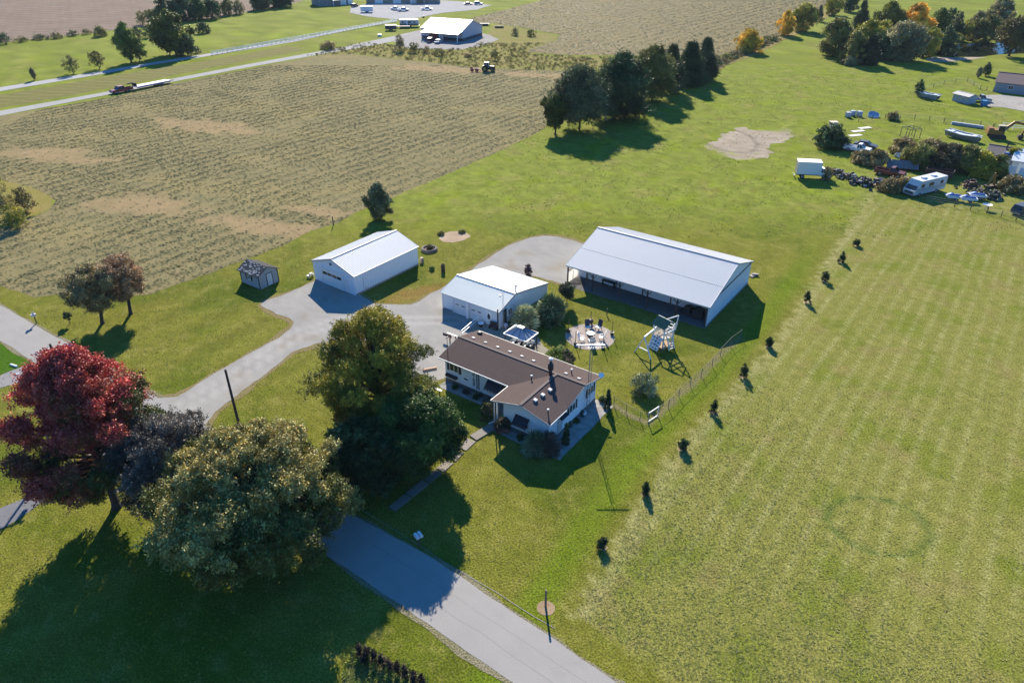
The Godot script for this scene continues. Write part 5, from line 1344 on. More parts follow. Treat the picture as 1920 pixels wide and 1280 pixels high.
	single("burn_barrel", MB.new().lathe([Vector2(0, 0), Vector2(0.3, 0), Vector2(0.31, 0.45), Vector2(0.29, 0.47), Vector2(0.3, 1.15), Vector2(0.26, 1.15), Vector2(0.24, 0.4)], Vector3.ZERO, 14), mt(Color(0.05, 0.032, 0.026), 0.8), "rusty black burn barrel on the worn grass behind the garages", "barrel", Vector3(-10.15, 0, -95.27))
	var ring := thing("tyre_flower_bed", "round flower bed inside a big grey tractor tyre", "flower bed", Vector3(-12.95, 0, -102.92))
	part(ring, "rim", MB.new().lathe([Vector2(0.9, 0.0), Vector2(1.25, 0.0), Vector2(1.3, 0.3), Vector2(1.15, 0.45), Vector2(0.95, 0.4), Vector2(0.9, 0.1)], Vector3.ZERO, 24), mt(Color(0.16, 0.14, 0.14), 0.9, 0, "grit", 0.8))
	part(ring, "soil", MB.new().lathe([Vector2(0, 0.3), Vector2(0.95, 0.22)], Vector3.ZERO, 18), mt(Color(0.12, 0.07, 0.05), 0.95, 0, "grit", 0.6))
	shrub("reddish plants filling the tractor tyre bed", Vector3(-12.87, 0, -102.92) + Vector3(0, 0.25, 0), 0.6, 0.65, [Color(0.07, 0.05, 0.02), Color(0.1, 0.1, 0.03)], "tiny", 200, 1.0)
	shrub("green tuft at the left end of the bare mulch patch", Vector3(-11.55, 0, -109.09), 0.5, 0.7, OLIVE, "tiny", 160, 1.0)
	shrub("green tuft at the right end of the bare mulch patch", Vector3(-8.28, 0, -109.99), 0.45, 0.65, OLIVE, "tiny", 140, 1.0)
	shrub("small weed in the bare spot by the burn barrel", Vector3(-11.86, 0, -95.81), 0.5, 0.5, GREEN, "tiny", 90, 1.0)
	single("landscape_timber", MB.new().box(Vector3(0, 0.12, 0), Vector3(1.6, 0.22, 0.25)), mt(Color(0.34, 0.22, 0.15), 0.8), "reddish timber lying on the gravel at the house's left end", "timber", Vector3(-9.55, 0, -69.15), 0.35)
	var br := thing("hitching_rail", "white topped plank rail on dark legs near the house's front left corner", "rail", Vector3(-8.34, 0, -63.96), -0.55)
	part(br, "plank", MB.new().box(Vector3(0, 0.95, 0), Vector3(1.6, 0.1, 0.24)), trim())
	part(br, "leg", MB.new().bar(Vector3(-0.5, 0, 0), Vector3(-0.5, 0.92, 0), 0.1), black())
	part(br, "leg", MB.new().bar(Vector3(0.5, 0, 0), Vector3(0.5, 0.92, 0), 0.1), black())
	var lp := thing("board_sign", "dark board with pale top edge on a brown post past the house's left gable", "sign", Vector3(-7.51, 0, -75.21), -0.6)
	part(lp, "board", MB.new().box(Vector3(-0.6, 0.85, 0), Vector3(1.3, 0.4, 0.08)), mt(Color(0.03, 0.03, 0.045), 0.7))
	part(lp, "top_rail", MB.new().box(Vector3(0.2, 1.2, 0), Vector3(1.5, 0.08, 0.12)), trim())
	part(lp, "post", MB.new().bar(Vector3(-0.1, 0, 0.1), Vector3(-0.1, 1.2, 0.1), 0.12), mt(Color(0.25, 0.13, 0.08), 0.8))
	part(lp, "post", MB.new().bar(Vector3(0.8, 0, 0.1), Vector3(0.8, 1.2, 0.1), 0.12), mt(Color(0.25, 0.13, 0.08), 0.8))
	tree("sapling", "tiny dark sapling by the road next to the bronze crabapple", "tree", Vector3(-57.07, 0, -79.83), 1.8, 0.5, {"base": 0.35, "n": 160, "kind": "tiny", "lobes": 8, "size": 1.2, "pal": DARK})

func fence_build(f: Node3D, p: Array, h: float) -> void:
	for i in p.size():
		part(f, "post", MB.new().tube([p[i], p[i] + Vector3(0, h + 0.05, 0)], [0.035, 0.035], 6), mt(Color(0.16, 0.15, 0.14), 0.7))
		if i + 1 < p.size():
			var a: Vector3 = p[i]
			var b: Vector3 = p[i + 1]
			part(f, "rail", MB.new().bar(a + Vector3(0, h, 0), b + Vector3(0, h, 0), 0.022), mt(Color(0.13, 0.13, 0.12), 0.7))
			var net := MB.new()
			var n := int(a.distance_to(b) / 0.4)
			for k in n:
				var u := float(k) / n
				var v := float(k + 1) / n
				for y in [0.0, 0.38, 0.76]:
					var y2: float = minf(y + 0.38, h)
					net.bar(a.lerp(b, u) + Vector3(0, y, 0), a.lerp(b, v) + Vector3(0, y2, 0), 0.006)
					net.bar(a.lerp(b, v) + Vector3(0, y, 0), a.lerp(b, u) + Vector3(0, y2, 0), 0.008)
			part(f, "wire_mesh", net, mt(Color(0.13, 0.13, 0.12), 0.7)).set_meta("kind", "stuff")

# ---------------------------------------------------------------- vehicles and far things
func rubber() -> StandardMaterial3D: return mt(Color(0.02, 0.02, 0.02), 0.9)

func wheels(p: Node3D, xs: Array, hw: float, r: float) -> void:
	for x in xs:
		for s in [-1, 1]:
			var w := part(p, "wheel", MB.new().wheel(Vector3(x, r, s * (hw - 0.1)), r, 0.24), rubber())
			part(w, "rim", MB.new().wheel(Vector3(x, r, s * (hw + 0.025)), r * 0.58, 0.02), steel())

func cabin(p: Node3D, x0: float, x1: float, y0: float, y1: float, hw: float, rear: float, front: float, m: Material) -> void:
	var b := [Vector3(x0, y0, -hw), Vector3(x1, y0, -hw), Vector3(x1, y0, hw), Vector3(x0, y0, hw)]
	var t := [Vector3(x0 + rear, y1, -hw * 0.82), Vector3(x1 - front, y1, -hw * 0.82), Vector3(x1 - front, y1, hw * 0.82), Vector3(x0 + rear, y1, hw * 0.82)]
	var names := ["side_window", "windshield", "side_window", "rear_window"]
	for k in 4:
		part(p, names[k], MB.new().quad(b[k], t[k], t[(k + 1) % 4], b[(k + 1) % 4]), glass())
	var r := MB.new().slab(t[0] + Vector3(0, 0.04, 0), t[1] + Vector3(0, 0.04, 0), t[2] + Vector3(0, 0.04, 0), t[3] + Vector3(0, 0.04, 0), 0.05)
	for k in 4:
		r.bar(b[k], t[k], 0.08)
	var mid := (x0 + rear + x1 - front) / 2
	for s in [-1, 1]:
		r.bar(Vector3((x0 + x1) / 2 - 0.1, y0, s * hw), Vector3(mid, y1, s * hw * 0.82), 0.09)
	part(p, "roof", r, m)

func lamps(p: Node3D, l: float, hw: float, y: float) -> void:
	for s in [-1, 1]:
		part(p, "headlight", MB.new().box(Vector3(l / 2 + 0.005, y, s * hw * 0.78), Vector3(0.05, 0.16, 0.3)), mt(Color(0.7, 0.72, 0.75), 0.2))
		part(p, "taillight", MB.new().box(Vector3(-l / 2 - 0.005, y, s * hw * 0.86), Vector3(0.04, 0.24, 0.16)), mt(Color(0.3, 0.01, 0.01), 0.3))
	part(p, "bumper", MB.new().box(Vector3(l / 2 + 0.06, 0.5, 0), Vector3(0.14, 0.2, hw * 1.9)).box(Vector3(-l / 2 - 0.06, 0.5, 0), Vector3(0.14, 0.2, hw * 1.9)), steel())

func paint(c: Color) -> StandardMaterial3D:
	var m: StandardMaterial3D = mt(c, 0.35, 0.0, "", 1.0, 0.0, 0.52)
	m.clearcoat_enabled = true
	m.clearcoat = 0.6
	return m

func pickup(label: String, at: Vector3, yaw: float, c: Color, l := 5.6, crew := false, group := "") -> Node3D:
	var v := thing("pickup_truck", label, "truck", at, yaw, group)
	var m := paint(c)
	var hw := 0.98
	var cx0 := -0.75 if crew else -0.1
	var b := MB.new()
	b.prism([Vector2(cx0, 0.42), Vector2(l / 2, 0.42), Vector2(l / 2, 0.86), Vector2(l / 2 - 0.12, 1.02), Vector2(l * 0.22, 1.12), Vector2(cx0, 1.12)], -hw, hw)
	b.span(-l / 2, cx0, 0.42, 0.72, -hw, hw)
	part(v, "body", b, m)
	var bed := MB.new()
	for s in [-1, 1]:
		bed.box(Vector3((-l / 2 + cx0) / 2, 0.92, s * (hw - 0.05)), Vector3(cx0 + l / 2 - 0.06, 0.4, 0.1))
	bed.box(Vector3(-l / 2 + 0.04, 0.92, 0), Vector3(0.08, 0.4, hw * 1.78))
	part(v, "bed_side", bed, m)
	cabin(v, cx0 + 0.02, l * 0.24, 1.1, 1.82, hw - 0.03, 0.18, 0.55, m)
	wheels(v, [-l * 0.3, l * 0.31], hw, 0.4)
	lamps(v, l, hw, 0.8)
	return v

func car(nm: String, label: String, at: Vector3, yaw: float, c: Color, suv: bool, group := "") -> Node3D:
	var v := thing(nm, label, "car", at, yaw, group)
	var m := paint(c)
	var l := 4.7
	var y := 1.0 if suv else 0.88
	part(v, "body", MB.new().prism([Vector2(-l / 2, 0.35), Vector2(l / 2, 0.35), Vector2(l / 2, 0.72), Vector2(l / 2 - 0.15, y - 0.14), Vector2(l * 0.2, y), Vector2(-l / 2 + 0.1, y), Vector2(-l / 2, y - 0.12)], -0.9, 0.9), m)
	cabin(v, -l / 2 + (0.12 if suv else 0.6), l * 0.22, y - 0.01, y + (0.72 if suv else 0.52), 0.87, 0.25 if suv else 0.55, 0.6, m)
	wheels(v, [-l * 0.29, l * 0.3], 0.9, 0.34)
	lamps(v, l, 0.9, 0.66)
	return v

func box_trailer(nm: String, label: String, cat: String, at: Vector3, yaw: float, s: Vector3, m: Material, group := "") -> Node3D:
	var v := thing(nm, label, cat, at, yaw, group)
	part(v, "body", MB.new().box(Vector3(0, 0.5 + s.y / 2, 0), s), m)
	part(v, "roof_edge", MB.new().box(Vector3(0, 0.52 + s.y, 0), Vector3(s.x + 0.06, 0.08, s.z + 0.06)), trim())
	part(v, "door", MB.new().box(Vector3(-s.x / 2 - 0.02, 0.5 + s.y / 2, 0), Vector3(0.03, s.y * 0.9, s.z * 0.9)), steel())
	part(v, "hitch", MB.new().bar(Vector3(s.x / 2, 0.5, 0), Vector3(s.x / 2 + 1.1, 0.5, 0), 0.1), black())
	wheels(v, [-0.4, 0.4], s.z / 2, 0.34)
	return v

func camper(nm: String, label: String, at: Vector3, yaw: float, l: float, motor: bool) -> void:
	var v := thing(nm, label, "motorhome" if motor else "camper", at, yaw)
	var hw := 1.2
	var m := mt(Color(0.66, 0.67, 0.68), 0.4, 0, "streak", 3.0)
	var prof := [Vector2(-l / 2, 0.45), Vector2(l / 2, 0.45), Vector2(l / 2 + 0.05, 1.25), Vector2(l / 2 - 0.75, 2.0), Vector2(l / 2 - 1.35, 2.95), Vector2(-l / 2 + 0.1, 3.0), Vector2(-l / 2, 2.85)] if motor else [Vector2(-l / 2, 0.6), Vector2(l / 2 - 0.4, 0.6), Vector2(l / 2, 1.2), Vector2(l / 2 - 0.3, 3.0), Vector2(-l / 2, 3.0)]
	part(v, "body", MB.new().prism(prof, -hw, hw), m)
	for y in [1.15, 1.4]:
		part(v, "stripe", MB.new().span(-l / 2, l / 2 - 0.3, y, y + 0.1, hw, hw + 0.012).span(-l / 2, l / 2 - 0.3, y, y + 0.1, -hw - 0.012, -hw), mt(Color(0.25, 0.2, 0.16) if motor else Color(0.03, 0.035, 0.045), 0.5))
	if not motor:
		part(v, "skirt", MB.new().span(-l / 2 + 0.1, l / 2 - 0.6, 0.62, 1.1, hw, hw + 0.014), mt(Color(0.06, 0.06, 0.065), 0.5))
	for q in [[-l * 0.33, 0.7], [0.1, 1.3], [l * 0.28, 0.8]]:
		for s in [-1, 1]:
			part(v, "window", MB.new().box(Vector3(q[0], 2.05, s * (hw + 0.01)), Vector3(q[1], 0.62, 0.03)), glass())
	if motor:
		part(v, "windshield", MB.new().quad(Vector3(l / 2 - 0.05, 1.36, -hw * 0.92), Vector3(l / 2 - 0.72, 2.02, -hw * 0.92), Vector3(l / 2 - 0.72, 2.02, hw * 0.92), Vector3(l / 2 - 0.05, 1.36, hw * 0.92)), glass())
		part(v, "grille", MB.new().box(Vector3(l / 2 + 0.04, 0.85, 0), Vector3(0.05, 0.35, 1.7)), black())
	part(v, "door", MB.new().box(Vector3(-l * 0.12, 1.6, hw + 0.01), Vector3(0.65, 1.8, 0.03)), trim())
	for x in [-l * 0.2, l * 0.12]:
		part(v, "roof_unit", MB.new().box(Vector3(x, 3.12, 0), Vector3(0.9, 0.28, 0.7)), trim())
	part(v, "bumper", MB.new().box(Vector3(l / 2 + 0.08, 0.5, 0), Vector3(0.12, 0.22, 2.3)), steel())
	wheels(v, [-l * 0.22, l * 0.32] if motor else [-0.5, 0.45], hw, 0.4)

func vehicles() -> void:
	# the neighbour's yard on the right
	var bt := thing("box_truck", "white box truck parked nose toward the scrap heap", "truck", Vector3(59.42, 0, -137.94), -0.167)
	part(bt, "cargo_box", MB.new().span(-3.1, 1.35, 0.95, 3.35, -1.15, 1.15), mt(Color(0.72, 0.73, 0.73), 0.45))
	part(bt, "cargo_roof", MB.new().span(-3.13, 1.38, 3.35, 3.42, -1.18, 1.18), mt(Color(0.82, 0.78, 0.72), 0.5))
	part(bt, "door", MB.new().box(Vector3(-3.12, 2.1, 0), Vector3(0.04, 2.2, 2.1)), steel())
	part(bt, "cab", MB.new().prism([Vector2(1.4, 0.6), Vector2(3.3, 0.6), Vector2(3.3, 1.15), Vector2(2.5, 1.35), Vector2(1.4, 1.4)], -0.98, 0.98), trim())
	cabin(bt, 1.42, 2.6, 1.36, 2.1, 0.95, 0.05, 0.5, trim())
	part(bt, "chassis", MB.new().span(-3.0, 2.4, 0.6, 0.94, -0.5, 0.5), black())
	wheels(bt, [-1.9, 2.35], 1.0, 0.42)
	lamps(bt, 6.6, 0.95, 0.9)
	camper("motorhome", "white motorhome with striped sides at the edge of the mown field", Vector3(77.41, 0, -129.28), -2.669, 8.6, true)
	pickup("white pickup truck with an open bed beside the big dark bush", Vector3(75.84, 0, -155.64), -0.666, Color(0.72, 0.73, 0.76))
	pickup("maroon pickup truck with a cluttered bed in front of grey panels", Vector3(75.59, 0, -139.26), -0.668, Color(0.1, 0.012, 0.014))
	var dk := car("parked_car", "dark old car half hidden behind the white pickup truck", Vector3(78.97, 0, -158.89), -0.612, Color(0.03, 0.04, 0.06), false)
	var ct := thing("utility_trailer", "small teal and white flat trailer under the big dark bush", "trailer", Vector3(73.65, 0, -159.31), -0.791)
	part(ct, "bed", MB.new().box(Vector3(0, 0.7, 0), Vector3(2.6, 0.15, 1.4)), mt(Color(0.3, 0.42, 0.46), 0.6))
	part(ct, "side", MB.new().box(Vector3(0, 1.0, 0.7), Vector3(2.6, 0.5, 0.06)).box(Vector3(0, 1.0, -0.7), Vector3(2.6, 0.5, 0.06)), mt(Color(0.5, 0.55, 0.58), 0.6))
	wheels(ct, [0.0], 0.75, 0.32)
	var pn := thing("panel_stack", "grey wooden panels leaning as a low lean-to behind the maroon pickup", "panels", Vector3(79.67, 0, -142.98), -0.300)
	for k in 6:
		part(pn, "panel", MB.new().slab(Vector3(-2.9 + k * 1.0, 1.75, -0.8), Vector3(-1.95 + k * 1.0, 1.75, -0.8), Vector3(-1.95 + k * 1.0, 0.55, 1.0), Vector3(-2.9 + k * 1.0, 0.55, 1.0), 0.06), mt(Color(0.15, 0.145, 0.15) * (0.85 + 0.08 * (k % 3)), 0.8))
	part(pn, "support", MB.new().box(Vector3(0, 0.7, -0.6), Vector3(5.4, 1.4, 0.1)), wood())
	var du := thing("dump_trailer", "dark rusty dump trailer below the brown thicket", "trailer", Vector3(84.84, 0, -137.94), -0.623)
	part(du, "bed", MB.new().span(-2.6, 2.3, 0.7, 0.85, -1.1, 1.1), mt(Color(0.03, 0.02, 0.018), 0.8))
	part(du, "side", MB.new().span(-2.6, 2.3, 0.85, 1.7, 1.03, 1.1).span(-2.6, 2.3, 0.85, 1.7, -1.1, -1.03), mt(Color(0.045, 0.025, 0.022), 0.8))
	part(du, "headboard", MB.new().span(2.23, 2.32, 0.85, 1.75, -1.0, 1.0).span(-2.6, -2.52, 0.85, 1.6, -1.0, 1.0), mt(Color(0.05, 0.03, 0.025), 0.8))
	wheels(du, [-0.9, 0.0], 1.1, 0.42)
	# scrap heaps
	for q in [[Vector3(65.47, 0, -139.59), 2.6, "first scrap heap, nearest the box truck, with pale bits on top", 0], [Vector3(66.82, 0, -136.32), 2.6, "second scrap heap along the field edge, grey and tangled", 1], [Vector3(68.64, 0, -134.43), 2.6, "third scrap heap along the field edge, dark rubble", 2], [Vector3(71.06, 0, -133.80), 2.2, "last scrap heap, blending into the brown brush", 3], [Vector3(88.48, 0, -133.19), 2.4, "rusty brown engine heap right of the motorhome", 4], [Vector3(87.73, 0, -127.83), 3.0, "big mossy scrap pile behind the jet skis", 5], [Vector3(89.06, 0, -126.68), 2.2, "dark scrap at the right end of the mossy pile", 6]]:
		scrap(q[2], q[0], q[1], q[3])
	for q in [[Vector3(81.01, 0, -125.28), "left jet ski in blue and white on its trailer"], [Vector3(83.05, 0, -124.17), "middle jet ski in blue and white nearest the field"], [Vector3(85.63, 0, -125.84), "right jet ski in blue and white against the scrap pile"]]:
		var j := thing("jet_ski", q[1], "jet ski", q[0], 2.9, "jet skis by the scrap pile")
		part(j, "hull", MB.new().prism([Vector2(-1.4, 0.5), Vector2(1.1, 0.45), Vector2(1.6, 0.95), Vector2(0.6, 1.0), Vector2(-1.4, 0.85)], -0.5, 0.5), mt(Color(0.68, 0.7, 0.74), 0.35))
		part(j, "seat", MB.new().prism([Vector2(-1.2, 0.85), Vector2(0.3, 0.9), Vector2(0.2, 1.15), Vector2(-1.0, 1.1)], -0.22, 0.22), mt(Color(0.02, 0.07, 0.3), 0.5))
		part(j, "hood", MB.new().prism([Vector2(0.3, 1.0), Vector2(1.5, 0.96), Vector2(0.7, 1.3), Vector2(0.35, 1.3)], -0.3, 0.3), mt(Color(0.03, 0.1, 0.4), 0.4))
		part(j, "handlebar", MB.new().bar(Vector3(0.4, 1.38, -0.4), Vector3(0.4, 1.38, 0.4), 0.06), black())
		wheels(j, [-0.3], 0.6, 0.25)
	# boats
	boat("boat", "big grey open hulled boat on the grass left of the excavator", Vector3(104.51, 0, -165.76), -0.998, 8.0, 1.25, Color(0.2, 0.21, 0.21), Color(0.52, 0.56, 0.6))
	boat("boat", "silver covered boat at the wire pen on the far bank", Vector3(116.88, 0, -207.37), 2.050, 7.0, 1.1, Color(0.35, 0.37, 0.4), Color(0.45, 0.5, 0.56))
	excavator()
	# tanks
	for q in [[Vector3(85.79, 0, -185.35), "leftmost white cage tank"], [Vector3(87.55, 0, -186.98), "cage tank at the back of the three"], [Vector3(89.10, 0, -186.44), "rightmost and largest cage tank"]]:
		var t := thing("cage_tank", "%s at the end of the wire fence" % q[1], "tank", q[0], 0.2, "cage tanks by the fence end")
		part(t, "tank", MB.new().box(Vector3(0, 0.75, 0), Vector3(1.15, 1.1, 1.0)), mt(Color(0.42, 0.45, 0.52), 0.5))
		part(t, "lid", MB.new().lathe([Vector2(0, 1.42), Vector2(0.2, 1.4), Vector2(0.2, 1.3)], Vector3.ZERO, 10), trim())
		part(t, "pallet", MB.new().box(Vector3(0, 0.1, 0), Vector3(1.2, 0.18, 1.05)), black())
	var blue := MB.new().lathe([Vector2(0, 0.3), Vector2(1.25, 0.34), Vector2(1.35, 0.8), Vector2(1.4, 0.8), Vector2(1.35, 0)], Vector3.ZERO, 22)
	single("stock_tank", blue, mt(Color(0.22, 0.36, 0.5), 0.4), "round pale blue stock tank tipped at the fence by the cage tanks", "tank", Vector3(92.43, 0, -185.89)).rotation.x = 0.35
	var cage := thing("metal_cage", "open green grey metal cage frame on the grass behind the brush", "frame", Vector3(92.90, 0, -167.10), 0.25)
	for x in [-1.6, 0, 1.6]:
		for z in [-1.3, 1.3]:
			part(cage, "post", MB.new().bar(Vector3(x, 0, z), Vector3(x, 2.2, z), 0.1), mt(Color(0.06, 0.075, 0.075), 0.6))
	for z in [-1.3, 1.3]:
		part(cage, "top_bar", MB.new().bar(Vector3(-1.6, 2.2, z), Vector3(1.6, 2.2, z), 0.1), mt(Color(0.06, 0.075, 0.075), 0.6))
	for x in [-1.6, 0, 1.6]:
		part(cage, "top_bar", MB.new().bar(Vector3(x, 2.2, -1.3), Vector3(x, 2.2, 1.3), 0.09), mt(Color(0.06, 0.075, 0.075), 0.6))
	# right hand outbuilding and neighbours
	outbuildings()
	# far road
	var rt := pickup("red crew cab pickup pulling a white flatbed on the far road", Vector3(-113.12, 0, -214.12), -2.182, Color(0.2, 0.012, 0.02), 6.2, true)
	var tl := thing("flatbed_trailer", "long white decked flatbed trailer with a dark gooseneck behind the red pickup", "trailer", Vector3(-108.19, 0, -221.27), -2.145)
	part(tl, "deck", MB.new().span(-6.4, 4.6, 0.85, 1.02, -1.25, 1.25), mt(Color(0.75, 0.75, 0.76), 0.5))
	part(tl, "side_rail", MB.new().span(-6.4, 4.6, 0.6, 0.84, 1.17, 1.27).span(-6.4, 4.6, 0.6, 0.84, -1.27, -1.17), mt(Color(0.03, 0.05, 0.2), 0.5))
	part(tl, "gooseneck", MB.new().bar(Vector3(4.5, 0.95, 0), Vector3(5.2, 2.1, 0), 0.5, 0.3).bar(Vector3(5.2, 2.1, 0), Vector3(6.6, 2.0, 0), 0.5, 0.3).span(4.45, 4.65, 1.03, 2.0, -1.1, 1.1), black())
	part(tl, "ramp", MB.new().span(-7.6, -6.42, 0.8, 0.95, -1.1, 1.1), black())
	wheels(tl, [-3.6, -2.6], 1.2, 0.4)
	tractor()
	# the far farms
	pickup("white pickup nearest the shed doors, leftmost of three at the long tan shed", Vector3(-60.35, 0, -405.77), 2.5, Color(0.72, 0.73, 0.75), 5.8, true, "white pickups at the long tan shed")
	pickup("middle white pickup parked across the tan shed's yard", Vector3(-55.90, 0, -401.35), 0.5, Color(0.72, 0.73, 0.75), 5.8, true, "white pickups at the long tan shed")
	pickup("rightmost white pickup by the tan shed's porch", Vector3(-44.29, 0, -405.77), 0.15, Color(0.72, 0.73, 0.75), 5.8, true, "white pickups at the long tan shed")
	box_trailer("cargo_trailer", "plain white enclosed trailer on the far farmhouse yard", "trailer", Vector3(-73.78, 0, -397.03), 0.05, Vector3(6.0, 2.3, 2.3), mt(Color(0.75, 0.75, 0.75), 0.45))
	car("parked_car", "red car backed up to the grey pole building's lean-to", Vector3(-32.37, 0, -303.53), 1.35, Color(0.2, 0.012, 0.03), true)
	car("parked_car", "white car beside the red one at the grey pole building", Vector3(-28.97, 0, -300.95), 1.3, Color(0.72, 0.72, 0.74), false)
	camper("travel_trailer", "white camper with a dark lower band beside the white fence", Vector3(-45.85, 0, -346.15), 0.03, 8.5, false)
	box_trailer("small_trailer", "low dark box trailer in front of the camper", "trailer", Vector3(-52.58, 0, -334.89), 0.05, Vector3(4.6, 1.7, 2.1), mt(Color(0.06, 0.06, 0.065), 0.7))
	single("flat_rack", MB.new().box(Vector3(0, 0.9, 0), Vector3(6.5, 0.2, 2.0)).box(Vector3(-2.5, 0.4, 0), Vector3(0.2, 0.8, 1.6)).box(Vector3(2.5, 0.4, 0), Vector3(0.2, 0.8, 1.6)), mt(Color(0.3, 0.22, 0.2), 0.7), "brown flat rack lying between dark trailer and camper", "rack", Vector3(-48.31, 0, -341.24))
	car("parked_car", "dark car at the left end of the tan shed's right yard", Vector3(-23.93, 0, -429.27), 0.2, Color(0.03, 0.035, 0.05), false)
	car("parked_car", "silver car at the far right end of the tan shed's yard", Vector3(-18.39, 0, -429.27), 0.1, Color(0.4, 0.42, 0.46), true)
	car("parked_car", "dark parked car beside the far farmhouse doors", Vector3(-84.27, 0, -419.57), 1.2, Color(0.02, 0.02, 0.025), true)
	single("wagon", MB.new().box(Vector3(0, 0.8, 0), Vector3(5, 0.3, 2)).box(Vector3(0, 0.35, 0), Vector3(3.5, 0.5, 1.4)), mt(Color(0.04, 0.06, 0.1), 0.7), "dark wagon behind the grey pole building", "wagon", Vector3(-12.53, 0, -349.50))
	single("disc_harrow", MB.new().box(Vector3(0, 0.7, 0), Vector3(4, 0.25, 0.4)).box(Vector3(0, 0.5, 0.9), Vector3(4, 0.6, 0.5)).box(Vector3(0, 0.5, -0.9), Vector3(4, 0.6, 0.5)), mt(Color(0.09, 0.06, 0.04), 0.8), "rusty disc harrow in the weeds past the grey pole building", "harrow", Vector3(-5.68, 0, -342.87))
	single("white_marker", MB.new().box(Vector3(0, 0.4, 0), Vector3(1.6, 0.8, 1.2)), trim(), "little white box in the grass by the far road", "box", Vector3(-54.85, 0, -318.50))
	single("well_tank", MB.new().lathe([Vector2(0.5, 0), Vector2(0.6, 0.7), Vector2(0, 0.9)], Vector3.ZERO, 12), black(), "small dark tank on the grass above the grey pole building", "tank", Vector3(-42.87, 0, -376.65))
	car("parked_car", "dark covered car cut by the right edge below the scrap pile", Vector3(89.73, 0, -118.88), 0.5, Color(0.05, 0.055, 0.065), true)
	pickup("dark pickup parked beside the small grey shed on the right", Vector3(129.08, 0, -202.86), -0.238, Color(0.3, 0.31, 0.33))
	single("blue_bin", MB.new().box(Vector3(0, 0.65, 0), Vector3(1.3, 1.2, 1.2)).box(Vector3(0, 1.3, 0), Vector3(1.4, 0.1, 1.3)), mt(Color(0.03, 0.2, 0.42), 0.5), "bright blue bin on the gravel below the grey pickup", "bin", Vector3(127.62, 0, -197.92))
	var sd := thing("dish_antenna", "white dish antenna lying by the field edge wire", "antenna", Vector3(84.23, 0, -120.43))
	part(sd, "dish", MB.new().lathe([Vector2(0.8, 0.3), Vector2(0.5, 0.1), Vector2(0, 0)], Vector3(0, 0.7, 0), 14), mt(Color(0.6, 0.62, 0.62), 0.5))
	part(sd, "stand", MB.new().bar(Vector3(-0.3, 0, 0), Vector3(0, 0.7, 0), 0.08).bar(Vector3(0.3, 0, 0.2), Vector3(0, 0.7, 0), 0.08), steel())
	single("white_sheet", MB.new().box(Vector3(0, 0.5, 0), Vector3(1.6, 0.9, 0.2), Basis(Vector3.RIGHT, 0.5)).box(Vector3(0.2, 0.2, 0.5), Vector3(1.2, 0.3, 0.8)), trim(), "crumpled white sheet of plastic in the brush by the grey panels", "sheet", Vector3(83.06, 0, -151.73))
	single("roof_crate", MB.new().box(Vector3(0, 0.6, 0), Vector3(1.7, 1.2, 1.4)).box(Vector3(0, 1.25, 0), Vector3(1.9, 0.12, 1.6)), mt(Color(0.5, 0.42, 0.33), 0.8), "tan hutch behind the big dark bush", "hutch", Vector3(78.41, 0, -176.07))
	for q in [[Vector3(85.81, 0, -175.08), "pale board nearest the cage tanks lying on the grass"], [Vector3(82.93, 0, -172.19), "widest pale board of three lying on the grass"], [Vector3(80.76, 0, -168.46), "pale board closest to the big dark bush"]]:
		single("loose_board", MB.new().box(Vector3(0, 0.05, 0), Vector3(3.4, 0.08, 1.3)), mt(Color(0.55, 0.52, 0.48), 0.8), q[1], "board", q[0], 0.3)
	var bl := thing("kayak", "blue tarpaulin covered raft in the shade of the far tree row", "raft", Vector3(49.94, 0, -222.76), 0.2)
	part(bl, "hull", MB.new().prism([Vector2(-1.6, 0.1), Vector2(1.6, 0.1), Vector2(2.0, 0.7), Vector2(-1.9, 0.6)], -0.7, 0.7), mt(Color(0.02, 0.12, 0.5), 0.5))

func scrap(label: String, at: Vector3, r: float, sd: int) -> void:
	rng.seed = 300 + sd
	var s := thing("scrap_heap", label, "scrap heap", at, rng.randf() * 3.0, "scrap heaps in the neighbour's yard")
	var cols := [Color(0.06, 0.05, 0.045), Color(0.13, 0.12, 0.11), Color(0.3, 0.3, 0.31), Color(0.1, 0.055, 0.035), Color(0.05, 0.06, 0.035)]
	if sd >= 5:
		cols = [Color(0.09, 0.09, 0.05), Color(0.13, 0.12, 0.07), Color(0.06, 0.05, 0.04), Color(0.17, 0.16, 0.12), Color(0.05, 0.055, 0.035)]
	elif sd == 4:
		cols = [Color(0.06, 0.035, 0.03), Color(0.2, 0.09, 0.07), Color(0.03, 0.025, 0.025), Color(0.12, 0.06, 0.05), Color(0.05, 0.04, 0.035)]
	for k in 5:
		var mb := MB.new()
		for i in 14:
			var d := Vector2(rng.randfn(), rng.randfn()) * 0.42
			var hgt := 1.2 * exp(-d.length_squared() * 1.6)
			mb.box(Vector3(d.x * r * 1.25, rng.randf() * hgt + 0.1, d.y * r * 0.6), Vector3(rng.randf_range(0.2, 0.9), rng.randf_range(0.08, 0.35), rng.randf_range(0.15, 0.6)), Basis.from_euler(Vector3(rng.randfn() * 0.5, rng.randf() * TAU, rng.randfn() * 0.5)))
		part(s, "scrap", mb, mt(cols[k], 0.8)).set_meta("kind", "stuff")

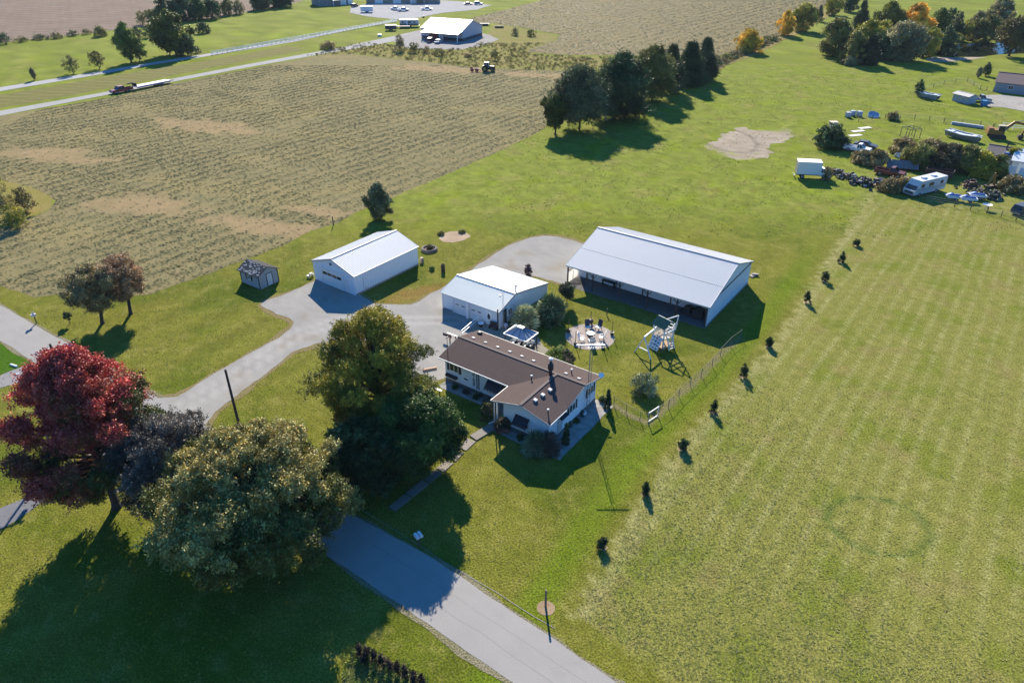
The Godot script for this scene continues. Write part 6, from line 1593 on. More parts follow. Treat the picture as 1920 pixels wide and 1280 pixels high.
func boat(nm: String, label: String, at: Vector3, yaw: float, l: float, hw: float, hull: Color, inside: Color) -> void:
	var b := thing(nm, label, "boat", at, yaw)
	var n := 14
	var h := MB.new()
	var ins := MB.new()
	var rim := MB.new()
	for i in n:
		var f := [float(i) / n, float(i + 1) / n]
		var q := []
		for u in f:
			var x: float = (u - 0.5) * l
			var w: float = hw * pow(maxf(0.0, 1.0 - pow(absf(u - 0.42) / 0.6, 3.2)), 0.6) + 0.06
			var dip: float = 1.15 + 0.25 * absf(u - 0.5) * 2.0
			q.append([x, w, dip])
		for s in [-1, 1]:
			h.quad(Vector3(q[0][0], q[0][2], s * q[0][1]), Vector3(q[1][0], q[1][2], s * q[1][1]), Vector3(q[1][0] * 0.94, 0.1, s * q[1][1] * 0.6), Vector3(q[0][0] * 0.94, 0.1, s * q[0][1] * 0.6))
			rim.bar(Vector3(q[0][0], q[0][2], s * q[0][1]), Vector3(q[1][0], q[1][2], s * q[1][1]), 0.14)
		ins.quad(Vector3(q[0][0], q[0][2] - 0.22, -q[0][1] * 0.97), Vector3(q[1][0], q[1][2] - 0.22, -q[1][1] * 0.97), Vector3(q[1][0], q[1][2] - 0.22, q[1][1] * 0.97), Vector3(q[0][0], q[0][2] - 0.22, q[0][1] * 0.97))
	part(b, "hull", h, mt(hull, 0.6))
	part(b, "deck", ins, mt(inside, 0.5))
	part(b, "gunwale", rim, mt(Color(0.62, 0.64, 0.66), 0.5))
	for x in [-0.34, 0.3]:
		part(b, "thwart", MB.new().box(Vector3(x * l, 1.2, 0), Vector3(0.9, 0.22, hw * 1.1)), mt(inside * 1.15, 0.5))

func excavator() -> void:
	var e := thing("excavator", "yellow orange tracked excavator with its arm bent to the right", "excavator", Vector3(112.81, 0, -166.65), -0.310)
	var y := mt(Color(0.34, 0.17, 0.03), 0.6, 0, "wear", 2.0)
	for s in [-1, 1]:
		var tr := []
		for k in 16:
			var a := TAU * k / 16
			tr.append(Vector2(cos(a) * 0.45 + (1.3 if cos(a) > 0 else -1.3), 0.45 + sin(a) * 0.45))
		part(e, "track", MB.new().prism(tr, s * 0.95 - 0.28, s * 0.95 + 0.28), black())
	part(e, "house", MB.new().prism([Vector2(-2.3, 1.0), Vector2(1.1, 1.0), Vector2(1.1, 1.55), Vector2(-0.4, 2.0), Vector2(-2.3, 1.9)], -1.2, 1.2), y)
	part(e, "engine_cover", MB.new().box(Vector3(-1.7, 2.1, 0), Vector3(1.0, 0.4, 2.0)).box(Vector3(-1.2, 2.5, -0.6), Vector3(0.16, 0.9, 0.16)), mt(Color(0.2, 0.08, 0.025), 0.7))
	part(e, "cab", MB.new().box(Vector3(0.35, 2.95, 0.6), Vector3(1.5, 0.12, 1.1)).bar(Vector3(1.05, 1.5, 1.1), Vector3(1.05, 2.9, 1.1), 0.1).bar(Vector3(-0.35, 1.5, 1.1), Vector3(-0.35, 2.9, 1.1), 0.1).bar(Vector3(1.05, 1.5, 0.1), Vector3(1.05, 2.9, 0.1), 0.1), mt(Color(0.45, 0.4, 0.3), 0.6))
	part(e, "window", MB.new().box(Vector3(0.35, 2.2, 0.6), Vector3(1.32, 1.35, 0.94)), glass())
	part(e, "boom", MB.new().bar(Vector3(0.9, 1.6, -0.2), Vector3(2.9, 3.8, -0.2), 0.42, 0.6).bar(Vector3(2.8, 3.75, -0.2), Vector3(5.6, 3.3, -0.2), 0.4, 0.5), y)
	part(e, "stick", MB.new().bar(Vector3(5.9, 4.3, -0.2), Vector3(4.9, 0.9, -0.2), 0.34, 0.42), y)
	part(e, "bucket", MB.new().prism([Vector2(4.4, 1.0), Vector2(5.3, 1.1), Vector2(5.5, 0.3), Vector2(4.9, 0.05), Vector2(4.3, 0.3)], -0.65, 0.3), mt(Color(0.05, 0.04, 0.035), 0.7))
	part(e, "cylinder", MB.new().bar(Vector3(0.9, 1.2, 0.15), Vector3(2.2, 3.0, 0.05), 0.14).bar(Vector3(3.2, 4.0, -0.2), Vector3(5.7, 4.3, -0.2), 0.14), steel())
	var a := thing("loader_arm", "old yellow backhoe arm standing up out of the mossy scrap pile", "machine arm", Vector3(91.59, 0, -131.96), 0.3)
	part(a, "boom", MB.new().bar(Vector3(-0.9, 0.3, 0), Vector3(0, 2.9, 0), 0.3).bar(Vector3(0, 2.9, 0), Vector3(0.7, 0.5, 0), 0.28), mt(Color(0.3, 0.16, 0.04), 0.7))
	part(a, "frame", MB.new().box(Vector3(0, 0.35, 0), Vector3(2.4, 0.4, 1.0)), mt(Color(0.09, 0.07, 0.05), 0.8))

func tractor() -> void:
	var t := thing("farm_tractor", "dark green farm tractor with a white roofed cab on the hayfield's far edge", "tractor", Vector3(-8.00, 0, -244.63), -0.184)
	var g := mt(Color(0.012, 0.035, 0.016), 0.5)
	part(t, "hood", MB.new().prism([Vector2(0.3, 0.9), Vector2(2.4, 0.9), Vector2(2.45, 1.6), Vector2(2.2, 1.75), Vector2(0.3, 1.85)], -0.42, 0.42), g)
	part(t, "chassis", MB.new().span(-1.4, 2.3, 0.6, 0.95, -0.35, 0.35), black())
	cabin(t, -1.0, 0.6, 1.3, 2.85, 0.8, 0.1, 0.1, mt(Color(0.7, 0.72, 0.7), 0.5))
	for s in [-1, 1]:
		var w := part(t, "rear_wheel", MB.new().wheel(Vector3(-0.7, 0.95, s * 1.05), 0.95, 0.5, 18), rubber())
		part(w, "rim", MB.new().wheel(Vector3(-0.7, 0.95, s * 1.31), 0.5, 0.02), mt(Color(0.4, 0.32, 0.03), 0.5))
		var f := part(t, "front_wheel", MB.new().wheel(Vector3(1.8, 0.6, s * 0.9), 0.6, 0.4, 16), rubber())
		part(f, "rim", MB.new().wheel(Vector3(1.8, 0.6, s * 1.11), 0.3, 0.02), mt(Color(0.4, 0.32, 0.03), 0.5))
		part(t, "fender", MB.new().box(Vector3(-0.7, 1.95, s * 1.0), Vector3(1.4, 0.1, 0.55)), g)
	var r := thing("hay_rake", "red hay rake hitched behind the green tractor", "rake", Vector3(-11.14, 0, -244.63), -0.184)
	part(r, "frame", MB.new().bar(Vector3(-2.6, 0.9, -1.2), Vector3(1.2, 0.9, 0), 0.16).bar(Vector3(-2.6, 0.9, 1.2), Vector3(1.2, 0.9, 0), 0.16), mt(Color(0.22, 0.04, 0.03), 0.6))
	for k in 4:
		part(r, "rake_wheel", MB.new().wheel(Vector3(-2.4 + k * 0.8, 0.6, -1.2 + (k % 2) * 2.4), 0.55, 0.06), mt(Color(0.25, 0.06, 0.04), 0.6))

func gable_house(nm: String, label: String, cat: String, at: Vector3, yaw: float, l: float, w: float, e: float, r: float, wm: Material, rm: Material, doors: Array, wins: Array) -> Node3D:   # at: the middle of the floor; x along the ridge, front to +z
	var g := thing(nm, label, cat, at, yaw)
	part(g, "wall", along_x(MB.new()).prism([Vector2(-w / 2, 0), Vector2(w / 2, 0), Vector2(w / 2, e), Vector2(0, r - 0.1), Vector2(-w / 2, e)], -l / 2, l / 2), wm)
	var rf := MB.new()
	for s in [1, -1]:
		var d := (r - e) / (w / 2) * 0.4
		rf.slab(Vector3(-l / 2 - 0.3, r, 0), Vector3(l / 2 + 0.3, r, 0), Vector3(l / 2 + 0.3, e - d + 0.1, s * (w / 2 + 0.4)), Vector3(-l / 2 - 0.3, e - d + 0.1, s * (w / 2 + 0.4)), 0.1)
	var roof := part(g, "roof", rf, rm)
	part(roof, "ridge_cap", MB.new().bar(Vector3(-l / 2 - 0.3, r + 0.03, 0), Vector3(l / 2 + 0.3, r + 0.03, 0), 0.3, 0.05), rm)
	for d in doors:   # x, width, height, white?
		part(g, "garage_door" if d[1] > 1.5 else "door", MB.new().span(d[0] - d[1] / 2, d[0] + d[1] / 2, 0.02, d[2], w / 2, w / 2 + 0.06), trim())
	for q in wins:   # x, y, width, height on the front; or "r" for the right gable
		if q[0] is String:
			window_on(g, Vector3(l / 2 if q[0] == "r" else -l / 2, q[2], q[1]), q[3], q[4], Vector3.RIGHT if q[0] == "r" else Vector3.LEFT, false)
		else:
			window_on(g, Vector3(q[0], q[1], w / 2), q[2], q[3], Vector3.BACK, false)
	return g

func outbuildings() -> void:
	var brown := mt(Color(0.12, 0.1, 0.1), 0.9)
	var pale := mt(Color(0.6, 0.62, 0.64), 0.5, 0.1)
	gable_house("trailer_home", "white outbuilding with brown and white striped low roof half behind brush", "building", Vector3(103.08, 0, -145.09), -0.62, 9.0, 6.0, 2.7, 3.9, mt(Color(0.62, 0.64, 0.66), 0.6), brown, [], [[-2.0, 1.6, 1.0, 0.9]])
	var ro := MB.new().slab(Vector3(0.5, 3.97, 0.02), Vector3(2.6, 3.97, 0.02), Vector3(2.6, 2.8, 3.35), Vector3(0.5, 2.8, 3.35), 0.03)
	var strip := get_node("trailer_home")
	part(strip.get_node("roof"), "roof_sheet", ro, pale, "white metal sheet patching the brown roof")
	part(strip.get_node("roof"), "stove_pipe", MB.new().tube([Vector3(-1.5, 3.6, 0.9), Vector3(-1.5, 5.3, 0.9)], [0.13, 0.13], 8), black())
	part(strip.get_node("roof"), "tarp", MB.new().box(Vector3(-1.2, 3.15, 2.4), Vector3(0.9, 0.3, 0.8)), mt(Color(0.02, 0.08, 0.3), 0.6))
	gable_house("metal_shed", "pale blue sided shed cut by the right edge below the outbuilding", "shed", Vector3(105.23, 0, -141.61), -0.62, 7.0, 6.0, 2.6, 3.6, mt(Color(0.45, 0.5, 0.55), 0.5), pale, [[-1.0, 2.6, 2.2]], [])
	for q in [[Vector3(99.61, 0, -139.26), "pale door panel leaning left of the shed opening"], [Vector3(101.06, 0, -137.62), "pale door panel leaning at the right edge of view"]]:
		single("leaning_panel", MB.new().box(Vector3(0, 1.0, 0), Vector3(1.6, 2.0, 0.08), Basis(Vector3.RIGHT, -0.2)), mt(Color(0.6, 0.64, 0.68), 0.5), q[1], "panel", q[0], -0.5)
	gable_house("grey_house", "grey sided house with brown roof at the right edge by the gravel yard", "house", Vector3(149.13, 0, -214.12), -0.62, 16.0, 9.0, 2.8, 4.8, mt(Color(0.25, 0.28, 0.33), 0.7), mt(Color(0.16, 0.11, 0.1), 0.9), [], [["l", 1.8, 1.6, 0.9, 1.2], [-4.0, 1.6, 1.2, 1.0]])
	gable_house("storage_shed", "small grey shed with pale flat roof in front of the grey pickup", "shed", Vector3(124.47, 0, -202.23), -1.189, 4.8, 3.2, 2.0, 2.5, mt(Color(0.34, 0.38, 0.42), 0.7), mt(Color(0.4, 0.38, 0.36), 0.8), [], [[0.4, 1.2, 0.5, 0.5]])
	# far top left
	var green := mt(Color(0.3, 0.38, 0.38), 0.5, 0.1)
	var gh := gable_house("far_farmhouse", "grey barn style house with pale roof and a porch at the top of the lawn", "house", Vector3(-98.88, 0, -431.76), 0.605, 19.0, 12.0, 4.2, 7.4, mt(Color(0.2, 0.22, 0.24), 0.7), green, [[4.0, 3.2, 2.6], [8.0, 2.6, 2.6]], [[-6.0, 1.8, 1.2, 1.2]])
	part(gh, "porch_roof", MB.new().slab(Vector3(-3.0, 3.6, 6.0), Vector3(1.6, 3.6, 6.0), Vector3(1.6, 3.0, 9.0), Vector3(-3.0, 3.0, 9.0), 0.15), trim())
	for x in [-2.8, 1.4]:
		part(gh, "porch_post", MB.new().bar(Vector3(x, 0, 8.8), Vector3(x, 2.95, 8.8), 0.25), trim())
	var lg := gable_house("tan_shed", "long tan shed with pale green roof and white doors at the top edge", "shed", Vector3(-60.89, 0, -442.00), 0.02, 40.0, 13.0, 4.0, 6.5, mt(Color(0.28, 0.25, 0.2), 0.7), green, [[-13.0, 4.4, 3.2], [-3.0, 4.4, 3.2], [6.0, 3.6, 3.0]], [[16.0, 1.8, 1.2, 1.2]])
	part(lg, "porch_roof", MB.new().slab(Vector3(5.0, 3.4, 6.5), Vector3(13.0, 3.4, 6.5), Vector3(12.5, 2.8, 10.5), Vector3(5.5, 2.8, 10.5), 0.15), mt(Color(0.3, 0.33, 0.33), 0.6))
	for x in [5.7, 12.3]:
		part(lg, "porch_post", MB.new().bar(Vector3(x, 0, 10.3), Vector3(x, 2.8, 10.3), 0.25), trim())
	# the grey pole building
	var yaw := -0.336
	var gb := thing("grey_pole_building", "light grey pole building with white roof and a front lean-to beside the far road", "building", Vector3(-26.54, 0, -312.91), 0.0)
	gb.rotation.y = deg_to_rad(-25)
	var gm := mt(Color(0.42, 0.45, 0.5), 0.6)
	part(gb, "wall", along_x(MB.new()).prism([Vector2(-13, 0), Vector2(4, 0), Vector2(4, 4.0), Vector2(-4.5, 6.8), Vector2(-13, 4.0)], -9.5, 9.5), gm)
	part(gb, "wainscot", MB.new().span(-9.5, 9.53, 0, 1.1, 4.0, 4.04).span(9.5, 9.54, 0, 1.1, -13, 4.03), mt(Color(0.05, 0.06, 0.075), 0.6))
	part(gb, "roof", MB.new().slab(Vector3(-9.8, 6.95, -4.5), Vector3(9.8, 6.95, -4.5), Vector3(9.8, 4.05, 4.4), Vector3(-9.8, 4.05, 4.4), 0.12).slab(Vector3(-9.8, 6.95, -4.5), Vector3(9.8, 6.95, -4.5), Vector3(9.8, 4.05, -13.4), Vector3(-9.8, 4.05, -13.4), 0.12), mt(Color(0.68, 0.69, 0.68), 0.45, 0.1))
	part(gb, "lean_to_roof", MB.new().slab(Vector3(-7.2, 3.98, 4.45), Vector3(9.8, 3.98, 4.45), Vector3(9.8, 3.1, 8.6), Vector3(-7.2, 3.1, 8.6), 0.1), mt(Color(0.7, 0.7, 0.68), 0.45, 0.1))
	for x in [-6.9, 1.5, 9.4]:
		part(gb, "post", MB.new().bar(Vector3(x, 0, 8.3), Vector3(x, 3.1, 8.3), 0.25), trim())
	part(gb, "garage_door", MB.new().span(-6.0, -2.0, 0.05, 3.0, 4.05, 4.1), mt(Color(0.22, 0.05, 0.05), 0.6), "dark red sliding door under the lean-to")
	part(gb, "door", MB.new().span(-0.5, 0.6, 0.05, 2.2, 4.05, 4.1), trim())
	# fences of the far lane and the pen
	var wf := thing("white_plank_fence", "white plank fence running along the far lane to the farm", "fence")
	var a := Vector3(-108.87, 0, -274.97)
	var b := Vector3(-54.22, 0, -361.70)
	var n := 44
	for k in n + 1:
		var p := a.lerp(b, float(k) / n)
		part(wf, "post", MB.new().bar(p, p + Vector3(0, 1.3, 0), 0.16), trim())
	for y in [0.45, 0.85, 1.22]:
		part(wf, "rail", MB.new().bar(a + Vector3(0, y, 0), b + Vector3(0, y, 0), 0.07, 0.16), trim())
	var pen := [Vector3(120.03, 0, -216.23), Vector3(130.81, 0, -225.01), Vector3(140.01, 0, -228.86), Vector3(137.66, 0, -217.65), Vector3(139.80, 0, -214.82)]
	wire_fence("curved wire pen fence on the mown bank behind the silver boat", pen)
	wire_fence("low wire fence behind the grey boat, ending at the excavator", [Vector3(86.76, 0, -181.12), Vector3(94.85, 0, -184.28), Vector3(101.79, 0, -183.22), Vector3(107.59, 0, -180.09), Vector3(114.92, 0, -177.06), Vector3(119.40, 0, -173.15)])
	wire_fence("sagging wire along the mown field below the jet skis", [Vector3(75.42, 0, -124.45), Vector3(79.34, 0, -121.74), Vector3(83.30, 0, -118.62), Vector3(86.35, 0, -115.14), Vector3(88.95, 0, -112.75)])
	var wall := MB.new()
	for k in 12:
		wall.box((Vector3(108.91, 0, -178.56)).lerp(Vector3(114.06, 0, -174.60), (k + 0.5) / 12.0) + Vector3(0, 0.35, 0), Vector3(1.0, 0.7 - 0.06 * (k % 3), 0.5), Basis(Vector3.UP, -0.3))
	single("block_row", wall, mt(Color(0.36, 0.4, 0.46), 0.7), "low row of pale blocks along the wire fence left of the excavator", "blocks")
	var rack := thing("railed_stand", "white railed frame behind the excavator's raised arm", "frame", Vector3(120.98, 0, -173.63), -0.2)
	for y in [0.5, 1.0, 1.5]:
		part(rack, "rail", MB.new().bar(Vector3(-2.5, y, 0), Vector3(2.5, y, 0), 0.1), trim())
	for x in [-2.5, 0, 2.5]:
		part(rack, "post", MB.new().bar(Vector3(x, 0, 0), Vector3(x, 1.6, 0), 0.12), trim())
	far_tree_table([[Vector3(115.29, 0, -209.36), 4.35, 1.32, DARK, "egg", "small tree at the bow of the silver boat"], [Vector3(150.63, 0, -237.76), 4.01, 1.65, PINE, "cone", "small dark tree on the mown pond bank"], [Vector3(146.41, 0, -234.45), 3.18, 0.65, GREY, "egg", "thin staked sapling beside the small dark bank tree"]], "bank_tree", "tree", "")

func wire_fence(label: String, p: Array) -> void:
	var f := thing("wire_fence", label, "fence")
	for i in p.size():
		part(f, "post", MB.new().bar(p[i], p[i] + Vector3(0, 1.25, 0), 0.11), wood())
		if i:
			var m: Vector3 = p[i].lerp(p[i - 1], 0.5)
			part(f, "post", MB.new().bar(m, m + Vector3(0, 1.2, 0), 0.1), wood())
			for y in [0.4, 0.8, 1.15]:
				part(f, "wire", MB.new().bar(p[i] + Vector3(0, y, 0), p[i - 1] + Vector3(0, y, 0), 0.03), steel())

# ---------------------------------------------------------------- the land
var hay_poly: PackedVector2Array
var weed_poly: PackedVector2Array
var far_poly: PackedVector2Array
var strip_poly: PackedVector2Array

func patch_share(x: float, z: float) -> float:   # bare stubble in the hay field
	var w := 0.0
	for q in [[Vector2(-67.20, -122.81), 11.0, 5.5], [Vector2(-41.78, -112.75), 15.0, 3.2], [Vector2(-32.87, -119.13), 8.0, 2.0], [Vector2(-22.92, -248.20), 20.0, 6.0], [Vector2(-76.10, -177.56), 16.0, 6.0], [Vector2(-100.66, -153.27), 16.0, 5.0], [Vector2(6.83, -239.44), 14.0, 4.0]]:
		var d := (Vector2(x, z) - q[0]) as Vector2
		d = Vector2(d.x * 0.95 + d.y * 0.3, d.y * 0.95 - d.x * 0.3)
		w = maxf(w, smoothstep(1.25, 0.45, Vector2(d.x / q[1], d.y / q[2]).length() + (nz(noise_b, x, z, 0.35) - 0.5) * 0.9))
	return w

func hay_color(x: float, z: float) -> Color:
	var big := nz(noise_a, x, z, 1.0)
	var mid := nz(noise_b, x, z, 0.35)
	var fine := nz(noise_c, x, z, 0.1)
	var row := 0.5 + 0.5 * sin((x * 0.8 + z * 0.6) * 2.1 + nz(noise_a, x, z, 0.8) * 2.0)
	var c := Color(0.27, 0.225, 0.112).lerp(Color(0.2, 0.182, 0.09), smoothstep(0.2, 0.8, row * 0.5 + mid * 0.5))
	c = c.lerp(Color(0.3, 0.245, 0.11), smoothstep(0.55, 0.8, nz(noise_b, x * 0.45 + 40.0, z * 0.9, 0.9)) * 0.55)
	c = c.lerp(Color(0.385, 0.27, 0.15), patch_share(x, z) * 0.62)
	return c * (0.85 + 0.3 * fine)

func gravel_color(x: float, z: float) -> Color:
	var c := Color(0.24, 0.232, 0.222).lerp(Color(0.345, 0.33, 0.31), nz(noise_a, x, z, 0.25) * 0.5 + nz(noise_c, x, z, 0.08) * 0.5)
	c = c.lerp(Color(0.25, 0.215, 0.16), smoothstep(0.66, 0.85, nz(noise_b, x + 20.0, z, 0.3)) * 0.6)
	var d := absf(along(Vector2(x, z), drive_line) - 0.85)   # wheel tracks pressed pale
	return c.lerp(Color(0.39, 0.375, 0.355), smoothstep(0.5, 0.1, d) * 0.6)

var drive_line: PackedVector2Array
var drive_poly: PackedVector2Array
var road_poly: PackedVector2Array
func road_color(x: float, z: float) -> Color:
	var t := x * 0.58 + z * -0.81
	var c := Color(0.29, 0.278, 0.27).lerp(Color(0.335, 0.32, 0.305), nz(noise_a, x, z, 0.4) * 0.6 + nz(noise_c, x, z, 0.06) * 0.4)
	var s := fposmod((x - Vector2(1.01, -34.98).x) * 0.57 + (z - Vector2(1.01, -34.98).y) * 0.82 + 3.2, 6.4)
	return c * (1.0 - 0.055 * (smoothstep(0.5, 0.0, absf(s - 1.7)) + smoothstep(0.5, 0.0, absf(s - 4.7))))

func land() -> void:
	drive_line = PackedVector2Array([Vector2(-35.9, -61.2), Vector2(-31.8, -67.8), Vector2(-26.9, -77.4), Vector2(-22.2, -80.8), Vector2(-13.9, -80.8), Vector2(-7.6, -80.8)])
	hay_poly = PackedVector2Array([Vector2(-136.8, -182.2), Vector2(-126.4, -192.0), Vector2(-113.9, -206.7), Vector2(-102.4, -226.5), Vector2(-86.7, -249.1), Vector2(-74.1, -267.5), Vector2(-63.5, -282.8), Vector2(-56.5, -275.0), Vector2(-37.5, -265.5), Vector2(-23.8, -258.5), Vector2(-12.5, -250.9), Vector2(5.3, -248.2), Vector2(19.2, -245.5), Vector2(19.3, -223.5), Vector2(11.7, -188.1), Vector2(7.3, -172.7), Vector2(-0.6, -159.3), Vector2(-7.6, -148.7), Vector2(-14.8, -137.3), Vector2(-21.7, -128.1), Vector2(-25.0, -122.8), Vector2(-30.3, -113.7), Vector2(-33.4, -110.9), Vector2(-36.7, -104.2), Vector2(-40.2, -99.7), Vector2(-44.1, -95.4), Vector2(-47.8, -91.4), Vector2(-50.2, -88.1), Vector2(-56.0, -87.3), Vector2(-62.9, -88.0), Vector2(-65.8, -87.3), Vector2(-72.7, -90.6), Vector2(-78.1, -91.9), Vector2(-89.3, -109.1), Vector2(-85.7, -111.8), Vector2(-84.6, -114.9), Vector2(-81.9, -119.9), Vector2(-83.6, -125.0), Vector2(-90.7, -131.1), Vector2(-100.7, -136.3), Vector2(-108.7, -138.9)])
	weed_poly = PackedVector2Array([Vector2(-74.2, -273.9), Vector2(-65.4, -292.2), Vector2(-55.2, -304.8), Vector2(-34.2, -287.4), Vector2(-16.1, -287.4), Vector2(-11.7, -304.8), Vector2(-10.2, -327.3), Vector2(-7.3, -354.6), Vector2(1.2, -346.2), Vector2(11.3, -327.3), Vector2(19.6, -321.4), Vector2(17.1, -307.5), Vector2(8.2, -292.2), Vector2(5.5, -280.5), Vector2(9.6, -273.9), Vector2(26.7, -270.7), Vector2(45.8, -270.7), Vector2(43.4, -255.6), Vector2(24.4, -244.6), Vector2(5.3, -248.2), Vector2(-12.5, -251.9), Vector2(-29.6, -261.5), Vector2(-56.7, -276.1)])
	strip_poly = PackedVector2Array([Vector2(-11.8, -32.8), Vector2(-10.0, -32.4), Vector2(-7.6, -31.2), Vector2(-4.8, -29.6), Vector2(-2.9, -28.4), Vector2(-9.4, -28.4), Vector2(-11.8, -30.0)])
	ground()
	var sm := soil(11.0, 2.7, 8.0)
	field("hay_field", hay_poly, 1.0, 0.012, hay_color, sm, 0.7, 0.55)
	far_poly = PackedVector2Array([Vector2(-22.2, -367.2), Vector2(-15.7, -382.6), Vector2(20.8, -458.2), Vector2(99.0, -618.4), Vector2(280.5, -618.4), Vector2(182.0, -447.3), Vector2(152.3, -390.7), Vector2(115.2, -327.3), Vector2(89.9, -292.2), Vector2(68.4, -265.5), Vector2(63.1, -271.7), Vector2(46.2, -273.9), Vector2(19.3, -275.0), Vector2(5.9, -280.5), Vector2(8.1, -289.8), Vector2(17.6, -307.5), Vector2(20.2, -322.8), Vector2(11.5, -333.3), Vector2(0.0, -347.8), Vector2(-7.4, -356.4), Vector2(-15.9, -354.6)])
	field("far_hay_field", far_poly, 1.6, 0.05, func(x, z): return hay_color(x * 0.7 + 90.0, z * 0.7).lerp(Color(0.23, 0.18, 0.1), 0.45), sm, 2.0, 1.0)
	field("ploughed_field", PackedVector2Array([Vector2(-210.1, -294.7), Vector2(-202.3, -302.2), Vector2(-182.1, -324.3), Vector2(-168.1, -342.9), Vector2(-143.9, -374.7), Vector2(-121.8, -431.8), Vector2(-115.7, -475.7), Vector2(-167.8, -702.2), Vector2(-540.6, -702.2), Vector2(-235.3, -289.8)]), 4.0, 0.05, func(x, z): return Color(0.205, 0.152, 0.118).lerp(Color(0.28, 0.22, 0.175), 0.5 + 0.5 * sin((z * 0.93 + x * 0.36) * 0.75 + nz(noise_a, x, z, 2.0) * 2.5)) * (0.86 + 0.26 * nz(noise_b, x, z, 0.8)), sm, 2.0, 0.8)
	field("weed_ground", weed_poly, 1.5, 0.024, speckled(Color(0.17, 0.2, 0.03), Color(0.3, 0.23, 0.1), 0.7), sm, 1.0, 1.4)
	field("grass_strip", PackedVector2Array([Vector2(-150.3, -202.9), Vector2(-146.3, -210.7), Vector2(-129.0, -234.5), Vector2(-119.3, -248.2), Vector2(-105.5, -265.5), Vector2(-96.1, -279.4), Vector2(-86.5, -294.7), Vector2(-77.9, -285.1), Vector2(-91.8, -265.5), Vector2(-107.5, -239.4), Vector2(-119.9, -219.1), Vector2(-137.0, -195.5), Vector2(-141.8, -189.8)]), 2.0, 0.024, func(x, z): return Color(0.24, 0.21, 0.085).lerp(Color(0.16, 0.165, 0.05), 0.5 + 0.5 * sin((z * 0.97 + x * 0.22) * 1.6 + nz(noise_a, x, z, 0.5) * 2.0)), sm, 1.0, 0.6)
	field("hedge_strip", PackedVector2Array([Vector2(65.1, -253.7), Vector2(88.6, -287.4), Vector2(111.9, -321.4), Vector2(149.4, -382.6), Vector2(176.1, -431.8), Vector2(196.2, -463.9), Vector2(198.6, -458.2), Vector2(166.3, -399.2), Vector2(144.9, -363.5), Vector2(122.4, -327.3), Vector2(109.2, -307.5), Vector2(89.3, -276.1), Vector2(74.7, -257.5), Vector2(64.0, -239.4)]), 1.5, 0.055, speckled(Color(0.22, 0.19, 0.05), Color(0.32, 0.25, 0.11), 0.4), sm, 1.0, 1.0)
	field("wild_patch", PackedVector2Array([Vector2(-108.7, -138.9), Vector2(-100.9, -136.6), Vector2(-91.0, -131.7), Vector2(-84.2, -125.8), Vector2(-82.1, -120.4), Vector2(-84.8, -115.4), Vector2(-86.1, -112.5), Vector2(-89.6, -109.5)]), 1.0, 0.02, speckled(Color(0.22, 0.21, 0.04), Color(0.32, 0.25, 0.1), 0.4), sm, 0.7, 0.6)
	field("side_grass", PackedVector2Array([Vector2(-70.4, -78.1), Vector2(-63.0, -74.8), Vector2(-56.9, -70.6), Vector2(-56.8, -69.5), Vector2(-58.2, -69.0), Vector2(-58.9, -68.2), Vector2(-60.8, -65.4)]), 1.0, 0.016, speckled(Color(0.05, 0.125, 0.008), Color(0.075, 0.155, 0.012), 0.25), sm, 0.5, 0.2)
	field("planted_strip", strip_poly, 0.5, 0.012, speckled(Color(0.10, 0.15, 0.025), Color(0.2, 0.16, 0.085), 0.16), sm, 0.4, 0.35)
	var gm := soil(5.0, 1.6, 2.0, "grit")
	var drive := PackedVector2Array([Vector2(-40.9, -63.8), Vector2(-38.6, -63.6), Vector2(-37.0, -64.0), Vector2(-34.8, -67.6), Vector2(-32.0, -72.1), Vector2(-29.3, -76.4), Vector2(-28.2, -79.0), Vector2(-28.3, -80.2), Vector2(-29.3, -81.4), Vector2(-31.0, -82.4), Vector2(-32.8, -83.7), Vector2(-33.8, -84.9), Vector2(-33.7, -86.1), Vector2(-32.4, -87.3), Vector2(-30.1, -89.8), Vector2(-28.7, -92.1), Vector2(-27.9, -93.3), Vector2(-22.6, -89.9), Vector2(-19.8, -86.7), Vector2(-18.6, -85.2), Vector2(-16.2, -84.9), Vector2(-13.8, -85.0), Vector2(-12.6, -86.1), Vector2(-11.3, -88.0), Vector2(-10.1, -89.4), Vector2(-8.8, -91.6), Vector2(-6.2, -95.6), Vector2(-4.8, -98.2), Vector2(-2.5, -102.1), Vector2(0.0, -105.4), Vector2(2.9, -107.8), Vector2(5.2, -108.9), Vector2(7.8, -108.2), Vector2(9.9, -106.9), Vector2(12.7, -104.4), Vector2(11.6, -93.3), Vector2(9.9, -89.8), Vector2(8.5, -90.4), Vector2(6.9, -91.4), Vector2(5.6, -92.3), Vector2(2.9, -94.0), Vector2(1.9, -89.9), Vector2(-1.4, -78.1), Vector2(-3.0, -75.5), Vector2(-6.5, -74.2), Vector2(-7.8, -69.5), Vector2(-7.6, -67.7), Vector2(-8.8, -66.9), Vector2(-9.7, -67.1), Vector2(-12.3, -68.7), Vector2(-16.6, -72.0), Vector2(-20.9, -74.5), Vector2(-23.8, -74.8), Vector2(-26.4, -72.7), Vector2(-28.3, -68.5), Vector2(-30.1, -64.4), Vector2(-31.6, -61.0), Vector2(-32.0, -58.5), Vector2(-36.8, -59.4)])
	drive_poly = drive
	field("drive_edge", Geometry2D.offset_polygon(drive, 0.45)[0], 0.8, 0.012, speckled(Color(0.2, 0.17, 0.06), Color(0.27, 0.215, 0.12), 0.15), sm, 0.35, 0.5)
	field("gravel_drive", drive, 0.8, 0.02, gravel_color, gm, 0.4, 0.4)
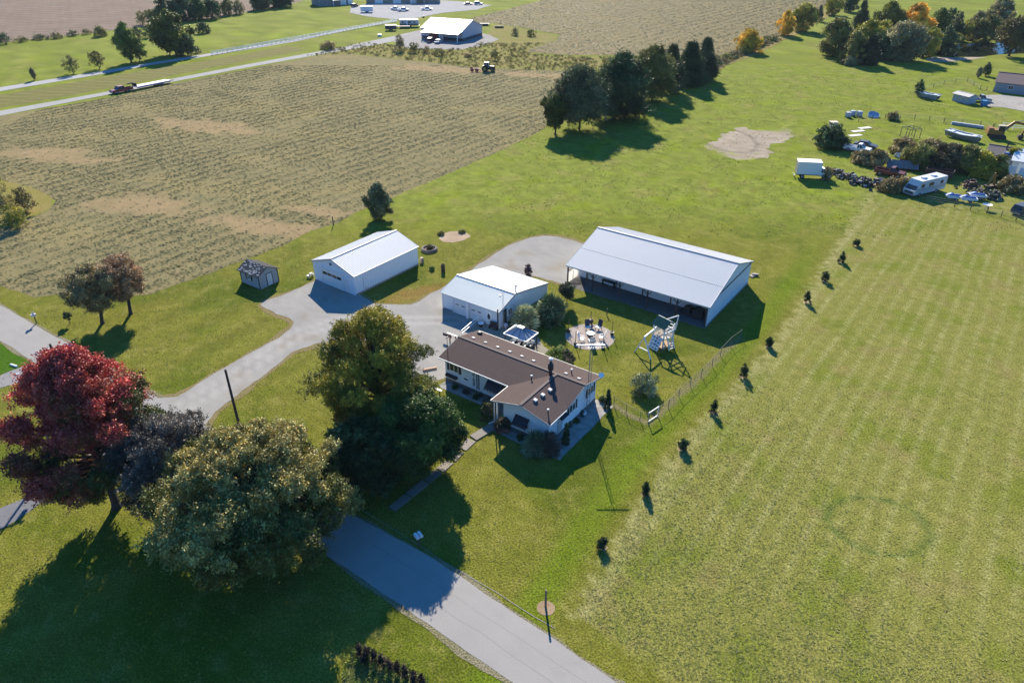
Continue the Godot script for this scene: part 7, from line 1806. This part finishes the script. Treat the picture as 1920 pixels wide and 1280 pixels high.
	for q in [[1.7, 0.07, -40.0, 8.0], [3.1, 0.05, -14.0, 30.0], [4.6, 0.06, -30.0, -6.0], [5.3, 0.05, 0.0, 22.0]]:
		road_crack(q[0], q[1], q[2], q[3])
	field("patio", PackedVector2Array([Vector2(-6.5, -75.5), Vector2(-3.8, -81.1), Vector2(-1.4, -78.9), Vector2(0.1, -80.0), Vector2(2.7, -78.3), Vector2(3.9, -74.2), Vector2(5.4, -72.3), Vector2(4.4, -70.2), Vector2(2.5, -71.6), Vector2(-1.3, -74.2), Vector2(-4.0, -75.5)]), 0.7, 0.028, func(x, z): return Color(0.29, 0.26, 0.21) * (0.85 + 0.3 * nz(noise_c, x, z, 0.15)), gm, 0.6, 0.05)
	field("fire_pit_circle", circle(Vector2(9.75, -76.62), 3.1), 0.4, 0.02, func(x, z): return Color(0.36, 0.305, 0.275) * (0.85 + 0.3 * nz(noise_c, x, z, 0.09)), gm, 0.4, 0.12)
	field("mulch_patch", PackedVector2Array([Vector2(-11.9, -107.5), Vector2(-11.6, -109.1), Vector2(-10.4, -110.4), Vector2(-8.9, -110.7), Vector2(-7.4, -109.8), Vector2(-6.8, -108.4), Vector2(-7.9, -106.7), Vector2(-9.6, -105.8), Vector2(-11.0, -106.3)]), 0.6, 0.02, func(x, z): return Color(0.37, 0.28, 0.2) * (0.8 + 0.4 * nz(noise_c, x, z, 0.15)), gm, 0.4, 0.3)
	field("dirt_patch", PackedVector2Array([Vector2(44.7, -162.7), Vector2(48.6, -168.9), Vector2(54.1, -175.1), Vector2(56.4, -176.1), Vector2(59.3, -172.7), Vector2(63.4, -174.6), Vector2(68.7, -178.1), Vector2(65.3, -170.3), Vector2(62.5, -164.9), Vector2(57.0, -158.1), Vector2(54.5, -151.0), Vector2(51.5, -149.5), Vector2(48.3, -148.0), Vector2(45.9, -151.0), Vector2(44.5, -155.6)]), 0.8, 0.024, dirt_color, gm, 0.5, 2.2)
	var rm := soil(4.0, 1.3, 0.5, "grit")
	var road := PackedVector2Array([Vector2(-96.8, -102.7), Vector2(-69.2, -84.9), Vector2(-55.9, -75.8), Vector2(-41.6, -65.6), Vector2(-29.3, -56.9), Vector2(-20.6, -50.7), Vector2(-13.8, -45.8), Vector2(-6.5, -41.0), Vector2(1.6, -34.6), Vector2(7.3, -30.0), Vector2(12.7, -25.5), Vector2(7.4, -24.5), Vector2(0.0, -30.0), Vector2(-3.9, -32.8), Vector2(-8.8, -36.5), Vector2(-15.8, -41.7), Vector2(-22.8, -46.4), Vector2(-35.0, -55.1), Vector2(-48.8, -65.2), Vector2(-56.8, -70.9), Vector2(-63.4, -75.5), Vector2(-87.3, -89.9)])
	road_poly = road
	field("road_edge", Geometry2D.offset_polygon(road, 0.35)[0], 0.8, 0.018, speckled(Color(0.2, 0.185, 0.09), Color(0.28, 0.25, 0.18), 0.15), sm, 0.35, 0.4)
	field("road", road, 0.8, 0.03, road_color, rm, 0.4, 0.16)
	field("side_drive", PackedVector2Array([Vector2(-46.1, -41.4), Vector2(-44.3, -44.2), Vector2(-43.5, -45.3), Vector2(-42.6, -47.5), Vector2(-40.9, -50.1), Vector2(-37.6, -54.9), Vector2(-34.3, -53.5), Vector2(-39.8, -58.5), Vector2(-42.1, -53.3), Vector2(-43.3, -48.9), Vector2(-45.8, -46.8), Vector2(-48.1, -44.4)]), 0.8, 0.024, func(x, z): return Color(0.17, 0.17, 0.185) * (0.9 + 0.2 * nz(noise_c, x, z, 0.1)), rm, 0.5, 0.06)
	field("side_drive", PackedVector2Array([Vector2(-60.7, -65.2), Vector2(-58.8, -67.9), Vector2(-58.2, -68.9), Vector2(-57.2, -69.9), Vector2(-55.8, -70.2), Vector2(-48.5, -64.7), Vector2(-49.5, -62.2), Vector2(-55.2, -67.1), Vector2(-57.2, -65.4), Vector2(-59.2, -63.0)]), 0.8, 0.022, func(x, z): return Color(0.25, 0.24, 0.245) * (0.85 + 0.3 * nz(noise_c, x, z, 0.1)), rm, 0.5, 0.12)
	field("far_road", PackedVector2Array([Vector2(-138.9, -185.4), Vector2(-134.8, -192.0), Vector2(-117.8, -214.8), Vector2(-107.5, -231.2), Vector2(-89.8, -257.5), Vector2(-76.3, -276.1), Vector2(-65.2, -291.0), Vector2(-60.6, -299.7), Vector2(-51.1, -315.7), Vector2(-37.5, -339.6), Vector2(-35.0, -342.9), Vector2(-31.3, -327.3), Vector2(-35.7, -321.4), Vector2(-47.8, -304.8), Vector2(-55.4, -293.4), Vector2(-63.7, -283.9), Vector2(-74.7, -269.6), Vector2(-88.1, -251.9), Vector2(-105.6, -226.5), Vector2(-115.8, -210.7), Vector2(-131.7, -187.0), Vector2(-135.5, -180.1)]), 2.0, 0.04, func(x, z): return Color(0.34, 0.335, 0.33) * (0.92 + 0.14 * nz(noise_b, x, z, 0.4)), rm, 1.5, 0.1)
	field("far_lane", PackedVector2Array([Vector2(-156.3, -212.1), Vector2(-152.5, -220.9), Vector2(-134.2, -245.1), Vector2(-124.4, -260.0), Vector2(-110.3, -278.8), Vector2(-88.8, -308.8), Vector2(-71.2, -343.7), Vector2(-55.1, -370.0), Vector2(-53.7, -363.5), Vector2(-69.6, -338.0), Vector2(-87.2, -303.5), Vector2(-108.5, -273.9), Vector2(-122.6, -255.6), Vector2(-131.9, -240.3), Vector2(-149.2, -215.5), Vector2(-152.8, -206.7)]), 2.0, 0.04, func(x, z): return Color(0.36, 0.36, 0.37) * (0.92 + 0.14 * nz(noise_b, x, z, 0.4)), rm, 1.5, 0.1)
	field("farm_yard", PackedVector2Array([Vector2(-82.3, -394.9), Vector2(-70.4, -380.6), Vector2(-55.0, -369.0), Vector2(-48.4, -370.9), Vector2(-35.1, -394.9), Vector2(-18.1, -408.0), Vector2(-11.6, -426.8), Vector2(-24.0, -442.0), Vector2(-43.0, -452.7), Vector2(-77.1, -436.8), Vector2(-86.2, -422.0)]), 2.5, 0.05, func(x, z): return Color(0.33, 0.33, 0.34) * (0.9 + 0.2 * nz(noise_b, x, z, 0.5)), gm, 2.0, 0.8)
	field("barn_yard", PackedVector2Array([Vector2(-48.2, -307.5), Vector2(-43.1, -327.3), Vector2(-37.5, -339.6), Vector2(-28.7, -346.2), Vector2(-8.9, -321.4), Vector2(-5.4, -310.2), Vector2(-11.3, -294.7), Vector2(-20.1, -286.2), Vector2(-32.2, -287.4), Vector2(-40.6, -289.8)]), 2.0, 0.05, func(x, z): return Color(0.29, 0.28, 0.275) * (0.9 + 0.2 * nz(noise_b, x, z, 0.4)), gm, 1.5, 0.8)
	field("gravel_yard", PackedVector2Array([Vector2(131.2, -206.1), Vector2(135.6, -210.7), Vector2(140.2, -210.7), Vector2(148.2, -204.1), Vector2(138.1, -180.1), Vector2(135.5, -190.9), Vector2(131.6, -196.1), Vector2(127.7, -197.3)]), 1.5, 0.05, func(x, z): return Color(0.33, 0.31, 0.29) * (0.9 + 0.2 * nz(noise_b, x, z, 0.4)), gm, 1.0, 0.4)
	# white stone beds round the house
	var h := Transform3D(Basis(Vector3.UP, deg_to_rad(-35.36)), Vector3(-5.95, 0, -69.64))
	var st := speckled(Color(0.1, 0.1, 0.1), Color(0.5, 0.49, 0.48), 0.05)
	field("stone_bed", quad2(h, 0.3, 9.5, 3.0, 4.5), 0.4, 0.02, st, gm, 0.4, 0.1)
	field("stone_bed", quad2(h, 9.6, 16.9, 6.0, 7.3), 0.4, 0.024, st, gm, 0.4, 0.2)
	field("stone_bed", quad2(h, 16.0, 18.2, -3.6, 7.3), 0.4, 0.028, st, gm, 0.4, 0.2)
	# sand and water
	field("sand_beach", PackedVector2Array([Vector2(145.2, -265.5), Vector2(150.6, -270.7), Vector2(157.7, -269.6), Vector2(165.9, -270.7), Vector2(169.1, -269.6), Vector2(159.6, -264.5), Vector2(151.5, -261.5), Vector2(145.5, -260.5)]), 1.0, 0.05, speckled(Color(0.4, 0.33, 0.27), Color(0.3, 0.25, 0.19), 0.3), gm, 1.0, 0.6)
	var wm := mt(Color(0.012, 0.016, 0.010), 0.08, 0.0, "", 1.0, 0.0, 0.6)
	field("pond", PackedVector2Array([Vector2(149.8, -282.8), Vector2(152.5, -278.3), Vector2(155.9, -271.7), Vector2(165.9, -270.7), Vector2(174.0, -275.0), Vector2(181.1, -277.2), Vector2(202.8, -280.5), Vector2(220.5, -307.5), Vector2(198.1, -302.2), Vector2(175.7, -299.7), Vector2(159.4, -292.2)]), 2.0, 0.06, func(_x, _z): return Color.WHITE, wm, 1.5, 0.7)
	var ring := circle(Vector2(2.58, -36.13), 0.72)
	field("bare_ring", ring, 0.3, 0.016, func(x, z): return Color(0.3, 0.22, 0.14) * (0.8 + 0.4 * nz(noise_c, x, z, 0.1)), gm, 0.3, 0.12)

func road_crack(off: float, w: float, t0: float, t1: float) -> void:   # a sealed seam running along the road, off metres from its near edge
	var a := Vector2(0.00, -29.96)
	var u := (Vector2(-8.77, -36.47) - a).normalized()
	var s := Vector2(-u.y, u.x)
	if s.y > 0.0:
		s = -s
	var mb := MB.new()
	var p0 := Vector2.ZERO
	for k in 41:
		var t := lerpf(t0, t1, k / 40.0)
		var p := a + u * t + s * (off + 0.2 * noise_a.get_noise_2d(t * 2.5, off * 50.0))
		if k:
			mb.quad(Vector3(p0.x, 0, p0.y), Vector3(p.x, 0, p.y), Vector3(p.x + s.x * w, 0, p.y + s.y * w), Vector3(p0.x + s.x * w, 0, p0.y + s.y * w))
		p0 = p
	structure("road_seam", mb.mesh(mt(Color(0.19, 0.185, 0.18), 0.8)), 0.034)

func dirt_color(x: float, z: float) -> Color:
	var c := Color(0.22, 0.18, 0.135).lerp(Color(0.42, 0.36, 0.29), nz(noise_a, x, z, 0.35) * 0.5 + nz(noise_b, x, z, 0.12) * 0.5)
	var q := Vector2(x - Vector2(53.55, -164.87).x, z - Vector2(53.55, -164.87).y)
	var rut := absf(Vector2(q.x + 3.5, q.y * 0.6).length() - 6.0)
	var g := Vector2(q.x / 14.5, q.y / 15.0).length() + (nz(noise_b, x, z, 0.3) - 0.5) * 0.7 + (nz(noise_c, x, z, 0.08) - 0.5) * 0.3
	return (c * (1.0 - 0.35 * smoothstep(0.7, 0.1, rut))).lerp(turf(x, z), smoothstep(0.75, 1.1, g))

func circle(c: Vector2, r: float) -> PackedVector2Array:
	var o := PackedVector2Array()
	for k in 28:
		o.append(c + Vector2(cos(TAU * k / 28), sin(TAU * k / 28)) * r)
	return o

func _ready() -> void:
	# camera
	var cam := Camera3D.new()
	cam.name = "camera"
	cam.position = Vector3(0, 46, 0)
	cam.rotation_degrees.x = -31.365
	cam.fov = 51.12
	cam.near = 0.5
	cam.far = 6000.0
	add_child(cam)
	cam.current = true
	# sky, air and exposure
	var sky := ProceduralSkyMaterial.new()
	sky.sky_top_color = Color(0.022, 0.14, 0.40).linear_to_srgb()
	sky.sky_horizon_color = Color(0.13, 0.30, 0.52).linear_to_srgb()
	sky.sky_curve = 0.12
	sky.ground_bottom_color = Color(0.05, 0.06, 0.03).linear_to_srgb()
	sky.ground_horizon_color = Color(0.2, 0.24, 0.26).linear_to_srgb()
	sky.sun_angle_max = 1.0
	var env := Environment.new()
	env.background_mode = Environment.BG_SKY
	env.sky = Sky.new()
	env.sky.sky_material = sky
	env.background_energy_multiplier = 0.78
	env.tonemap_mode = Environment.TONE_MAPPER_LINEAR
	env.tonemap_exposure = 2.5
	env.fog_enabled = true
	env.fog_density = 0.00006
	env.fog_light_color = Color(0.86, 0.91, 1.0)
	env.sdfgi_enabled = true
	env.ssao_enabled = true
	env.ssil_enabled = true
	var we := WorldEnvironment.new()
	we.name = "world_environment"
	we.environment = env
	add_child(we)
	# sun: behind the far fields, a little to the left
	var sun := DirectionalLight3D.new()
	sun.name = "sun"
	sun.light_energy = 1.5
	sun.light_color = Color(1.0, 0.955, 0.87)
	sun.light_angular_distance = 0.5
	sun.shadow_enabled = true
	sun.look_at_from_position(Vector3.ZERO, Vector3(0.13, -1.0, 1.66), Vector3.UP)
	add_child(sun)
	# shared noises, textures and leaf materials
	for q in [[noise_a, 11, 0.05], [noise_b, 12, 0.05], [noise_c, 13, 0.05]]:
		q[0].seed = q[1]
		q[0].frequency = q[2]
		q[0].fractal_octaves = 3
		q[0].noise_type = FastNoiseLite.TYPE_SIMPLEX_SMOOTH
	make_textures()
	leafy = leaf_mat(0.55)
	thin_leaf = leaf_mat(0.3)
	bark = mt(Color(0.06, 0.05, 0.042), 0.95, 0, "streak", 0.8)
	edge_line = PackedVector2Array([Vector2(-2.6, -22.3), Vector2(4.5, -35.6), Vector2(8.3, -42.0), Vector2(15.1, -53.3), Vector2(20.7, -60.8), Vector2(27.1, -68.4), Vector2(36.1, -80.8), Vector2(50.1, -102.7), Vector2(58.9, -116.1), Vector2(71.1, -135.7)])
	fence_run = PackedVector2Array([Vector2(11.1, -62.2), Vector2(12.1, -60.9), Vector2(13.4, -59.7), Vector2(14.2, -59.1), Vector2(15.4, -60.4), Vector2(18.4, -64.0), Vector2(21.7, -67.8), Vector2(25.0, -72.3), Vector2(28.6, -76.4)])
	land()
	ranch_house()
	two_door_garage()
	long_garage()
	pole_barn()
	small_shed()
	near_trees()
	row_trees()
	far_trees()
	yard()
	vehicles()
	shrubs()
	grass_cover()
